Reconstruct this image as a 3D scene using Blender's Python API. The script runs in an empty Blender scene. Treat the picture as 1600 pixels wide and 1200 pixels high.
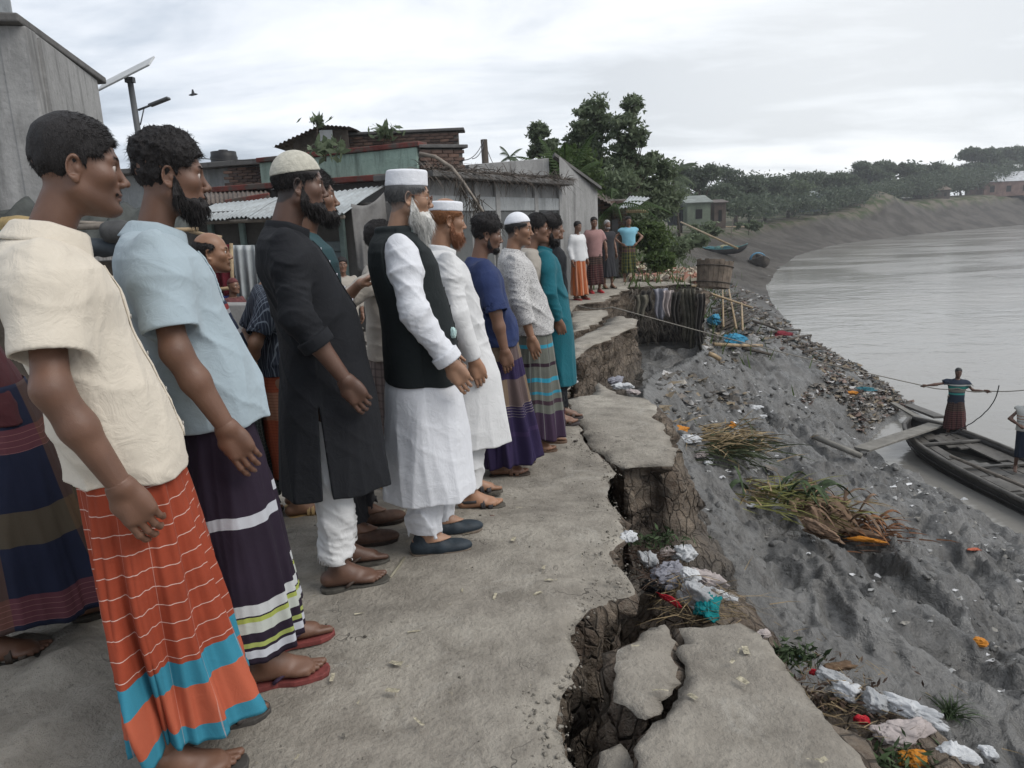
import bpy, math, random
import numpy as np
from mathutils import Vector, Matrix
from mathutils.geometry import delaunay_2d_cdt
SC = bpy.context.scene
COL = SC.collection
# ------------------------------------------------------------------ camera
CF = 1155.0                       # focal length in pixels of the 1600 px wide photograph
PITCH, ROLL, CAMZ = math.radians(12.0), 0.045, 1.4
_f = np.array([0, math.cos(PITCH), -math.sin(PITCH)]); _r = np.array([1.0, 0, 0]); _u = np.array([0, math.sin(PITCH), math.cos(PITCH)])
CR = math.cos(ROLL)*_r - math.sin(ROLL)*_u; CU = math.cos(ROLL)*_u + math.sin(ROLL)*_r
CC = np.array([0, 0, CAMZ])
cam_d = bpy.data.cameras.new('camera'); cam = bpy.data.objects.new('camera', cam_d); COL.objects.link(cam)
cam_d.sensor_width = 36.0; cam_d.lens = 36.0*CF/1600.0; cam_d.clip_start = 0.05; cam_d.clip_end = 3000
cam.matrix_world = Matrix(((CR[0], CU[0], -_f[0], CC[0]), (CR[1], CU[1], -_f[1], CC[1]), (CR[2], CU[2], -_f[2], CC[2]), (0, 0, 0, 1)))
SC.camera = cam
SC.render.resolution_x = 1024; SC.render.resolution_y = 768
# ------------------------------------------------------------------ world (overcast)
world = bpy.data.worlds.new('World'); SC.world = world; world.use_nodes = True
wt = world.node_tree; wt.nodes.clear()
def WN(t, **k):
    n = wt.nodes.new(t)
    for a, b in k.items(): setattr(n, a, b)
    return n
SUN_EL, SUN_ROT = math.radians(46), math.radians(112)
sky = WN('ShaderNodeTexSky', sky_type='NISHITA'); sky.sun_disc = False
sky.sun_elevation = SUN_EL; sky.sun_rotation = SUN_ROT; sky.air_density = 1.0; sky.dust_density = 2.0
tc = WN('ShaderNodeTexCoord'); sep = WN('ShaderNodeSeparateXYZ'); wt.links.new(tc.outputs['Generated'], sep.inputs[0])
def WM(op, a, b=None, c=None):
    n = WN('ShaderNodeMath', operation=op)
    for i, v in enumerate((a, b, c)):
        if v is None: continue
        if isinstance(v, (int, float)): n.inputs[i].default_value = v
        else: wt.links.new(v, n.inputs[i])
    return n.outputs[0]
zc = WM('MAXIMUM', sep.outputs[2], 0.02)
px = WM('DIVIDE', sep.outputs[0], WM('ADD', zc, 0.16)); py = WM('DIVIDE', sep.outputs[1], WM('ADD', zc, 0.16))
comb = WN('ShaderNodeCombineXYZ'); wt.links.new(px, comb.inputs[0]); wt.links.new(py, comb.inputs[1])
def wnoise(scale, det, rough, dist, off, sx=1.0):
    mp = WN('ShaderNodeMapping'); mp.inputs['Location'].default_value = off; mp.inputs['Scale'].default_value = (sx, 1, 1)
    mp.inputs['Rotation'].default_value = (0, 0, 0.25)
    wt.links.new(comb.outputs[0], mp.inputs[0])
    n = WN('ShaderNodeTexNoise'); n.inputs['Scale'].default_value = scale; n.inputs['Detail'].default_value = det
    n.inputs['Roughness'].default_value = rough; n.inputs['Distortion'].default_value = dist
    wt.links.new(mp.outputs[0], n.inputs['Vector']); return n.outputs['Fac']
n1 = wnoise(0.75, 7, 0.55, 0.3, (3.1, 1.7, 0), 0.7); n2 = wnoise(1.9, 6, 0.6, 0.5, (7.3, 0.4, 2), 0.6)
cl = WM('ADD', WM('MULTIPLY', n1, 0.62), WM('MULTIPLY', n2, 0.38))
ramp = WN('ShaderNodeValToRGB'); wt.links.new(cl, ramp.inputs[0])
e = ramp.color_ramp.elements
e[0].position = 0.41; e[0].color = (0.34, 0.385, 0.45, 1); e[1].position = 0.62; e[1].color = (0.76, 0.785, 0.82, 1)
m = ramp.color_ramp.elements.new(0.475); m.color = (0.47, 0.52, 0.59, 1)
m = ramp.color_ramp.elements.new(0.54); m.color = (0.63, 0.665, 0.72, 1)
# brighter, whiter towards the right-hand horizon where the hidden sun is
az = WN('ShaderNodeVectorMath', operation='DOT_PRODUCT'); wt.links.new(tc.outputs['Generated'], az.inputs[0]); az.inputs[1].default_value = (0.42, 0.88, 0.22)
glow = WM('POWER', WM('MAXIMUM', az.outputs['Value'], 0.0), 7.0)
glowc = WN('ShaderNodeMix', data_type='RGBA'); wt.links.new(WM('MULTIPLY', glow, 0.42), glowc.inputs[0])
wt.links.new(ramp.outputs[0], glowc.inputs[6]); glowc.inputs[7].default_value = (1.0, 0.985, 0.94, 1)
skys = WN('ShaderNodeMix', data_type='RGBA', blend_type='MULTIPLY'); skys.inputs[0].default_value = 1.0
wt.links.new(sky.outputs[0], skys.inputs[6]); skys.inputs[7].default_value = (0.10, 0.10, 0.10, 1)
mixs = WN('ShaderNodeMix', data_type='RGBA'); mixs.inputs[0].default_value = 0.93
wt.links.new(skys.outputs[2], mixs.inputs[6]); wt.links.new(glowc.outputs[2], mixs.inputs[7])
bg = WN('ShaderNodeBackground'); bg.inputs[1].default_value = 0.88; wt.links.new(mixs.outputs[2], bg.inputs[0])
wo = WN('ShaderNodeOutputWorld'); wt.links.new(bg.outputs[0], wo.inputs[0])
# ------------------------------------------------------------------ sun behind the cloud
sd = bpy.data.lights.new('sun', 'SUN'); so = bpy.data.objects.new('sun', sd); COL.objects.link(so)
sd.energy = 1.5; sd.angle = math.radians(40); sd.color = (1.0, 0.96, 0.9)
sv = Vector((math.sin(SUN_ROT)*math.cos(SUN_EL), math.cos(SUN_ROT)*math.cos(SUN_EL), math.sin(SUN_EL)))
so.rotation_euler = sv.to_track_quat('Z', 'Y').to_euler()
SC.view_settings.view_transform = 'Standard'; SC.view_settings.look = 'None'
SC.view_settings.exposure = 0.70; SC.view_settings.gamma = 1.0; SC.view_settings.use_curve_mapping = False
SC.cycles.max_bounces = 6; SC.cycles.transparent_max_bounces = 8; SC.cycles.volume_bounces = 1
# ================================================================== helpers
def ray(x, y): return _f + CR*(x-800)/CF + CU*(600-y)/CF
def onz(x, y, z=0.0):
    d = ray(x, y); return CC + d*(z-CC[2])/d[2]
def aty(x, y, Y):
    d = ray(x, y); return CC + d*(Y/d[1])
RNG = np.random.default_rng(7)
random.seed(11)
MC = {}
class NT:
    """small node-tree writer"""
    def __init__(s, name):
        s.m = bpy.data.materials.new(name); s.m.use_nodes = True; s.t = s.m.node_tree; s.t.nodes.clear()
        s.out = s.N('ShaderNodeOutputMaterial'); s.b = s.N('ShaderNodeBsdfPrincipled'); s.L(s.b.outputs[0], s.out.inputs[0])
        s._tc = None
    def N(s, t, **k):
        n = s.t.nodes.new(t)
        for a, b in k.items(): setattr(n, a, b)
        return n
    def L(s, a, b): s.t.links.new(a, b)
    def set(s, inp, v):
        if isinstance(v, bpy.types.NodeSocket): s.L(v, inp)
        elif isinstance(v, (tuple, list)) and len(v) == 3 and inp.type == 'RGBA': inp.default_value = (*v, 1)
        else: inp.default_value = v
    def tc(s, o='Object'):
        if s._tc is None: s._tc = s.N('ShaderNodeTexCoord')
        return s._tc.outputs[o]
    def sep(s, v):
        n = s.N('ShaderNodeSeparateXYZ'); s.L(v, n.inputs[0]); return n.outputs
    def math(s, op, a, b=0.0, c=0.0):
        n = s.N('ShaderNodeMath', operation=op); s.set(n.inputs[0], a); s.set(n.inputs[1], b)
        if op in ('MULTIPLY_ADD', 'COMPARE', 'SMOOTH_MIN'): s.set(n.inputs[2], c)
        return n.outputs[0]
    def noise(s, scale, det=4, rough=0.55, dist=0.0, vec=None, o='Fac', sc=None):
        v = vec if vec is not None else s.tc()
        if sc is not None:
            mp = s.N('ShaderNodeMapping'); s.L(v, mp.inputs[0]); mp.inputs['Scale'].default_value = sc; v = mp.outputs[0]
        n = s.N('ShaderNodeTexNoise'); s.L(v, n.inputs['Vector']); n.inputs['Scale'].default_value = scale
        n.inputs['Detail'].default_value = det; n.inputs['Roughness'].default_value = rough; n.inputs['Distortion'].default_value = dist
        return n.outputs[o]
    def vor(s, scale, feature='F1', o='Distance', vec=None):
        n = s.N('ShaderNodeTexVoronoi', feature=feature); s.L(vec if vec is not None else s.tc(), n.inputs['Vector']); n.inputs['Scale'].default_value = scale
        return n.outputs[o]
    def mr(s, v, a, b, c=0.0, d=1.0, smooth=False):
        n = s.N('ShaderNodeMapRange'); n.clamp = True
        if smooth: n.interpolation_type = 'SMOOTHSTEP'
        s.set(n.inputs[0], v); n.inputs[1].default_value = a; n.inputs[2].default_value = b; n.inputs[3].default_value = c; n.inputs[4].default_value = d
        return n.outputs[0]
    def mix(s, f, a, b, mode='MIX'):
        n = s.N('ShaderNodeMix', data_type='RGBA', blend_type=mode); s.set(n.inputs[0], f); s.set(n.inputs[6], a); s.set(n.inputs[7], b)
        return n.outputs[2]
    def attr(s, name, o='Color'):
        n = s.N('ShaderNodeAttribute', attribute_name=name); return n.outputs[o]
    def bump(s, h, st=0.3, dist=0.01, prev=None):
        n = s.N('ShaderNodeBump'); n.inputs['Strength'].default_value = st; n.inputs['Distance'].default_value = dist; s.set(n.inputs['Height'], h)
        if prev is not None: s.L(prev, n.inputs['Normal'])
        s.L(n.outputs[0], s.b.inputs['Normal']); return n.outputs[0]
    def col(s, v): s.set(s.b.inputs['Base Color'], v)
    def rough(s, v): s.set(s.b.inputs['Roughness'], v)
    def spec(s, v): s.b.inputs['Specular IOR Level'].default_value = v
def mat(name, c, rough=0.8, var=0.15, scale=8.0, bump=0.2, bscale=60.0, bdist=0.004, spec=0.3, c2=None, metal=0.0):
    """plain procedural material: colour broken up by two noises, fine relief"""
    key = (name, c, rough, var, scale, bump, bscale, spec, c2, metal)
    if key in MC: return MC[key]
    t = NT(name)
    dark = tuple(max(0, x*(1-var*2.2)) for x in c) if c2 is None else c2
    f = t.mr(t.noise(scale, 5, 0.6), 0.35, 0.65)
    k = t.mix(f, dark, c); k = t.mix(t.mr(t.noise(scale*7, 3, 0.6), 0.3, 0.75, 0, 0.35), k, tuple(min(1, x*(1+var)) for x in c))
    t.col(k); t.rough(rough); t.spec(spec); t.b.inputs['Metallic'].default_value = metal
    if bump > 0: t.bump(t.noise(bscale, 4, 0.6), bump, bdist)
    MC[key] = t.m; return t.m
def link(name, me, m=None, parent=None):
    o = bpy.data.objects.new(name, me); COL.objects.link(o)
    if m is not None:
        for mm in (m if isinstance(m, (list, tuple)) else [m]): me.materials.append(mm)
    if parent is not None: o.parent = parent
    return o
def npmesh(name, v, quads=None, tris=None, smooth=True):
    me = bpy.data.meshes.new(name); v = np.asarray(v, dtype=np.float32)
    q = np.zeros((0, 4), np.int32) if quads is None else np.asarray(quads, np.int32).reshape(-1, 4)
    t = np.zeros((0, 3), np.int32) if tris is None else np.asarray(tris, np.int32).reshape(-1, 3)
    me.vertices.add(len(v)); me.vertices.foreach_set('co', v.ravel())
    nl = len(q)*4+len(t)*3; me.loops.add(nl); me.polygons.add(len(q)+len(t))
    me.loops.foreach_set('vertex_index', np.concatenate([q.ravel(), t.ravel()]).astype(np.int32))
    st = np.concatenate([np.arange(len(q))*4, len(q)*4+np.arange(len(t))*3]).astype(np.int32)
    me.polygons.foreach_set('loop_start', st)
    me.polygons.foreach_set('use_smooth', np.full(len(st), smooth, dtype=bool))
    me.update(calc_edges=True); me.validate(); return me
def vcol(me, name, c):
    a = me.color_attributes.new(name, 'FLOAT_COLOR', 'POINT'); c = np.asarray(c, np.float32)
    if c.shape[1] == 3: c = np.concatenate([c, np.ones((len(c), 1), np.float32)], 1)
    a.data.foreach_set('color', c.ravel())
class MB:
    """collects simple shapes, then links them as ONE mesh"""
    def __init__(s): s.v = []; s.f = []; s.n = 0; s.mi = []; s.cur = 0; s.c = []; s.cc = None
    def add(s, v, f):
        v = [tuple(map(float, p)) for p in v]; s.v += v; s.f += [tuple(i+s.n for i in q) for q in f]; s.mi += [s.cur]*len(f); s.n += len(v)
        if s.cc is not None: s.c += [s.cc]*len(v)
        return s
    def box(s, c, d, rz=0.0, M=None, jit=0.0):
        hx, hy, hz = d[0]/2, d[1]/2, d[2]/2
        vs = [Vector((x, y, z)) for z in (-hz, hz) for y in (-hy, hy) for x in (-hx, hx)]
        if jit: vs = [p+Vector((random.uniform(-jit, jit), random.uniform(-jit, jit), random.uniform(-jit, jit))) for p in vs]
        R = M if M is not None else Matrix.Rotation(rz, 3, 'Z')
        vs = [R @ p + Vector(c) for p in vs]
        return s.add(vs, [(0, 2, 3, 1), (4, 5, 7, 6), (0, 1, 5, 4), (2, 6, 7, 3), (0, 4, 6, 2), (1, 3, 7, 5)])
    def tube(s, pts, r, n=8, cap=True, flat=1.0):
        pts = [Vector(p) for p in pts]; rr = r if isinstance(r, (list, tuple)) else [r]*len(pts)
        vs = []; up = Vector((0, 0, 1))
        prev = None
        for i, p in enumerate(pts):
            d = (pts[min(i+1, len(pts)-1)]-pts[max(i-1, 0)])
            if d.length < 1e-9: d = Vector((0, 0, 1))
            d.normalize()
            if prev is None:
                a = d.cross(up)
                if a.length < 1e-3: a = d.cross(Vector((1, 0, 0)))
            else: a = prev - d*prev.dot(d)
            a.normalize(); prev = a; b = d.cross(a)
            for k in range(n):
                t = 2*math.pi*k/n; vs.append(p+a*math.cos(t)*rr[i]+b*math.sin(t)*rr[i]*flat)
        fs = []
        for i in range(len(pts)-1):
            for k in range(n):
                k2 = (k+1) % n; fs.append((i*n+k, i*n+k2, (i+1)*n+k2, (i+1)*n+k))
        if cap: fs.append(tuple(reversed(range(n)))); fs.append(tuple((len(pts)-1)*n+k for k in range(n)))
        return s.add(vs, fs)
    def grid(s, fn, nu, nv, closed=False):
        vs = [fn(i/(nu-(0 if closed else 1)), j/(nv-1)) for j in range(nv) for i in range(nu)]; fs = []
        for j in range(nv-1):
            for i in range(nu if closed else nu-1):
                i2 = (i+1) % nu; fs.append((j*nu+i, j*nu+i2, (j+1)*nu+i2, (j+1)*nu+i))
        return s.add(vs, fs)
    def quad(s, a, b, c, d): return s.add([a, b, c, d], [(0, 1, 2, 3)])
    def prism(s, poly, z0, z1):
        n = len(poly); vs = [(x, y, z0) for x, y in poly]+[(x, y, z1) for x, y in poly]
        return s.add(vs, [tuple(reversed(range(n))), tuple(range(n, 2*n))]+[(i, (i+1) % n, n+(i+1) % n, n+i) for i in range(n)])
    def build(s, name, m, parent=None, smooth=False, solid=0.0, bevel=0.0, sub=0):
        me = bpy.data.meshes.new(name); me.from_pydata(s.v, [], s.f); me.validate()
        if s.cc is not None: vcol(me, 'col', s.c)
        o = link(name, me, m, parent)
        if any(s.mi): me.polygons.foreach_set('material_index', s.mi)
        if smooth: me.polygons.foreach_set('use_smooth', [True]*len(me.polygons))
        if solid: k = o.modifiers.new('solid', 'SOLIDIFY'); k.thickness = solid
        if bevel: k = o.modifiers.new('bevel', 'BEVEL'); k.width = bevel; k.segments = 2
        if sub: k = o.modifiers.new('sub', 'SUBSURF'); k.levels = k.render_levels = sub
        return o
def tag(o, label=None, cat=None, group=None, kind=None):
    for k, v in (('label', label), ('category', cat), ('group', group), ('kind', kind)):
        if v: o[k] = v
    return o
def empty(name, loc, rz=0.0, label=None, cat=None, group=None):
    o = bpy.data.objects.new(name, None); COL.objects.link(o); o.location = tuple(float(v) for v in loc); o.rotation_euler = (0, 0, rz); o.empty_display_size = 0.1
    return tag(o, label, cat, group)
def dup(src, name=None, parent=None, loc=None, rot=None, scale=None):
    o = src.copy(); COL.objects.link(o)
    if parent is not None: o.parent = parent
    if loc is not None: o.location = loc
    if rot is not None: o.rotation_euler = rot
    if scale is not None: o.scale = scale
    return o
# --- value noise (numpy)
def _hash(ix, iy, iz, seed):
    h = (ix.astype(np.int64)*374761393 + iy.astype(np.int64)*668265263 + iz.astype(np.int64)*2147483647 + seed*1274126177) & 0xffffffff
    h = ((h ^ (h >> 13))*1274126177) & 0xffffffff; h = h ^ (h >> 16)
    return (h & 0xffff).astype(np.float32)/65535.0*2-1
def vnoise2(x, y, seed=0):
    ix = np.floor(x); iy = np.floor(y); fx = x-ix; fy = y-iy; fx = fx*fx*(3-2*fx); fy = fy*fy*(3-2*fy); z = np.zeros_like(ix)
    a = _hash(ix, iy, z, seed); b = _hash(ix+1, iy, z, seed); c = _hash(ix, iy+1, z, seed); d = _hash(ix+1, iy+1, z, seed)
    return a+(b-a)*fx+(c-a)*fy+(a-b-c+d)*fx*fy
def fbm2(x, y, oct=4, seed=0, gain=0.5):
    s = 0.0; a = 1.0
    for i in range(oct):
        s = s+a*vnoise2(x*2**i+i*17.3, y*2**i-i*9.1, seed+i); a *= gain
    return s
def vnoise3(x, y, z, seed=0):
    ix = np.floor(x); iy = np.floor(y); iz = np.floor(z); fx = x-ix; fy = y-iy; fz = z-iz
    fx = fx*fx*(3-2*fx); fy = fy*fy*(3-2*fy); fz = fz*fz*(3-2*fz)
    def pl(k):
        a = _hash(ix, iy, iz+k, seed); b = _hash(ix+1, iy, iz+k, seed); c = _hash(ix, iy+1, iz+k, seed); d = _hash(ix+1, iy+1, iz+k, seed)
        return a+(b-a)*fx+(c-a)*fy+(a-b-c+d)*fx*fy
    p0 = pl(0); p1 = pl(1); return p0+(p1-p0)*fz
def fbm3(x, y, z, oct=3, seed=0, gain=0.5):
    s = 0.0; a = 1.0
    for i in range(oct):
        s = s+a*vnoise3(x*2**i+i*7.3, y*2**i-i*3.1, z*2**i+i*5.7, seed+i); a *= gain
    return s
def sstep(x, a, b):
    t = np.clip((x-a)/(b-a), 0, 1); return t*t*(3-2*t)
# --- ground level shared by everything that stands on it
def gz(x, y):
    """level of the walkable bank top"""
    y = np.asarray(y, dtype=float)
    return -0.13*sstep(y, 3.2, 4.6) - 0.04*sstep(y, 7, 13)
def gpt(px, py):
    z = 0.0
    for _ in range(8): P = onz(px, py, z); z = float(gz(P[0], P[1]))
    P[2] = z; return P
# ================================================================== signed-distance modelling
def cap(X, Y, Z, a, b, ra, rb):
    a = np.asarray(a, np.float32); b = np.asarray(b, np.float32); d = b-a; L = float(d @ d)+1e-12
    t = np.clip(((X-a[0])*d[0]+(Y-a[1])*d[1]+(Z-a[2])*d[2])/L, 0, 1)
    return np.sqrt((X-a[0]-t*d[0])**2+(Y-a[1]-t*d[1])**2+(Z-a[2]-t*d[2])**2)-(ra+(rb-ra)*t)
def ell(X, Y, Z, c, r):
    x = (X-c[0]); y = (Y-c[1]); z = (Z-c[2])
    k0 = np.sqrt((x/r[0])**2+(y/r[1])**2+(z/r[2])**2); k1 = np.sqrt((x/r[0]**2)**2+(y/r[1]**2)**2+(z/r[2]**2)**2)+1e-9
    return k0*(k0-1)/k1
def smin(a, b, k):
    h = np.maximum(k-np.abs(a-b), 0)/k; return np.minimum(a, b)-h*h*k*0.25
def smax(a, b, k): return -smin(-a, -b, k)
def loftd(X, Y, Z, tab, n=2.0, z0=None, z1=None, k=0.01):
    """stack of ovals: rows z, cx, front, back, half-width[, cy]"""
    T = np.asarray(tab, np.float32); T = T[np.argsort(T[:, 0])]; z = T[:, 0]
    cx = np.interp(Z, z, T[:, 1]); fr = np.interp(Z, z, T[:, 2]); bk = np.interp(Z, z, T[:, 3]); w = np.interp(Z, z, T[:, 4])
    cy = np.interp(Z, z, T[:, 5]) if T.shape[1] > 5 else 0.0
    dx = X-cx; a = np.where(dx > 0, fr, bk)
    rho = (np.abs(dx/a)**n+np.abs((Y-cy)/w)**n)**(1.0/n)
    d = (rho-1)*np.minimum(a, w)
    z0 = z[0] if z0 is None else z0; z1 = z[-1] if z1 is None else z1
    return smax(smax(d, z0-Z, k), Z-z1, k).astype(np.float32)
def nets(fn, lo, hi, h):
    """surface nets over a block-sparse grid -> verts, quads"""
    B = 12
    n = [int(math.ceil((hi[i]-lo[i])/h/B))*B+1 for i in range(3)]
    ax = [(lo[i]+h*np.arange(n[i])).astype(np.float32) for i in range(3)]
    nb = [(n[i]-1)//B for i in range(3)]
    V = np.full([b*B for b in nb], 1.0, np.float32)
    cb = [ax[i][B//2:n[i]-1:B][:nb[i]] for i in range(3)]
    CX, CY, CZ = np.meshgrid(*cb, indexing='ij'); cv = fn(CX.ravel(), CY.ravel(), CZ.ravel()).reshape(CX.shape)
    keep = np.abs(cv) < h*B*1.35+0.01
    V = np.repeat(np.repeat(np.repeat(np.where(cv < 0, -1.0, 1.0).astype(np.float32), B, 0), B, 1), B, 2)
    ki = np.argwhere(keep)
    if len(ki) == 0: return np.zeros((0, 3)), np.zeros((0, 4), int)
    o = np.arange(B); OX, OY, OZ = np.meshgrid(o, o, o, indexing='ij'); OX = OX.ravel(); OY = OY.ravel(); OZ = OZ.ravel()
    for s in range(0, len(ki), 400):
        kk = ki[s:s+400]
        IX = (kk[:, 0:1]*B+OX).ravel(); IY = (kk[:, 1:2]*B+OY).ravel(); IZ = (kk[:, 2:3]*B+OZ).ravel()
        V[IX, IY, IZ] = fn(ax[0][IX], ax[1][IY], ax[2][IZ])
    ins = V < 0
    c = np.zeros([d-1 for d in V.shape], np.int8)
    for i in (0, 1):
        for j in (0, 1):
            for k in (0, 1): c += ins[i:ins.shape[0]-1+i, j:ins.shape[1]-1+j, k:ins.shape[2]-1+k]
    act = (c > 0) & (c < 8); ai = np.argwhere(act); idx = np.full(c.shape, -1, np.int64); idx[act] = np.arange(len(ai))
    pos = np.zeros((len(ai), 3), np.float32); cnt = np.zeros((len(ai), 1), np.float32)
    cor = [(i, j, k) for i in (0, 1) for j in (0, 1) for k in (0, 1)]
    for a in cor:
        for d in range(3):
            if a[d]: continue
            b = list(a); b[d] = 1
            v0 = V[ai[:, 0]+a[0], ai[:, 1]+a[1], ai[:, 2]+a[2]]; v1 = V[ai[:, 0]+b[0], ai[:, 1]+b[1], ai[:, 2]+b[2]]
            m = (v0 < 0) != (v1 < 0); t = np.where(m, v0/np.where(m, v0-v1, 1), 0)
            p = np.array(a, np.float32)[None]+np.zeros((len(ai), 3), np.float32); p[:, d] = t
            pos += p*m[:, None]; cnt += m[:, None]
    verts = np.array(lo)+h*(ai+pos/np.maximum(cnt, 1))
    Q = []
    for d in range(3):
        s0 = [slice(1, -1)]*3; s1 = list(s0); s0[d] = slice(0, -1); s1[d] = slice(1, None)
        A = ins[tuple(s0)]; Bq = ins[tuple(s1)]; e = np.argwhere(A != Bq); e1 = e+1; e1[:, d] -= 1
        sg = A[A != Bq]
        b, c2 = (d+1) % 3, (d+2) % 3
        def ce(ob, oc):
            q = e1.copy(); q[:, b] -= ob; q[:, c2] -= oc
            q = np.minimum(q, np.array(idx.shape)-1); return idx[q[:, 0], q[:, 1], q[:, 2]]
        q = np.stack([ce(1, 1), ce(0, 1), ce(0, 0), ce(1, 0)], 1)
        q[~sg] = q[~sg][:, ::-1]; Q.append(q[(q >= 0).all(1)])
    return verts, np.concatenate(Q)
def join(parts):
    vs, qs, n = [], [], 0
    for v, q in parts:
        vs.append(v); qs.append(q+n); n += len(v)
    return np.concatenate(vs), np.concatenate(qs)
def vnormals(v, q):
    n = np.zeros_like(v, dtype=np.float64); fn = np.cross(v[q[:, 2]]-v[q[:, 0]], v[q[:, 3]]-v[q[:, 1]])
    for i in range(4): np.add.at(n, q[:, i], fn)
    return n/(np.linalg.norm(n, axis=1, keepdims=True)+1e-12)
def strands(P, D, L, w, rng, bend=None, seg=2):
    """tapered blades: roots P, directions D, lengths L"""
    n = len(P); D = D/(np.linalg.norm(D, axis=1, keepdims=True)+1e-9)
    r = rng.normal(size=(n, 3)); S = np.cross(D, r); S /= (np.linalg.norm(S, axis=1, keepdims=True)+1e-9)
    L = np.asarray(L).reshape(-1, 1)*np.ones((n, 1)); bend = np.zeros((n, 3)) if bend is None else bend
    m = P+D*L*0.55+bend*L*0.2; t = P+D*L+bend*L*0.7
    v = np.stack([P-S*w, P+S*w, m+S*w*0.7, m-S*w*0.7, t], 1).reshape(-1, 3)
    b = np.arange(n)[:, None]*5
    return v, b+np.array([[0, 1, 2, 3]]), b+np.array([[3, 2, 4]])
# ================================================================== terrain
EDGE = np.array([(-60, 1.0), (1.0, 0.9), (1.77, 0.88), (2.31, 0.82), (3.0, 0.85), (4.24, 1.05), (5.4, 1.28), (6.3, 1.35), (7.6, 1.45), (9.5, 1.7), (12, 2.4), (15.2, 4.0), (19, 4.6), (24, 5.4), (32, 7.2), (45, 9.8), (70, 16), (90, 23.5), (125, 43), (150, 64.5), (190, 106.5), (228, 157), (255, 210), (320, 360), (700, 1300)])
WAT = np.array([(-60, 8.5), (6, 8.7), (12.21, 8.35), (14.8, 8.2), (17.0, 8.3), (18.3, 9.3), (19.6, 10.6), (20.5, 11.4), (23.28, 12.0), (26.6, 12.5), (32.7, 13.0), (48.5, 17.1), (57.4, 19.9), (77.5, 28.2), (100, 38.6), (130, 57), (165, 91), (200, 138), (230, 190), (300, 350), (700, 1500)])
def edge_x(y): return np.interp(y, EDGE[:, 0], EDGE[:, 1])
def water_x(y): return np.interp(y, WAT[:, 0], WAT[:, 1])
WZ = -4.1
def ground_far(x, y):
    """land behind the bank edge: low market ground on the left, rising bank far off"""
    g = gz(x, y)-0.35*sstep(y, 5.0, 7.5)*sstep(-x, 0.7, 1.8)
    return g+5.0*sstep(y, 110, 240)
def mud_z(x, y, detail=True):
    xe = edge_x(y); xw = water_x(y); s = (x-xe)/(xw-xe)
    foot = -1.25-0.15*np.sin(y*0.9)*sstep(-y, -14, -4)+0.5*np.exp(-((y-9.5)/2.6)**2)
    top = ground_far(x, y)
    prof = np.interp(s, [-0.01, 0.0, 0.12, 0.35, 0.7, 0.9, 1.0, 1.25, 3.0], [0, 0.0, 0.20, 0.44, 0.74, 0.93, 1.0, 1.14, 1.5])
    z_near = foot+(WZ-foot)*prof
    pf = np.interp(s, [-0.35, 0.0, 0.10, 0.5, 0.9, 1.0, 1.3, 3], [0, 0.10, 0.32, 0.66, 0.95, 1.0, 1.16, 1.5])
    z_far = top+(WZ-top)*pf
    k = sstep(y, 17, 26); z = z_near+(z_far-z_near)*k
    land = s < 0
    zl = np.where(y < 17, foot-.35+.2*fbm2(x*2, y*2, 3, 13), foot-.35+(top-foot+.35)*sstep(y, 19, 23.5))
    z = np.where(land & (y < 30), np.minimum(zl, z_far+99*(y < 23.5)), z)
    if detail:
        wet = sstep(s, 0.0, 0.06)*(1-0.75*sstep(s, 0.93, 1.05))
        sc = 1.0/(1+np.maximum(y-12, 0)*0.06)
        u = x-0.18*y; rid = 1-np.abs(fbm2(u*0.9+0.3*fbm2(x*.7, y*.7, 3, 5), (y+x*.35)*0.45, 4, 11)); 
        n = 0.34*(rid-0.6)*sstep(s, 0.03, 0.2)+0.10*fbm2(x*1.9, y*1.5, 4, 31)+0.095*(1-np.abs(fbm2(x*3.6+1.5*fbm2(x, y, 2, 7), y*2.4+1.2*fbm2(x*1.3, y, 2, 8), 3, 41)))
        cl_ = np.clip(fbm2(x*6.5, y*5.5, 3, 61)-0.10, 0, 1)*0.085*sstep(fbm2(x*.8, y*.8, 2, 71), -0.5, 0.3)
        n = n+cl_+0.018*fbm2(x*19, y*16, 2, 81)
        slabs = np.maximum(0, fbm2(x*1.1+5, y*1.0, 2, 91)-0.25); n = n+0.16*np.floor(slabs*4)/4
        lump = sstep(y, 24, 40)*0.5*fbm2(x*0.12, y*0.10, 4, 101)*sstep(-s, -0.98, -0.2)
        z = z+n*wet*(0.35+0.65*sc)+lump*(np.abs(s-0.45) < 0.6)
        mound = np.exp(-(((x-86)/9)**2+((y-177)/9)**2)); z = z+3.6*mound
    return z
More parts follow.
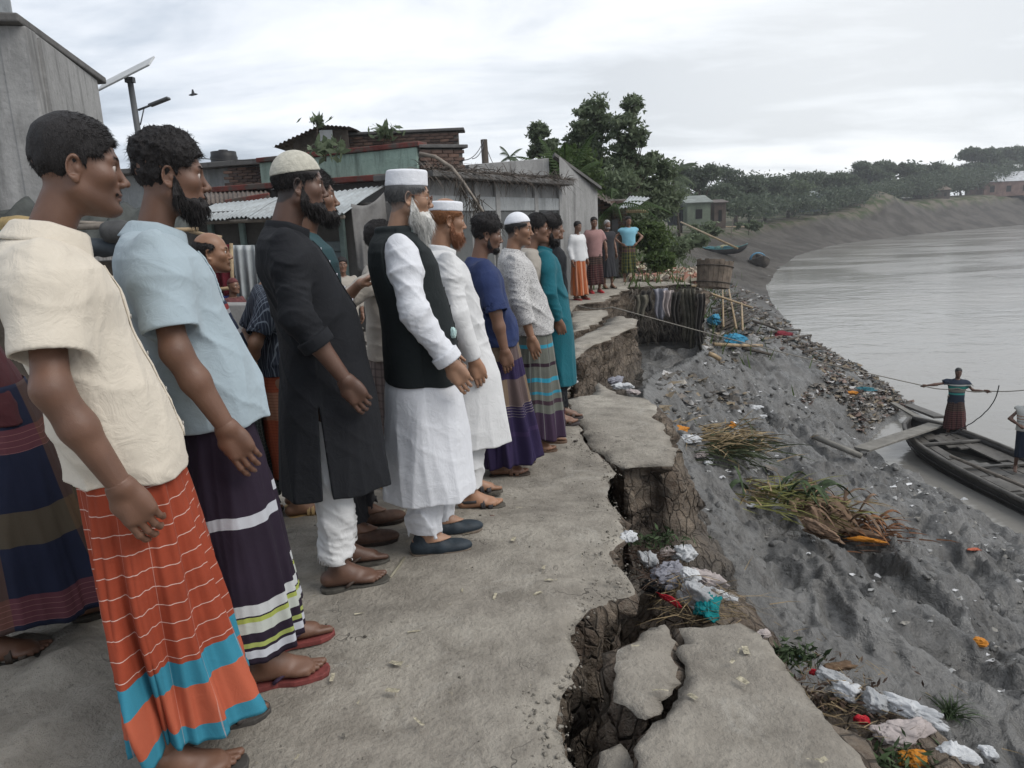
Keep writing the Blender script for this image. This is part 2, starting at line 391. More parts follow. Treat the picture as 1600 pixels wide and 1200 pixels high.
# polar sheet round the camera, fine near, coarse far; it runs on to the horizon
def make_ground():
    na = 640
    r = np.concatenate([2.0*np.exp(np.linspace(0, math.log(45/2.0), 540))[:-1], 45*np.exp(np.linspace(0, math.log(1500/45), 130))]); nr = len(r); a = np.radians(np.linspace(-46, 62, na))
    R, A = np.meshgrid(r, a, indexing='ij'); X = R*np.sin(A); Y = R*np.cos(A)
    X = X+0; Z = mud_z(X, Y)
    s = (X-edge_x(Y))/(water_x(Y)-edge_x(Y))
    v = np.stack([X, Y, Z], -1).reshape(-1, 3); i = np.arange(nr-1)[:, None]*na; j = np.arange(na-1); k = i+j
    q = np.stack([k, k+1, k+na+1, k+na], -1).reshape(-1, 4)[:, ::-1]
    me = npmesh('mud_bank', v, q); at = me.attributes.new('shore', 'FLOAT', 'POINT'); at.data.foreach_set('value', np.clip(s, -1, 2).astype(np.float32).ravel())
    t = NT('wet river mud'); g = t.N('ShaderNodeNewGeometry'); P = g.outputs['Position']; sh = t.attr('shore', 'Fac')
    n0 = t.noise(0.55, 6, 0.6, 0.8, P); n1 = t.noise(3.2, 6, 0.62, 0.4, P); n2 = t.noise(17, 5, 0.65, 0, P); n3 = t.noise(75, 3, 0.6, 0, P)
    k = t.mix(t.mr(n1, 0.32, 0.66), (0.034, 0.033, 0.031), (0.100, 0.097, 0.091)); k = t.mix(t.mr(n0, 0.42, 0.66, 0, 0.75), k, (0.155, 0.152, 0.145))  # pale mud patches, lightened further to stand in for wet sheen
    k = t.mix(t.mr(n2, 0.50, 0.70, 0, 0.6), k, (0.016, 0.016, 0.016)); k = t.mix(t.mr(t.noise(1.3, 5, .6, 0, P), 0.55, 0.72, 0, 0.45), k, (0.062, 0.052, 0.042))
    sy = t.sep(P)[1]; far = t.mr(sy, 24, 60)
    k = t.mix(t.math('MULTIPLY', far, 0.85), k, t.mix(t.mr(t.noise(0.22, 6, .65, 0, P), 0.4, 0.6), (0.042, 0.037, 0.032), (0.085, 0.077, 0.068)))
    # dry land far off behind the edge: scrub and bare soil
    land = t.math('MULTIPLY', t.mr(sh, -0.05, 0.12, 1, 0), t.mr(sy, 20, 24)); lc = t.mix(t.mr(t.noise(0.35, 5, .6, 0, P), 0.42, 0.58), (0.045, 0.060, 0.025), (0.135, 0.118, 0.095)); k = t.mix(land, k, lc)
    t.col(k); wet = t.mr(t.noise(1.1, 4, 0.6, 0.5, P), 0.38, 0.62); ro = t.math('ADD', t.mr(n1, 0.3, 0.7, 0.34, 0.14), t.math('MULTIPLY', wet, 0.24)); ro = t.math('MAXIMUM', ro, t.math('MULTIPLY', far, .8)); ro = t.math('MAXIMUM', ro, t.math('MULTIPLY', land, 0.9))
    t.rough(ro); t.set(t.b.inputs['Specular IOR Level'], t.mr(sy, 14, 45, .45, .08))
    h = t.math('ADD', t.math('MULTIPLY', n1, 1.0), t.math('ADD', t.math('MULTIPLY', n2, 0.28), t.math('MULTIPLY', n3, 0.04))); t.bump(h, 0.8, 0.12)
    o = link('mud_bank', me, t.m); tag(o, kind='structure')
make_ground()
def mudpt(x, y, up=0.0, tmax=300):
    """where the view ray of a photo pixel meets the mud bank"""
    d = ray(x, y); ts = 2.0*np.exp(np.linspace(0, math.log(tmax/2.0), 700)); P = CC[None]+d[None]*ts[:, None]; f = P[:, 2]-mud_z(P[:, 0], P[:, 1]); ok = (P[:, 0] > edge_x(P[:, 1])+0.02)|(P[:, 1] > 24); i = int(np.argmax((f < 0) & ok))
    a = ts[max(i-1, 0)]; b = ts[i]
    for _ in range(12):
        m_ = (a+b)/2; q = CC+d*m_
        if q[2]-float(mud_z(np.array([q[0]]), np.array([q[1]]))[0]) < 0: b = m_
        else: a = m_
    q = CC+d*b; return Vector((q[0], q[1], q[2]+up))
def on_mud(x, y, up=0.0): return Vector((x, y, float(mud_z(np.array([float(x)]), np.array([float(y)]))[0])+up))
# --- river
def make_water():
    b = MB(); b.add([(-5, -40, WZ), (1500, -40, WZ), (1500, 1200, WZ), (-5, 1200, WZ)], [(0, 1, 2, 3)])
    t = NT('silty river water'); g = t.N('ShaderNodeNewGeometry'); P = g.outputs['Position']
    mp = t.N('ShaderNodeMapping'); t.L(P, mp.inputs[0]); mp.inputs['Rotation'].default_value = (0, 0, -0.5); mp.inputs['Scale'].default_value = (0.75, 1.35, 1)
    w1 = t.noise(0.55, 4, 0.55, 0.6, mp.outputs[0]); w2 = t.noise(3.2, 4, 0.6, 0.4, mp.outputs[0]); w3 = t.noise(0.07, 3, 0.5, 1.0, mp.outputs[0])
    t.col(t.mix(t.mr(w3, 0.35, 0.65), (0.185, 0.178, 0.162), (0.230, 0.221, 0.204))); t.b.inputs['IOR'].default_value = 1.33; t.spec(0.5)
    t.rough(t.mr(w3, 0.40, 0.62, 0.07, 0.20)); t.bump(t.math('ADD', t.math('MULTIPLY', w1, 1.0), t.math('MULTIPLY', w2, 0.16)), 0.26, 0.20)
    tag(b.build('river_water', t.m), kind='structure')
make_water()
# --- cracked road slabs
def road_mat():
    t = NT('dried silt road'); P = t.N('ShaderNodeNewGeometry').outputs['Position']
    n0 = t.noise(0.9, 5, 0.6, 0.5, P); n1 = t.noise(6, 6, 0.65, 0.2, P); n2 = t.noise(45, 5, 0.65, 0, P); n3 = t.noise(240, 3, 0.6, 0, P)
    k = t.mix(t.mr(n0, 0.35, 0.66), (0.235, 0.212, 0.180), (0.355, 0.328, 0.280)); k = t.mix(t.mr(n1, 0.42, 0.66, 0, 0.75), k, (0.165, 0.148, 0.124)); k = t.mix(t.mr(t.noise(2.6, 6, .7, 1.5, P), .56, .64, 0, .45), k, (0.36, 0.34, 0.30))
    k = t.mix(t.mr(n2, 0.55, 0.74, 0, 0.5), k, (0.105, 0.095, 0.082)); k = t.mix(t.mr(n2, 0.25, 0.40, 0.35, 0), k, (0.33, 0.31, 0.27))
    v = t.vor(22.0, vec=P); k = t.mix(t.mr(v, 0.05, 0.12, 0.5, 0), k, (0.09, 0.08, 0.07)); k = t.mix(t.mr(t.vor(31.0, vec=P), 0.025, 0.05, 0.6, 0), k, (0.42, 0.40, 0.36))
    cv = t.N('ShaderNodeTexVoronoi', feature='DISTANCE_TO_EDGE'); cw = t.N('ShaderNodeVectorMath', operation='ADD'); t.L(P, cw.inputs[0]); t.L(t.noise(3.0, 4, .6, 0, P, 'Color'), cw.inputs[1]); t.L(cw.outputs[0], cv.inputs['Vector']); cv.inputs['Scale'].default_value = 1.5
    ck = t.math('MULTIPLY', t.mr(cv.outputs['Distance'], 0.002, 0.009, 1, 0), t.mr(t.noise(1.1, 3, .5, 0, P), .50, .60)); k = t.mix(t.math('MULTIPLY', ck, .8), k, (0.05, 0.045, 0.038))
    # trodden damp patches towards the market side
    k = t.mix(t.mr(t.noise(2.2, 4, .6, 0, P), 0.52, 0.70, 0, 0.5), k, (0.125, 0.112, 0.096))
    t.col(k); t.rough(0.92); t.spec(0.2)
    h = t.math('ADD', t.math('MULTIPLY', n1, 0.8), t.math('ADD', t.math('MULTIPLY', n2, 0.75), t.math('SUBTRACT', t.math('MULTIPLY', n3, 0.12), t.math('MULTIPLY', ck, .5)))); t.bump(h, 0.65, 0.04); return t.m
def earth_mat():
    t = NT('broken earth'); P = t.N('ShaderNodeNewGeometry').outputs['Position']
    n1 = t.noise(5, 6, 0.65, 0.4, P); n2 = t.noise(28, 5, 0.65, 0, P); z = t.sep(P)[2]
    k = t.mix(t.mr(n1, 0.36, 0.64), (0.085, 0.062, 0.047), (0.20, 0.162, 0.125)); k = t.mix(t.mr(n2, 0.45, 0.7, 0, 0.55), k, (0.175, 0.155, 0.128))
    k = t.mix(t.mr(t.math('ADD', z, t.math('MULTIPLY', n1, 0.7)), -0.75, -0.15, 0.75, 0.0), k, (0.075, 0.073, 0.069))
    t.col(k); t.rough(0.9); t.spec(0.25); mp = t.N('ShaderNodeMapping'); t.L(P, mp.inputs[0]); mp.inputs['Scale'].default_value = (1.6, 1.6, .6); vv = t.vor(9.0, 'DISTANCE_TO_EDGE', vec=mp.outputs[0]); cr = t.mr(vv, 0.0, .07, 0, 1)
    t.bump(t.math('ADD', t.math('ADD', n1, t.math('MULTIPLY', n2, 0.7)), t.math('MULTIPLY', cr, .5)), 1.0, 0.06); return t.m
M_ROAD, M_EARTH = road_mat(), earth_mat()
def slab(name, poly, depth=1.4, step=0.022, zoff=0.0, seed=0, jag=0.02, tilt=(0, 0), kindtag='structure', wallstep=0.045, zf=None, spacing=0.05, under=0.05, grow=0.012, batter=0.0, low=1.1):
    """broken sheet of road: fine jagged outline, uneven top, rough earth sides"""
    P = [np.array(p[:2], float) for p in poly]; B = []
    cen = sum(P)/len(P)
    for i in range(len(P)):
        a, b = P[i], P[(i+1) % len(P)]; L = np.linalg.norm(b-a); st = max(step, min(0.6, np.linalg.norm((a+b)/2)*grow)) if np.linalg.norm((a+b)/2) > 1.2 else step
        if max(abs(a[0]), abs(a[1]), abs(b[0]), abs(b[1])) > 25: st = 1.5
        n = max(1, int(L/st)); B += [a+(b-a)*k/n for k in range(n)]
    B = np.array(B); T = np.roll(B, -1, 0)-np.roll(B, 1, 0); T /= np.linalg.norm(T, axis=1, keepdims=True)+1e-9; N = np.stack([T[:, 1], -T[:, 0]], 1)
    area = 0.5*np.sum(B[:, 0]*np.roll(B[:, 1], -1)-np.roll(B[:, 0], -1)*B[:, 1])
    if area < 0: B = B[::-1].copy(); T = -T[::-1]; N = np.stack([T[:, 1], -T[:, 0]], 1)
    sc = 1.0+0.25*np.maximum(np.linalg.norm(B, axis=1)-4, 0)
    jv = [fbm2(B[:, 0]*9+o_, B[:, 1]*9, 4, 3, .62)*.016*sc+fbm2(B[:, 0]*2.5+o_, B[:, 1]*2.5, 2, 9)*.012 for o_ in (0, 31)]
    B = B+np.stack(jv, 1)+N*(fbm2(B[:, 0]*28, B[:, 1]*28, 3, 5+seed)*.006*np.minimum(sc, 2))[:, None]
    # interior points
    x0, y0 = B.min(0); x1, y1 = B.max(0); pts = []
    ycur = max(y0, -3.5)
    while ycur < y1:
        sp = max(spacing, abs(ycur)*0.016) if ycur < 30 else 3.0
        xr0 = max(x0, -1.2*abs(ycur)-3); xs = np.arange(xr0, x1, sp*1.15); pts.append(np.stack([xs+RNG.uniform(-.3, .3, len(xs))*sp, np.full(len(xs), ycur)+RNG.uniform(-.3, .3, len(xs))*sp], 1)); ycur += sp
    pts = np.concatenate(pts) if pts else np.zeros((0, 2))
    # keep those inside, away from the outline
    def inside(Q):
        c = np.zeros(len(Q), bool); n = len(B)
        for i in range(n):
            a = B[i]; b = B[(i+1) % n]; m = ((a[1] > Q[:, 1]) != (b[1] > Q[:, 1]))
            if m.any(): c ^= m & (Q[:, 0] < (b[0]-a[0])*(Q[:, 1]-a[1])/((b[1]-a[1])+1e-12)+a[0])
        return c
    pts = pts[inside(pts)]
    dmin = np.full(len(pts), 1e9)
    for k in range(0, len(B), 1): dmin = np.minimum(dmin, (pts[:, 0]-B[k, 0])**2+(pts[:, 1]-B[k, 1])**2)
    dmin = np.sqrt(dmin); m = dmin > step*0.6; pts = pts[m]; dmin = dmin[m]
    nb = len(B); allp = [Vector(p) for p in B]+[Vector(p) for p in pts]
    r = delaunay_2d_cdt(allp, [], [list(range(nb))], 1, 1e-6)
    vo = np.array([(p.x, p.y) for p in r[0]]); fo = [f for f in r[2]]; om = r[3]
    isb = np.array([any(k < nb for k in o) for o in om])
    bd = np.ones(len(vo))*1.0
    for i, o in enumerate(om):
        for k in o: bd[i] = 0.0 if k < nb else min(bd[i], dmin[k-nb])
    zf = zf or (lambda x, y: ground_far(x, y))
    def topz(x, y): return zf(x, y)+zoff+tilt[0]*(x-cen[0])+tilt[1]*(y-cen[1])+0.018*fbm2(x*2.1, y*2.1, 3, 21)+0.006*fbm2(x*11, y*11, 2, 23)+0.002*fbm2(x*45, y*45, 2, 24)
    Z = topz(vo[:, 0], vo[:, 1])-0.010*np.exp(-bd/0.015)-0.006*np.exp(-bd/0.08)
    if name == 'road':
        hp = sstep(fbm2(vo[:, 0]*3, vo[:, 1]*3, 4, 77), -0.1, 0.6)*sstep(-vo[:, 0], 1.10, 1.45)*sstep(vo[:, 1], 1.7, 2.0)*0.045; Z = Z+hp*(1+fbm2(vo[:, 0]*14, vo[:, 1]*14, 3, 78))
    nv0 = len(vo); V = [np.stack([vo[:, 0], vo[:, 1], Z], 1)]
    tri = np.array([f for f in fo if len(f) == 3])
    # map outline order -> output vertices
    mp = {}
    for i, o in enumerate(om):
        for k in o:
            if k < nb: mp[k] = i
    ring = [mp[k] for k in range(nb)]
    nl = int(depth/wallstep); rings = [ring]; quads = []; base = nv0
    # outward normal of final outline
    T = np.roll(B, -1, 0)-np.roll(B, 1, 0); T /= np.linalg.norm(T, axis=1, keepdims=True)+1e-9; N = np.stack([T[:, 1], -T[:, 0]], 1)
    zt = Z[ring]; sx = np.minimum(sc, 3)
    for l in range(1, nl+1):
        dz = l*wallstep*np.minimum(sx, 1.0)
        z = zt-dz; q = fbm3(B[:, 0]*5, B[:, 1]*5, z*3.0, 4, 41+seed, .6)
        bl = np.floor(fbm3(B[:, 0]*3, B[:, 1]*3, z*2, 2, 55)*3)/3
        off = (-under*(1-np.exp(-dz/0.05))+0.095*q+0.035*fbm3(B[:, 0]*19, B[:, 1]*19, z*14, 3, 47)*(1-np.exp(-dz/.03))+0.07*bl*(1-np.exp(-dz/0.06))+0.10*sstep(dz, 0.5, 1.4)+batter*dz*np.clip(N[:, 0], 0, 1))
        V.append(np.stack([B[:, 0]+N[:, 0]*off, B[:, 1]+N[:, 1]*off, z], 1)); rings.append(list(range(base, base+nb))); base += nb
    for l in range(len(rings)-1):
        a = np.array(rings[l]); b = np.array(rings[l+1]); quads.append(np.stack([a, b, np.roll(b, -1), np.roll(a, -1)], 1))
    quads = np.concatenate(quads); me = npmesh(name, np.concatenate(V), quads, tri)
    mi = np.concatenate([np.ones(len(quads), np.int32), np.zeros(len(tri), np.int32)]); 
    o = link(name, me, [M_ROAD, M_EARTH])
    if len(mi) == len(me.polygons): me.polygons.foreach_set('material_index', mi)
    tag(o, kind=kindtag); return o
def pp(lst, z=0.0): return [onz(x, y, z if z is not None else 0)[:2] for x, y in lst]
def ppg(lst): return [gpt(x, y)[:2] for x, y in lst]
main_edge = ppg([(901, 1215), (884, 1167), (866, 1130), (868, 1088), (891, 1060), (896, 1037), (893, 1005), (898, 976), (924, 948), (961, 929), (992, 915), (985, 894), (957, 869), (957, 852), (975, 838), (973, 813), (958, 795),
                 (945, 771), (950, 750), (966, 737), (955, 724), (938, 709), (922, 701), (911, 685), (902, 655), (892, 640), (886, 618), (888, 600), (886, 575), (885, 545), (886, 515), (890, 490), (902, 476), (945, 469), (966, 457), (985, 448), (1022, 446), (1058, 444), (1092, 443)])
land = [(-0.05, -3.2), (0.0, 0.9)]+[tuple(p) for p in main_edge]+[(4.25, 16.2), (4.5, 18.0), (4.7, 20.5), (5.2, 24.2), (-34, 24.2), (-34, -3.2)]
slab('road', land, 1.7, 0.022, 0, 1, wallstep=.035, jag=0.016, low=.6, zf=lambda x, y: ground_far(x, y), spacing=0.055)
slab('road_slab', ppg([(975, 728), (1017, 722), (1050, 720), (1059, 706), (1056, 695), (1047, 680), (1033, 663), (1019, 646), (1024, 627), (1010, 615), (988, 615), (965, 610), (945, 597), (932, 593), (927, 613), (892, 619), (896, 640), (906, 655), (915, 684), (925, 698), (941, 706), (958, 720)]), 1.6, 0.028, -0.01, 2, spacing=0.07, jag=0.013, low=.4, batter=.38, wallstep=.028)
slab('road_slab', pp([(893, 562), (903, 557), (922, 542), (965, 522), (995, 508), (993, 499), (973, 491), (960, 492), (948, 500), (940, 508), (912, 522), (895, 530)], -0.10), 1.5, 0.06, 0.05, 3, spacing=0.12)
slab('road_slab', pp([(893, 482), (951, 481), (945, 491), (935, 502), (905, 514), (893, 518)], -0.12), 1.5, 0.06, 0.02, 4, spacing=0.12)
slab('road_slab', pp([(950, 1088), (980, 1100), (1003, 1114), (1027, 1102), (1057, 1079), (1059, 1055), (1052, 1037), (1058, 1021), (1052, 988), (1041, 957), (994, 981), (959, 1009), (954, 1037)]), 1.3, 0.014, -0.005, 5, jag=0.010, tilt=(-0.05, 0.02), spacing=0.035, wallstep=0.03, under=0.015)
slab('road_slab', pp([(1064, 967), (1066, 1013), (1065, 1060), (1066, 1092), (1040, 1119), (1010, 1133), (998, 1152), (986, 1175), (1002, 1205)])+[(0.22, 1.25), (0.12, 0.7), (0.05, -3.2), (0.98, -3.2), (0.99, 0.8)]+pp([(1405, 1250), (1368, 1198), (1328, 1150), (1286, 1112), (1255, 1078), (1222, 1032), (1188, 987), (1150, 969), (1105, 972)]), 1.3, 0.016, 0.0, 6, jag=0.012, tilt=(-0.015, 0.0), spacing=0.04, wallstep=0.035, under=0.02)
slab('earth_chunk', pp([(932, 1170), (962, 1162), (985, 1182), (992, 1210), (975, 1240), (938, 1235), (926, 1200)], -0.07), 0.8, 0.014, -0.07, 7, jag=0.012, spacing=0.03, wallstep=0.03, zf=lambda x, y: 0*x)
# ================================================================== buildings and street things
def conc(name, c, stain=0.6, red=False):
    t = NT(name); P = t.N('ShaderNodeNewGeometry').outputs['Position']
    mp = t.N('ShaderNodeMapping'); t.L(P, mp.inputs[0]); mp.inputs['Scale'].default_value = (2.2, 2.2, 0.35); V = mp.outputs[0]
    k = t.mix(t.mr(t.noise(0.9, 6, .65, .4, P), 0.35, 0.65), tuple(x*0.72 for x in c), c)
    k = t.mix(t.mr(t.noise(1.6, 6, .7, .2, V), 0.50, 0.72, 0, stain), k, tuple(x*0.25 for x in c)); k = t.mix(t.mr(t.noise(14, 5, .6, 0, P), 0.5, 0.72, 0, .4), k, tuple(x*0.5 for x in c))
    k = t.mix(t.mr(t.noise(2.3, 4, .6, 0, V), 0.30, 0.40, .35, 0), k, tuple(min(1, x*1.35) for x in c))
    if red: k = t.mix(t.mr(t.noise(3, 5, .65, 0, P), .48, .60), k, (0.10, 0.085, 0.075))
    t.col(k); t.rough(0.92); t.spec(0.2); t.bump(t.noise(9, 6, .65, 0, P), .5, .03); return t.m
c_grey = conc('weathered grey concrete', (0.29, 0.288, 0.282)); c_dark = conc('darker grey concrete', (0.14, 0.135, 0.13)); c_green = conc('peeling pale green plaster', (0.38, 0.50, 0.43), .9)  # the darker grey serves roof slabs, copings and back walls
c_red = conc('faded red coping', (0.20, 0.065, 0.055), .6, True); c_pale = conc('pale grey plaster', (0.32, 0.335, 0.34)); c_tower = conc('tower concrete', (0.30, 0.297, 0.29), .9)
tin = mat('corrugated tin', (0.34, 0.37, 0.38), 0.55, 0.18, 3, 0.1, 40, spec=0.4, c2=(0.22, 0.23, 0.23)); tin_r = mat('rusted tin', (0.13, 0.105, 0.09), 0.75, 0.3, 3, 0.2, 40)
shut = mat('blue grey shutter', (0.155, 0.19, 0.205), 0.6, 0.15, 4, 0.1); wood_d = mat('dark weathered wood', (0.075, 0.062, 0.050), 0.85, 0.3, 5, .5, 60); bam = mat('dry bamboo', (0.34, 0.25, 0.15), 0.6, 0.25, 8, .2, 60); bam2 = mat('grey bamboo', (0.21, 0.18, 0.15), 0.7, 0.25, 8, .2, 60)
mortar = mat('mortar and mud', (0.16, 0.145, 0.13), 0.95, 0.2, 6, .5, 40); brickm = [mat('burnt brick', (0.115, 0.075, 0.060), 0.9, 0.25, 9, .4, 60), mat('dark brick', (0.075, 0.052, 0.045), 0.9, 0.25, 9, .4, 60), mat('pale brick', (0.17, 0.105, 0.080), 0.9, 0.25, 9, .4, 60)]
blackp = mat('black plastic tank', (0.018, 0.018, 0.020), 0.5, 0.2, 5, .1); steel = mat('grey painted steel', (0.10, 0.105, 0.11), 0.5, 0.1, 10, .05)
def wall(name, p0, p1, z0, z1, th, m, parent=None, top=None, **k):
    """upright slab from p0 to p1 (plan), thickness th behind the line"""
    a = Vector((p0[0], p0[1])); b = Vector((p1[0], p1[1])); d = (b-a).normalized(); n = Vector((-d.y, d.x))
    if n.y < 0: n = -n
    z1b = z1 if top is None else top; q = [a, b, b+n*th, a+n*th]; b_ = MB()
    zs = [z1, z1b, z1b, z1]; b_.add([(p.x, p.y, z0) for p in q]+[(p.x, p.y, z) for p, z in zip(q, zs)], [(3, 2, 1, 0), (4, 5, 6, 7), (0, 1, 5, 4), (1, 2, 6, 5), (2, 3, 7, 6), (3, 0, 4, 7)])
    return b_.build(name, m, parent, bevel=0.015, **k)
def pt(x, y, Y): return Vector(aty(x, y, Y))
def solveY(x, y, z):
    d = ray(x, y); return float(d[1]*(z-CAMZ)/d[2])
def tins(a, b, c, d, n, m, parent, name='tin_sheet', amp=0.018, period=0.11):
    """n corrugated sheets between edge a-b (top) and d-c (bottom)"""
    a, b, c, d = map(Vector, (a, b, c, d)); nn = (b-a).cross(d-a).normalized(); L = (b-a).length
    for i in range(n):
        t0, t1 = i/n-0.01, (i+1)/n+0.01; g = MB(); off = nn*(0.007*(i % 2)); k = max(10, int((t1-t0)*L/period*6)); e = random.uniform(-.03, .03)
        def fn(u, v): t = t0+(t1-t0)*u; P = a.lerp(b, t).lerp(d.lerp(c, t), v*(1.0+e)); return P+nn*(amp*math.sin(t*L/period*2*math.pi))+off-nn*0.02*math.sin(v*3.1)*random.uniform(.8, 1)
        g.grid(fn, k, 3); g.build(name, m, parent, smooth=True, solid=0.003)
G0 = -0.45
P2_ = lambda v: Vector((v.x, v.y))
# --- tall concrete building at the left
YA = 9.0; pA = pt(40, 40, YA); zT = pA.z; YB = solveY(152, 125, zT); pB = pt(152, 125, YB)
tw = empty('concrete_tower', (pA.x, pA.y, G0), 0, 'tall bare grey concrete building at the left edge behind the men', 'building')
def rel(o, r):
    o.parent = r; o.location = -Vector(r.location); return o
def mk(builder, r): return builder
dvt = Vector((pB.x-pA.x, pB.y-pA.y)).normalized(); nvt = Vector((-dvt.y, dvt.x)); nvt = nvt if nvt.y > 0 else -nvt
wl = wall('wall', P2_(pA)-nvt*.3, P2_(pB)-nvt*.3, G0, zT, 0.3, c_tower, None); rel(wl, tw)
w2 = wall('wall', (pA.x-7, pA.y-1.6), (pA.x-0.002, pA.y), G0, zT, 0.3, c_tower); rel(w2, tw)
w3 = wall('wall', (pB.x-7, pB.y+.3), (pB.x-0.35, pB.y-.3), G0, zT-0.01, 0.3, c_tower); rel(w3, tw)
def cap_slab(r, p0, p1, zt, over, th, m, n='roof_slab'):
    a = Vector((p0[0], p0[1])); b = Vector((p1[0], p1[1])); d = (b-a).normalized(); nrm = Vector((-d.y, d.x)); 
    if nrm.y < 0: nrm = -nrm
    q = [a-nrm*over-d*over, b-nrm*over+d*over, b+nrm*4+d*over, a+nrm*4-d*over]; b_ = MB(); b_.prism([(p.x, p.y) for p in q], zt+0.003, zt+th); return rel(b_.build(n, m, None, bevel=.02), r)
b_ = MB(); dv = Vector((pB.x-pA.x, pB.y-pA.y)).normalized()
q = [(pA.x+0.02, pA.y-0.15), (pB.x+0.06+dv.x*.35, pB.y+dv.y*.35), (pB.x-7, pB.y+1.4), (pA.x-7, pA.y-1.9)]
b_.prism(q, zT+0.003, zT+0.10); rel(b_.build('roof_slab', c_dark, None, bevel=.02), tw)
pU = pt(22, 30, YA+0.5); b_ = MB(); b_.prism([(pU.x, pU.y), (pU.x-6, pU.y-1), (pU.x-6, pU.y+3), (pU.x-2.6, pU.y+3)], zT+.10, zT+3.0); rel(b_.build('upper_wall', c_pale, None, bevel=.02), tw)
for k in range(1):                                          # plaster ribs and shuttering marks
    t = 0.12+k*0.33; p = pA.lerp(pB, t); b_ = MB(); b_.box((p.x+.012, p.y-.01, zT-1.6), (.05, .07, 3.1), math.atan2(dv.y, dv.x)); rel(b_.build('plaster_rib', c_tower, None), tw)
# --- solar street lamp
pL = pt(222, 215, 15.5); zb = float(G0); topL = pt(203, 125, 15.5)
sl = empty('solar_street_lamp', (pL.x, pL.y, zb), 0, 'solar street lamp with tilted panel above the heads by the concrete building', 'street lamp')
b_ = MB(); b_.tube([(0, 0, 0), (topL.x-pL.x, 0, topL.z-zb)], [.075, .055], 12); b_.build('pole', steel, sl, smooth=True)
o = MB(); tp = Vector((topL.x-pL.x, 0, topL.z-zb)); o.box((0, 0, 0), (1.15, .62, .035)); pn = o.build('solar_panel', mat('panel back', (.42, .43, .43), .5, .1, 3, 0), sl, bevel=.01); pn.location = tp+Vector((-.05, 0, .12)); pn.rotation_euler = (math.radians(28), math.radians(-22), 0)
o = MB(); o.box((0, 0, -.04), (.16, .12, .10)); bt = o.build('bracket', steel, sl); bt.location = tp+Vector((0, 0, .04))
a0 = tp*0.70; a0.x = tp.x*.70; j = pt(216, 172, 15.5); a0 = Vector((j.x-pL.x, 0, j.z-zb)); e1 = pt(262, 154, 15.5); a1 = Vector((e1.x-pL.x, 0, e1.z-zb))
o = MB(); o.tube([a0, a0.lerp(a1, .55)], .022, 8); o.tube([a0-Vector((0, 0, .28)), a0.lerp(a1, .2)], .012, 6); o.build('arm', steel, sl, smooth=True)
o = MB(); o.box((0, 0, 0), (.42, .16, .05)); lh = o.build('lamp_head', steel, sl, bevel=.015); lh.location = a0.lerp(a1, .72); lh.rotation_euler = (0, -math.atan2(a1.z-a0.z, a1.x-a0.x), 0)
# --- building with the green parapet
YG = 15.0; g1 = pt(650, 221, YG); zG = g1.z; YG0 = solveY(404, 247, zG); g0 = pt(404, 247, min(YG0, 21)); zb1 = pt(652, 268, YG).z
gb = empty('green_parapet_building', (g1.x, g1.y, G0), 0, 'low shop building with peeling pale green parapet and faded red coping', 'building')
rel(wall('parapet_wall', (g0.x, g0.y), (g1.x, g1.y), zb1, zG-.10, .2, c_green), gb)
rel(wall('coping', (g0.x-.05, g0.y-.06), (g1.x+.05, g1.y-.06), zG-.097, zG, .34, c_red), gb)
rel(wall('lower_coping', (g0.x-1.6, g0.y+.12), (g1.x, g1.y-.14), zb1-.12, zb1-.003, .3, c_red), gb)
rel(wall('shop_wall', (g0.x-1.6, g0.y+.4), (g1.x, g1.y+.1), G0, zb1-.123, .2, c_dark), gb)
s1 = pt(722, 222, YG+.4); rel(wall('side_backing', (g1.x+.012, g1.y+.05), (s1.x, s1.y+.0), G0, zG-.13, .15, mortar), gb)
def bricks(p0, p1, z0, z1, parent, L=.235, H=.072, off=.02, limit=300, keep=None, bname='brick'):
    a = Vector((p0[0], p0[1])); b = Vector((p1[0], p1[1])); d = (b-a); W = d.length; d.normalize(); n = Vector((d.y, -d.x)); ang = math.atan2(d.y, d.x)
    if n.y > 0: n = -n
    src = []
    for k in range(3):
        g = MB(); g.box((0, 0, 0), (L-.014, .11, H-.012), jit=.004); o = g.build(bname, brickm[k]); src.append(o)
    used = 0; rows = int((z1-z0)/H)
    for r in range(rows):
        x = L*.5*(r % 2)
        while x+L*.5 < W and used < limit:
            if keep is None or keep(x/W, r/rows):
                s_ = src[random.choice((0, 0, 1, 2))]; P = a+d*(x+L*.5)+n*(off*random.uniform(.2, 1)-.04)
                o = s_ if s_.parent is None else dup(s_); o.parent = parent; o.location = Vector((P.x, P.y, z0+(r+.5)*H))-Vector(parent.location); o.rotation_euler = (0, random.uniform(-.02, .02), ang+random.uniform(-.02, .02)); used += 1
            x += L
    for o in src:
        if o.parent is None: bpy.data.objects.remove(o)
zq = pt(700, 262, YG).z
bricks((g1.x+.05, g1.y-.0), (s1.x, s1.y-.02), zq, zG-.13, gb)
rel(wall('side_coping', (g1.x+.06, g1.y-.05), (s1.x+.12, s1.y-.06), zG-.126, zG-.06, .4, c_dark), gb)
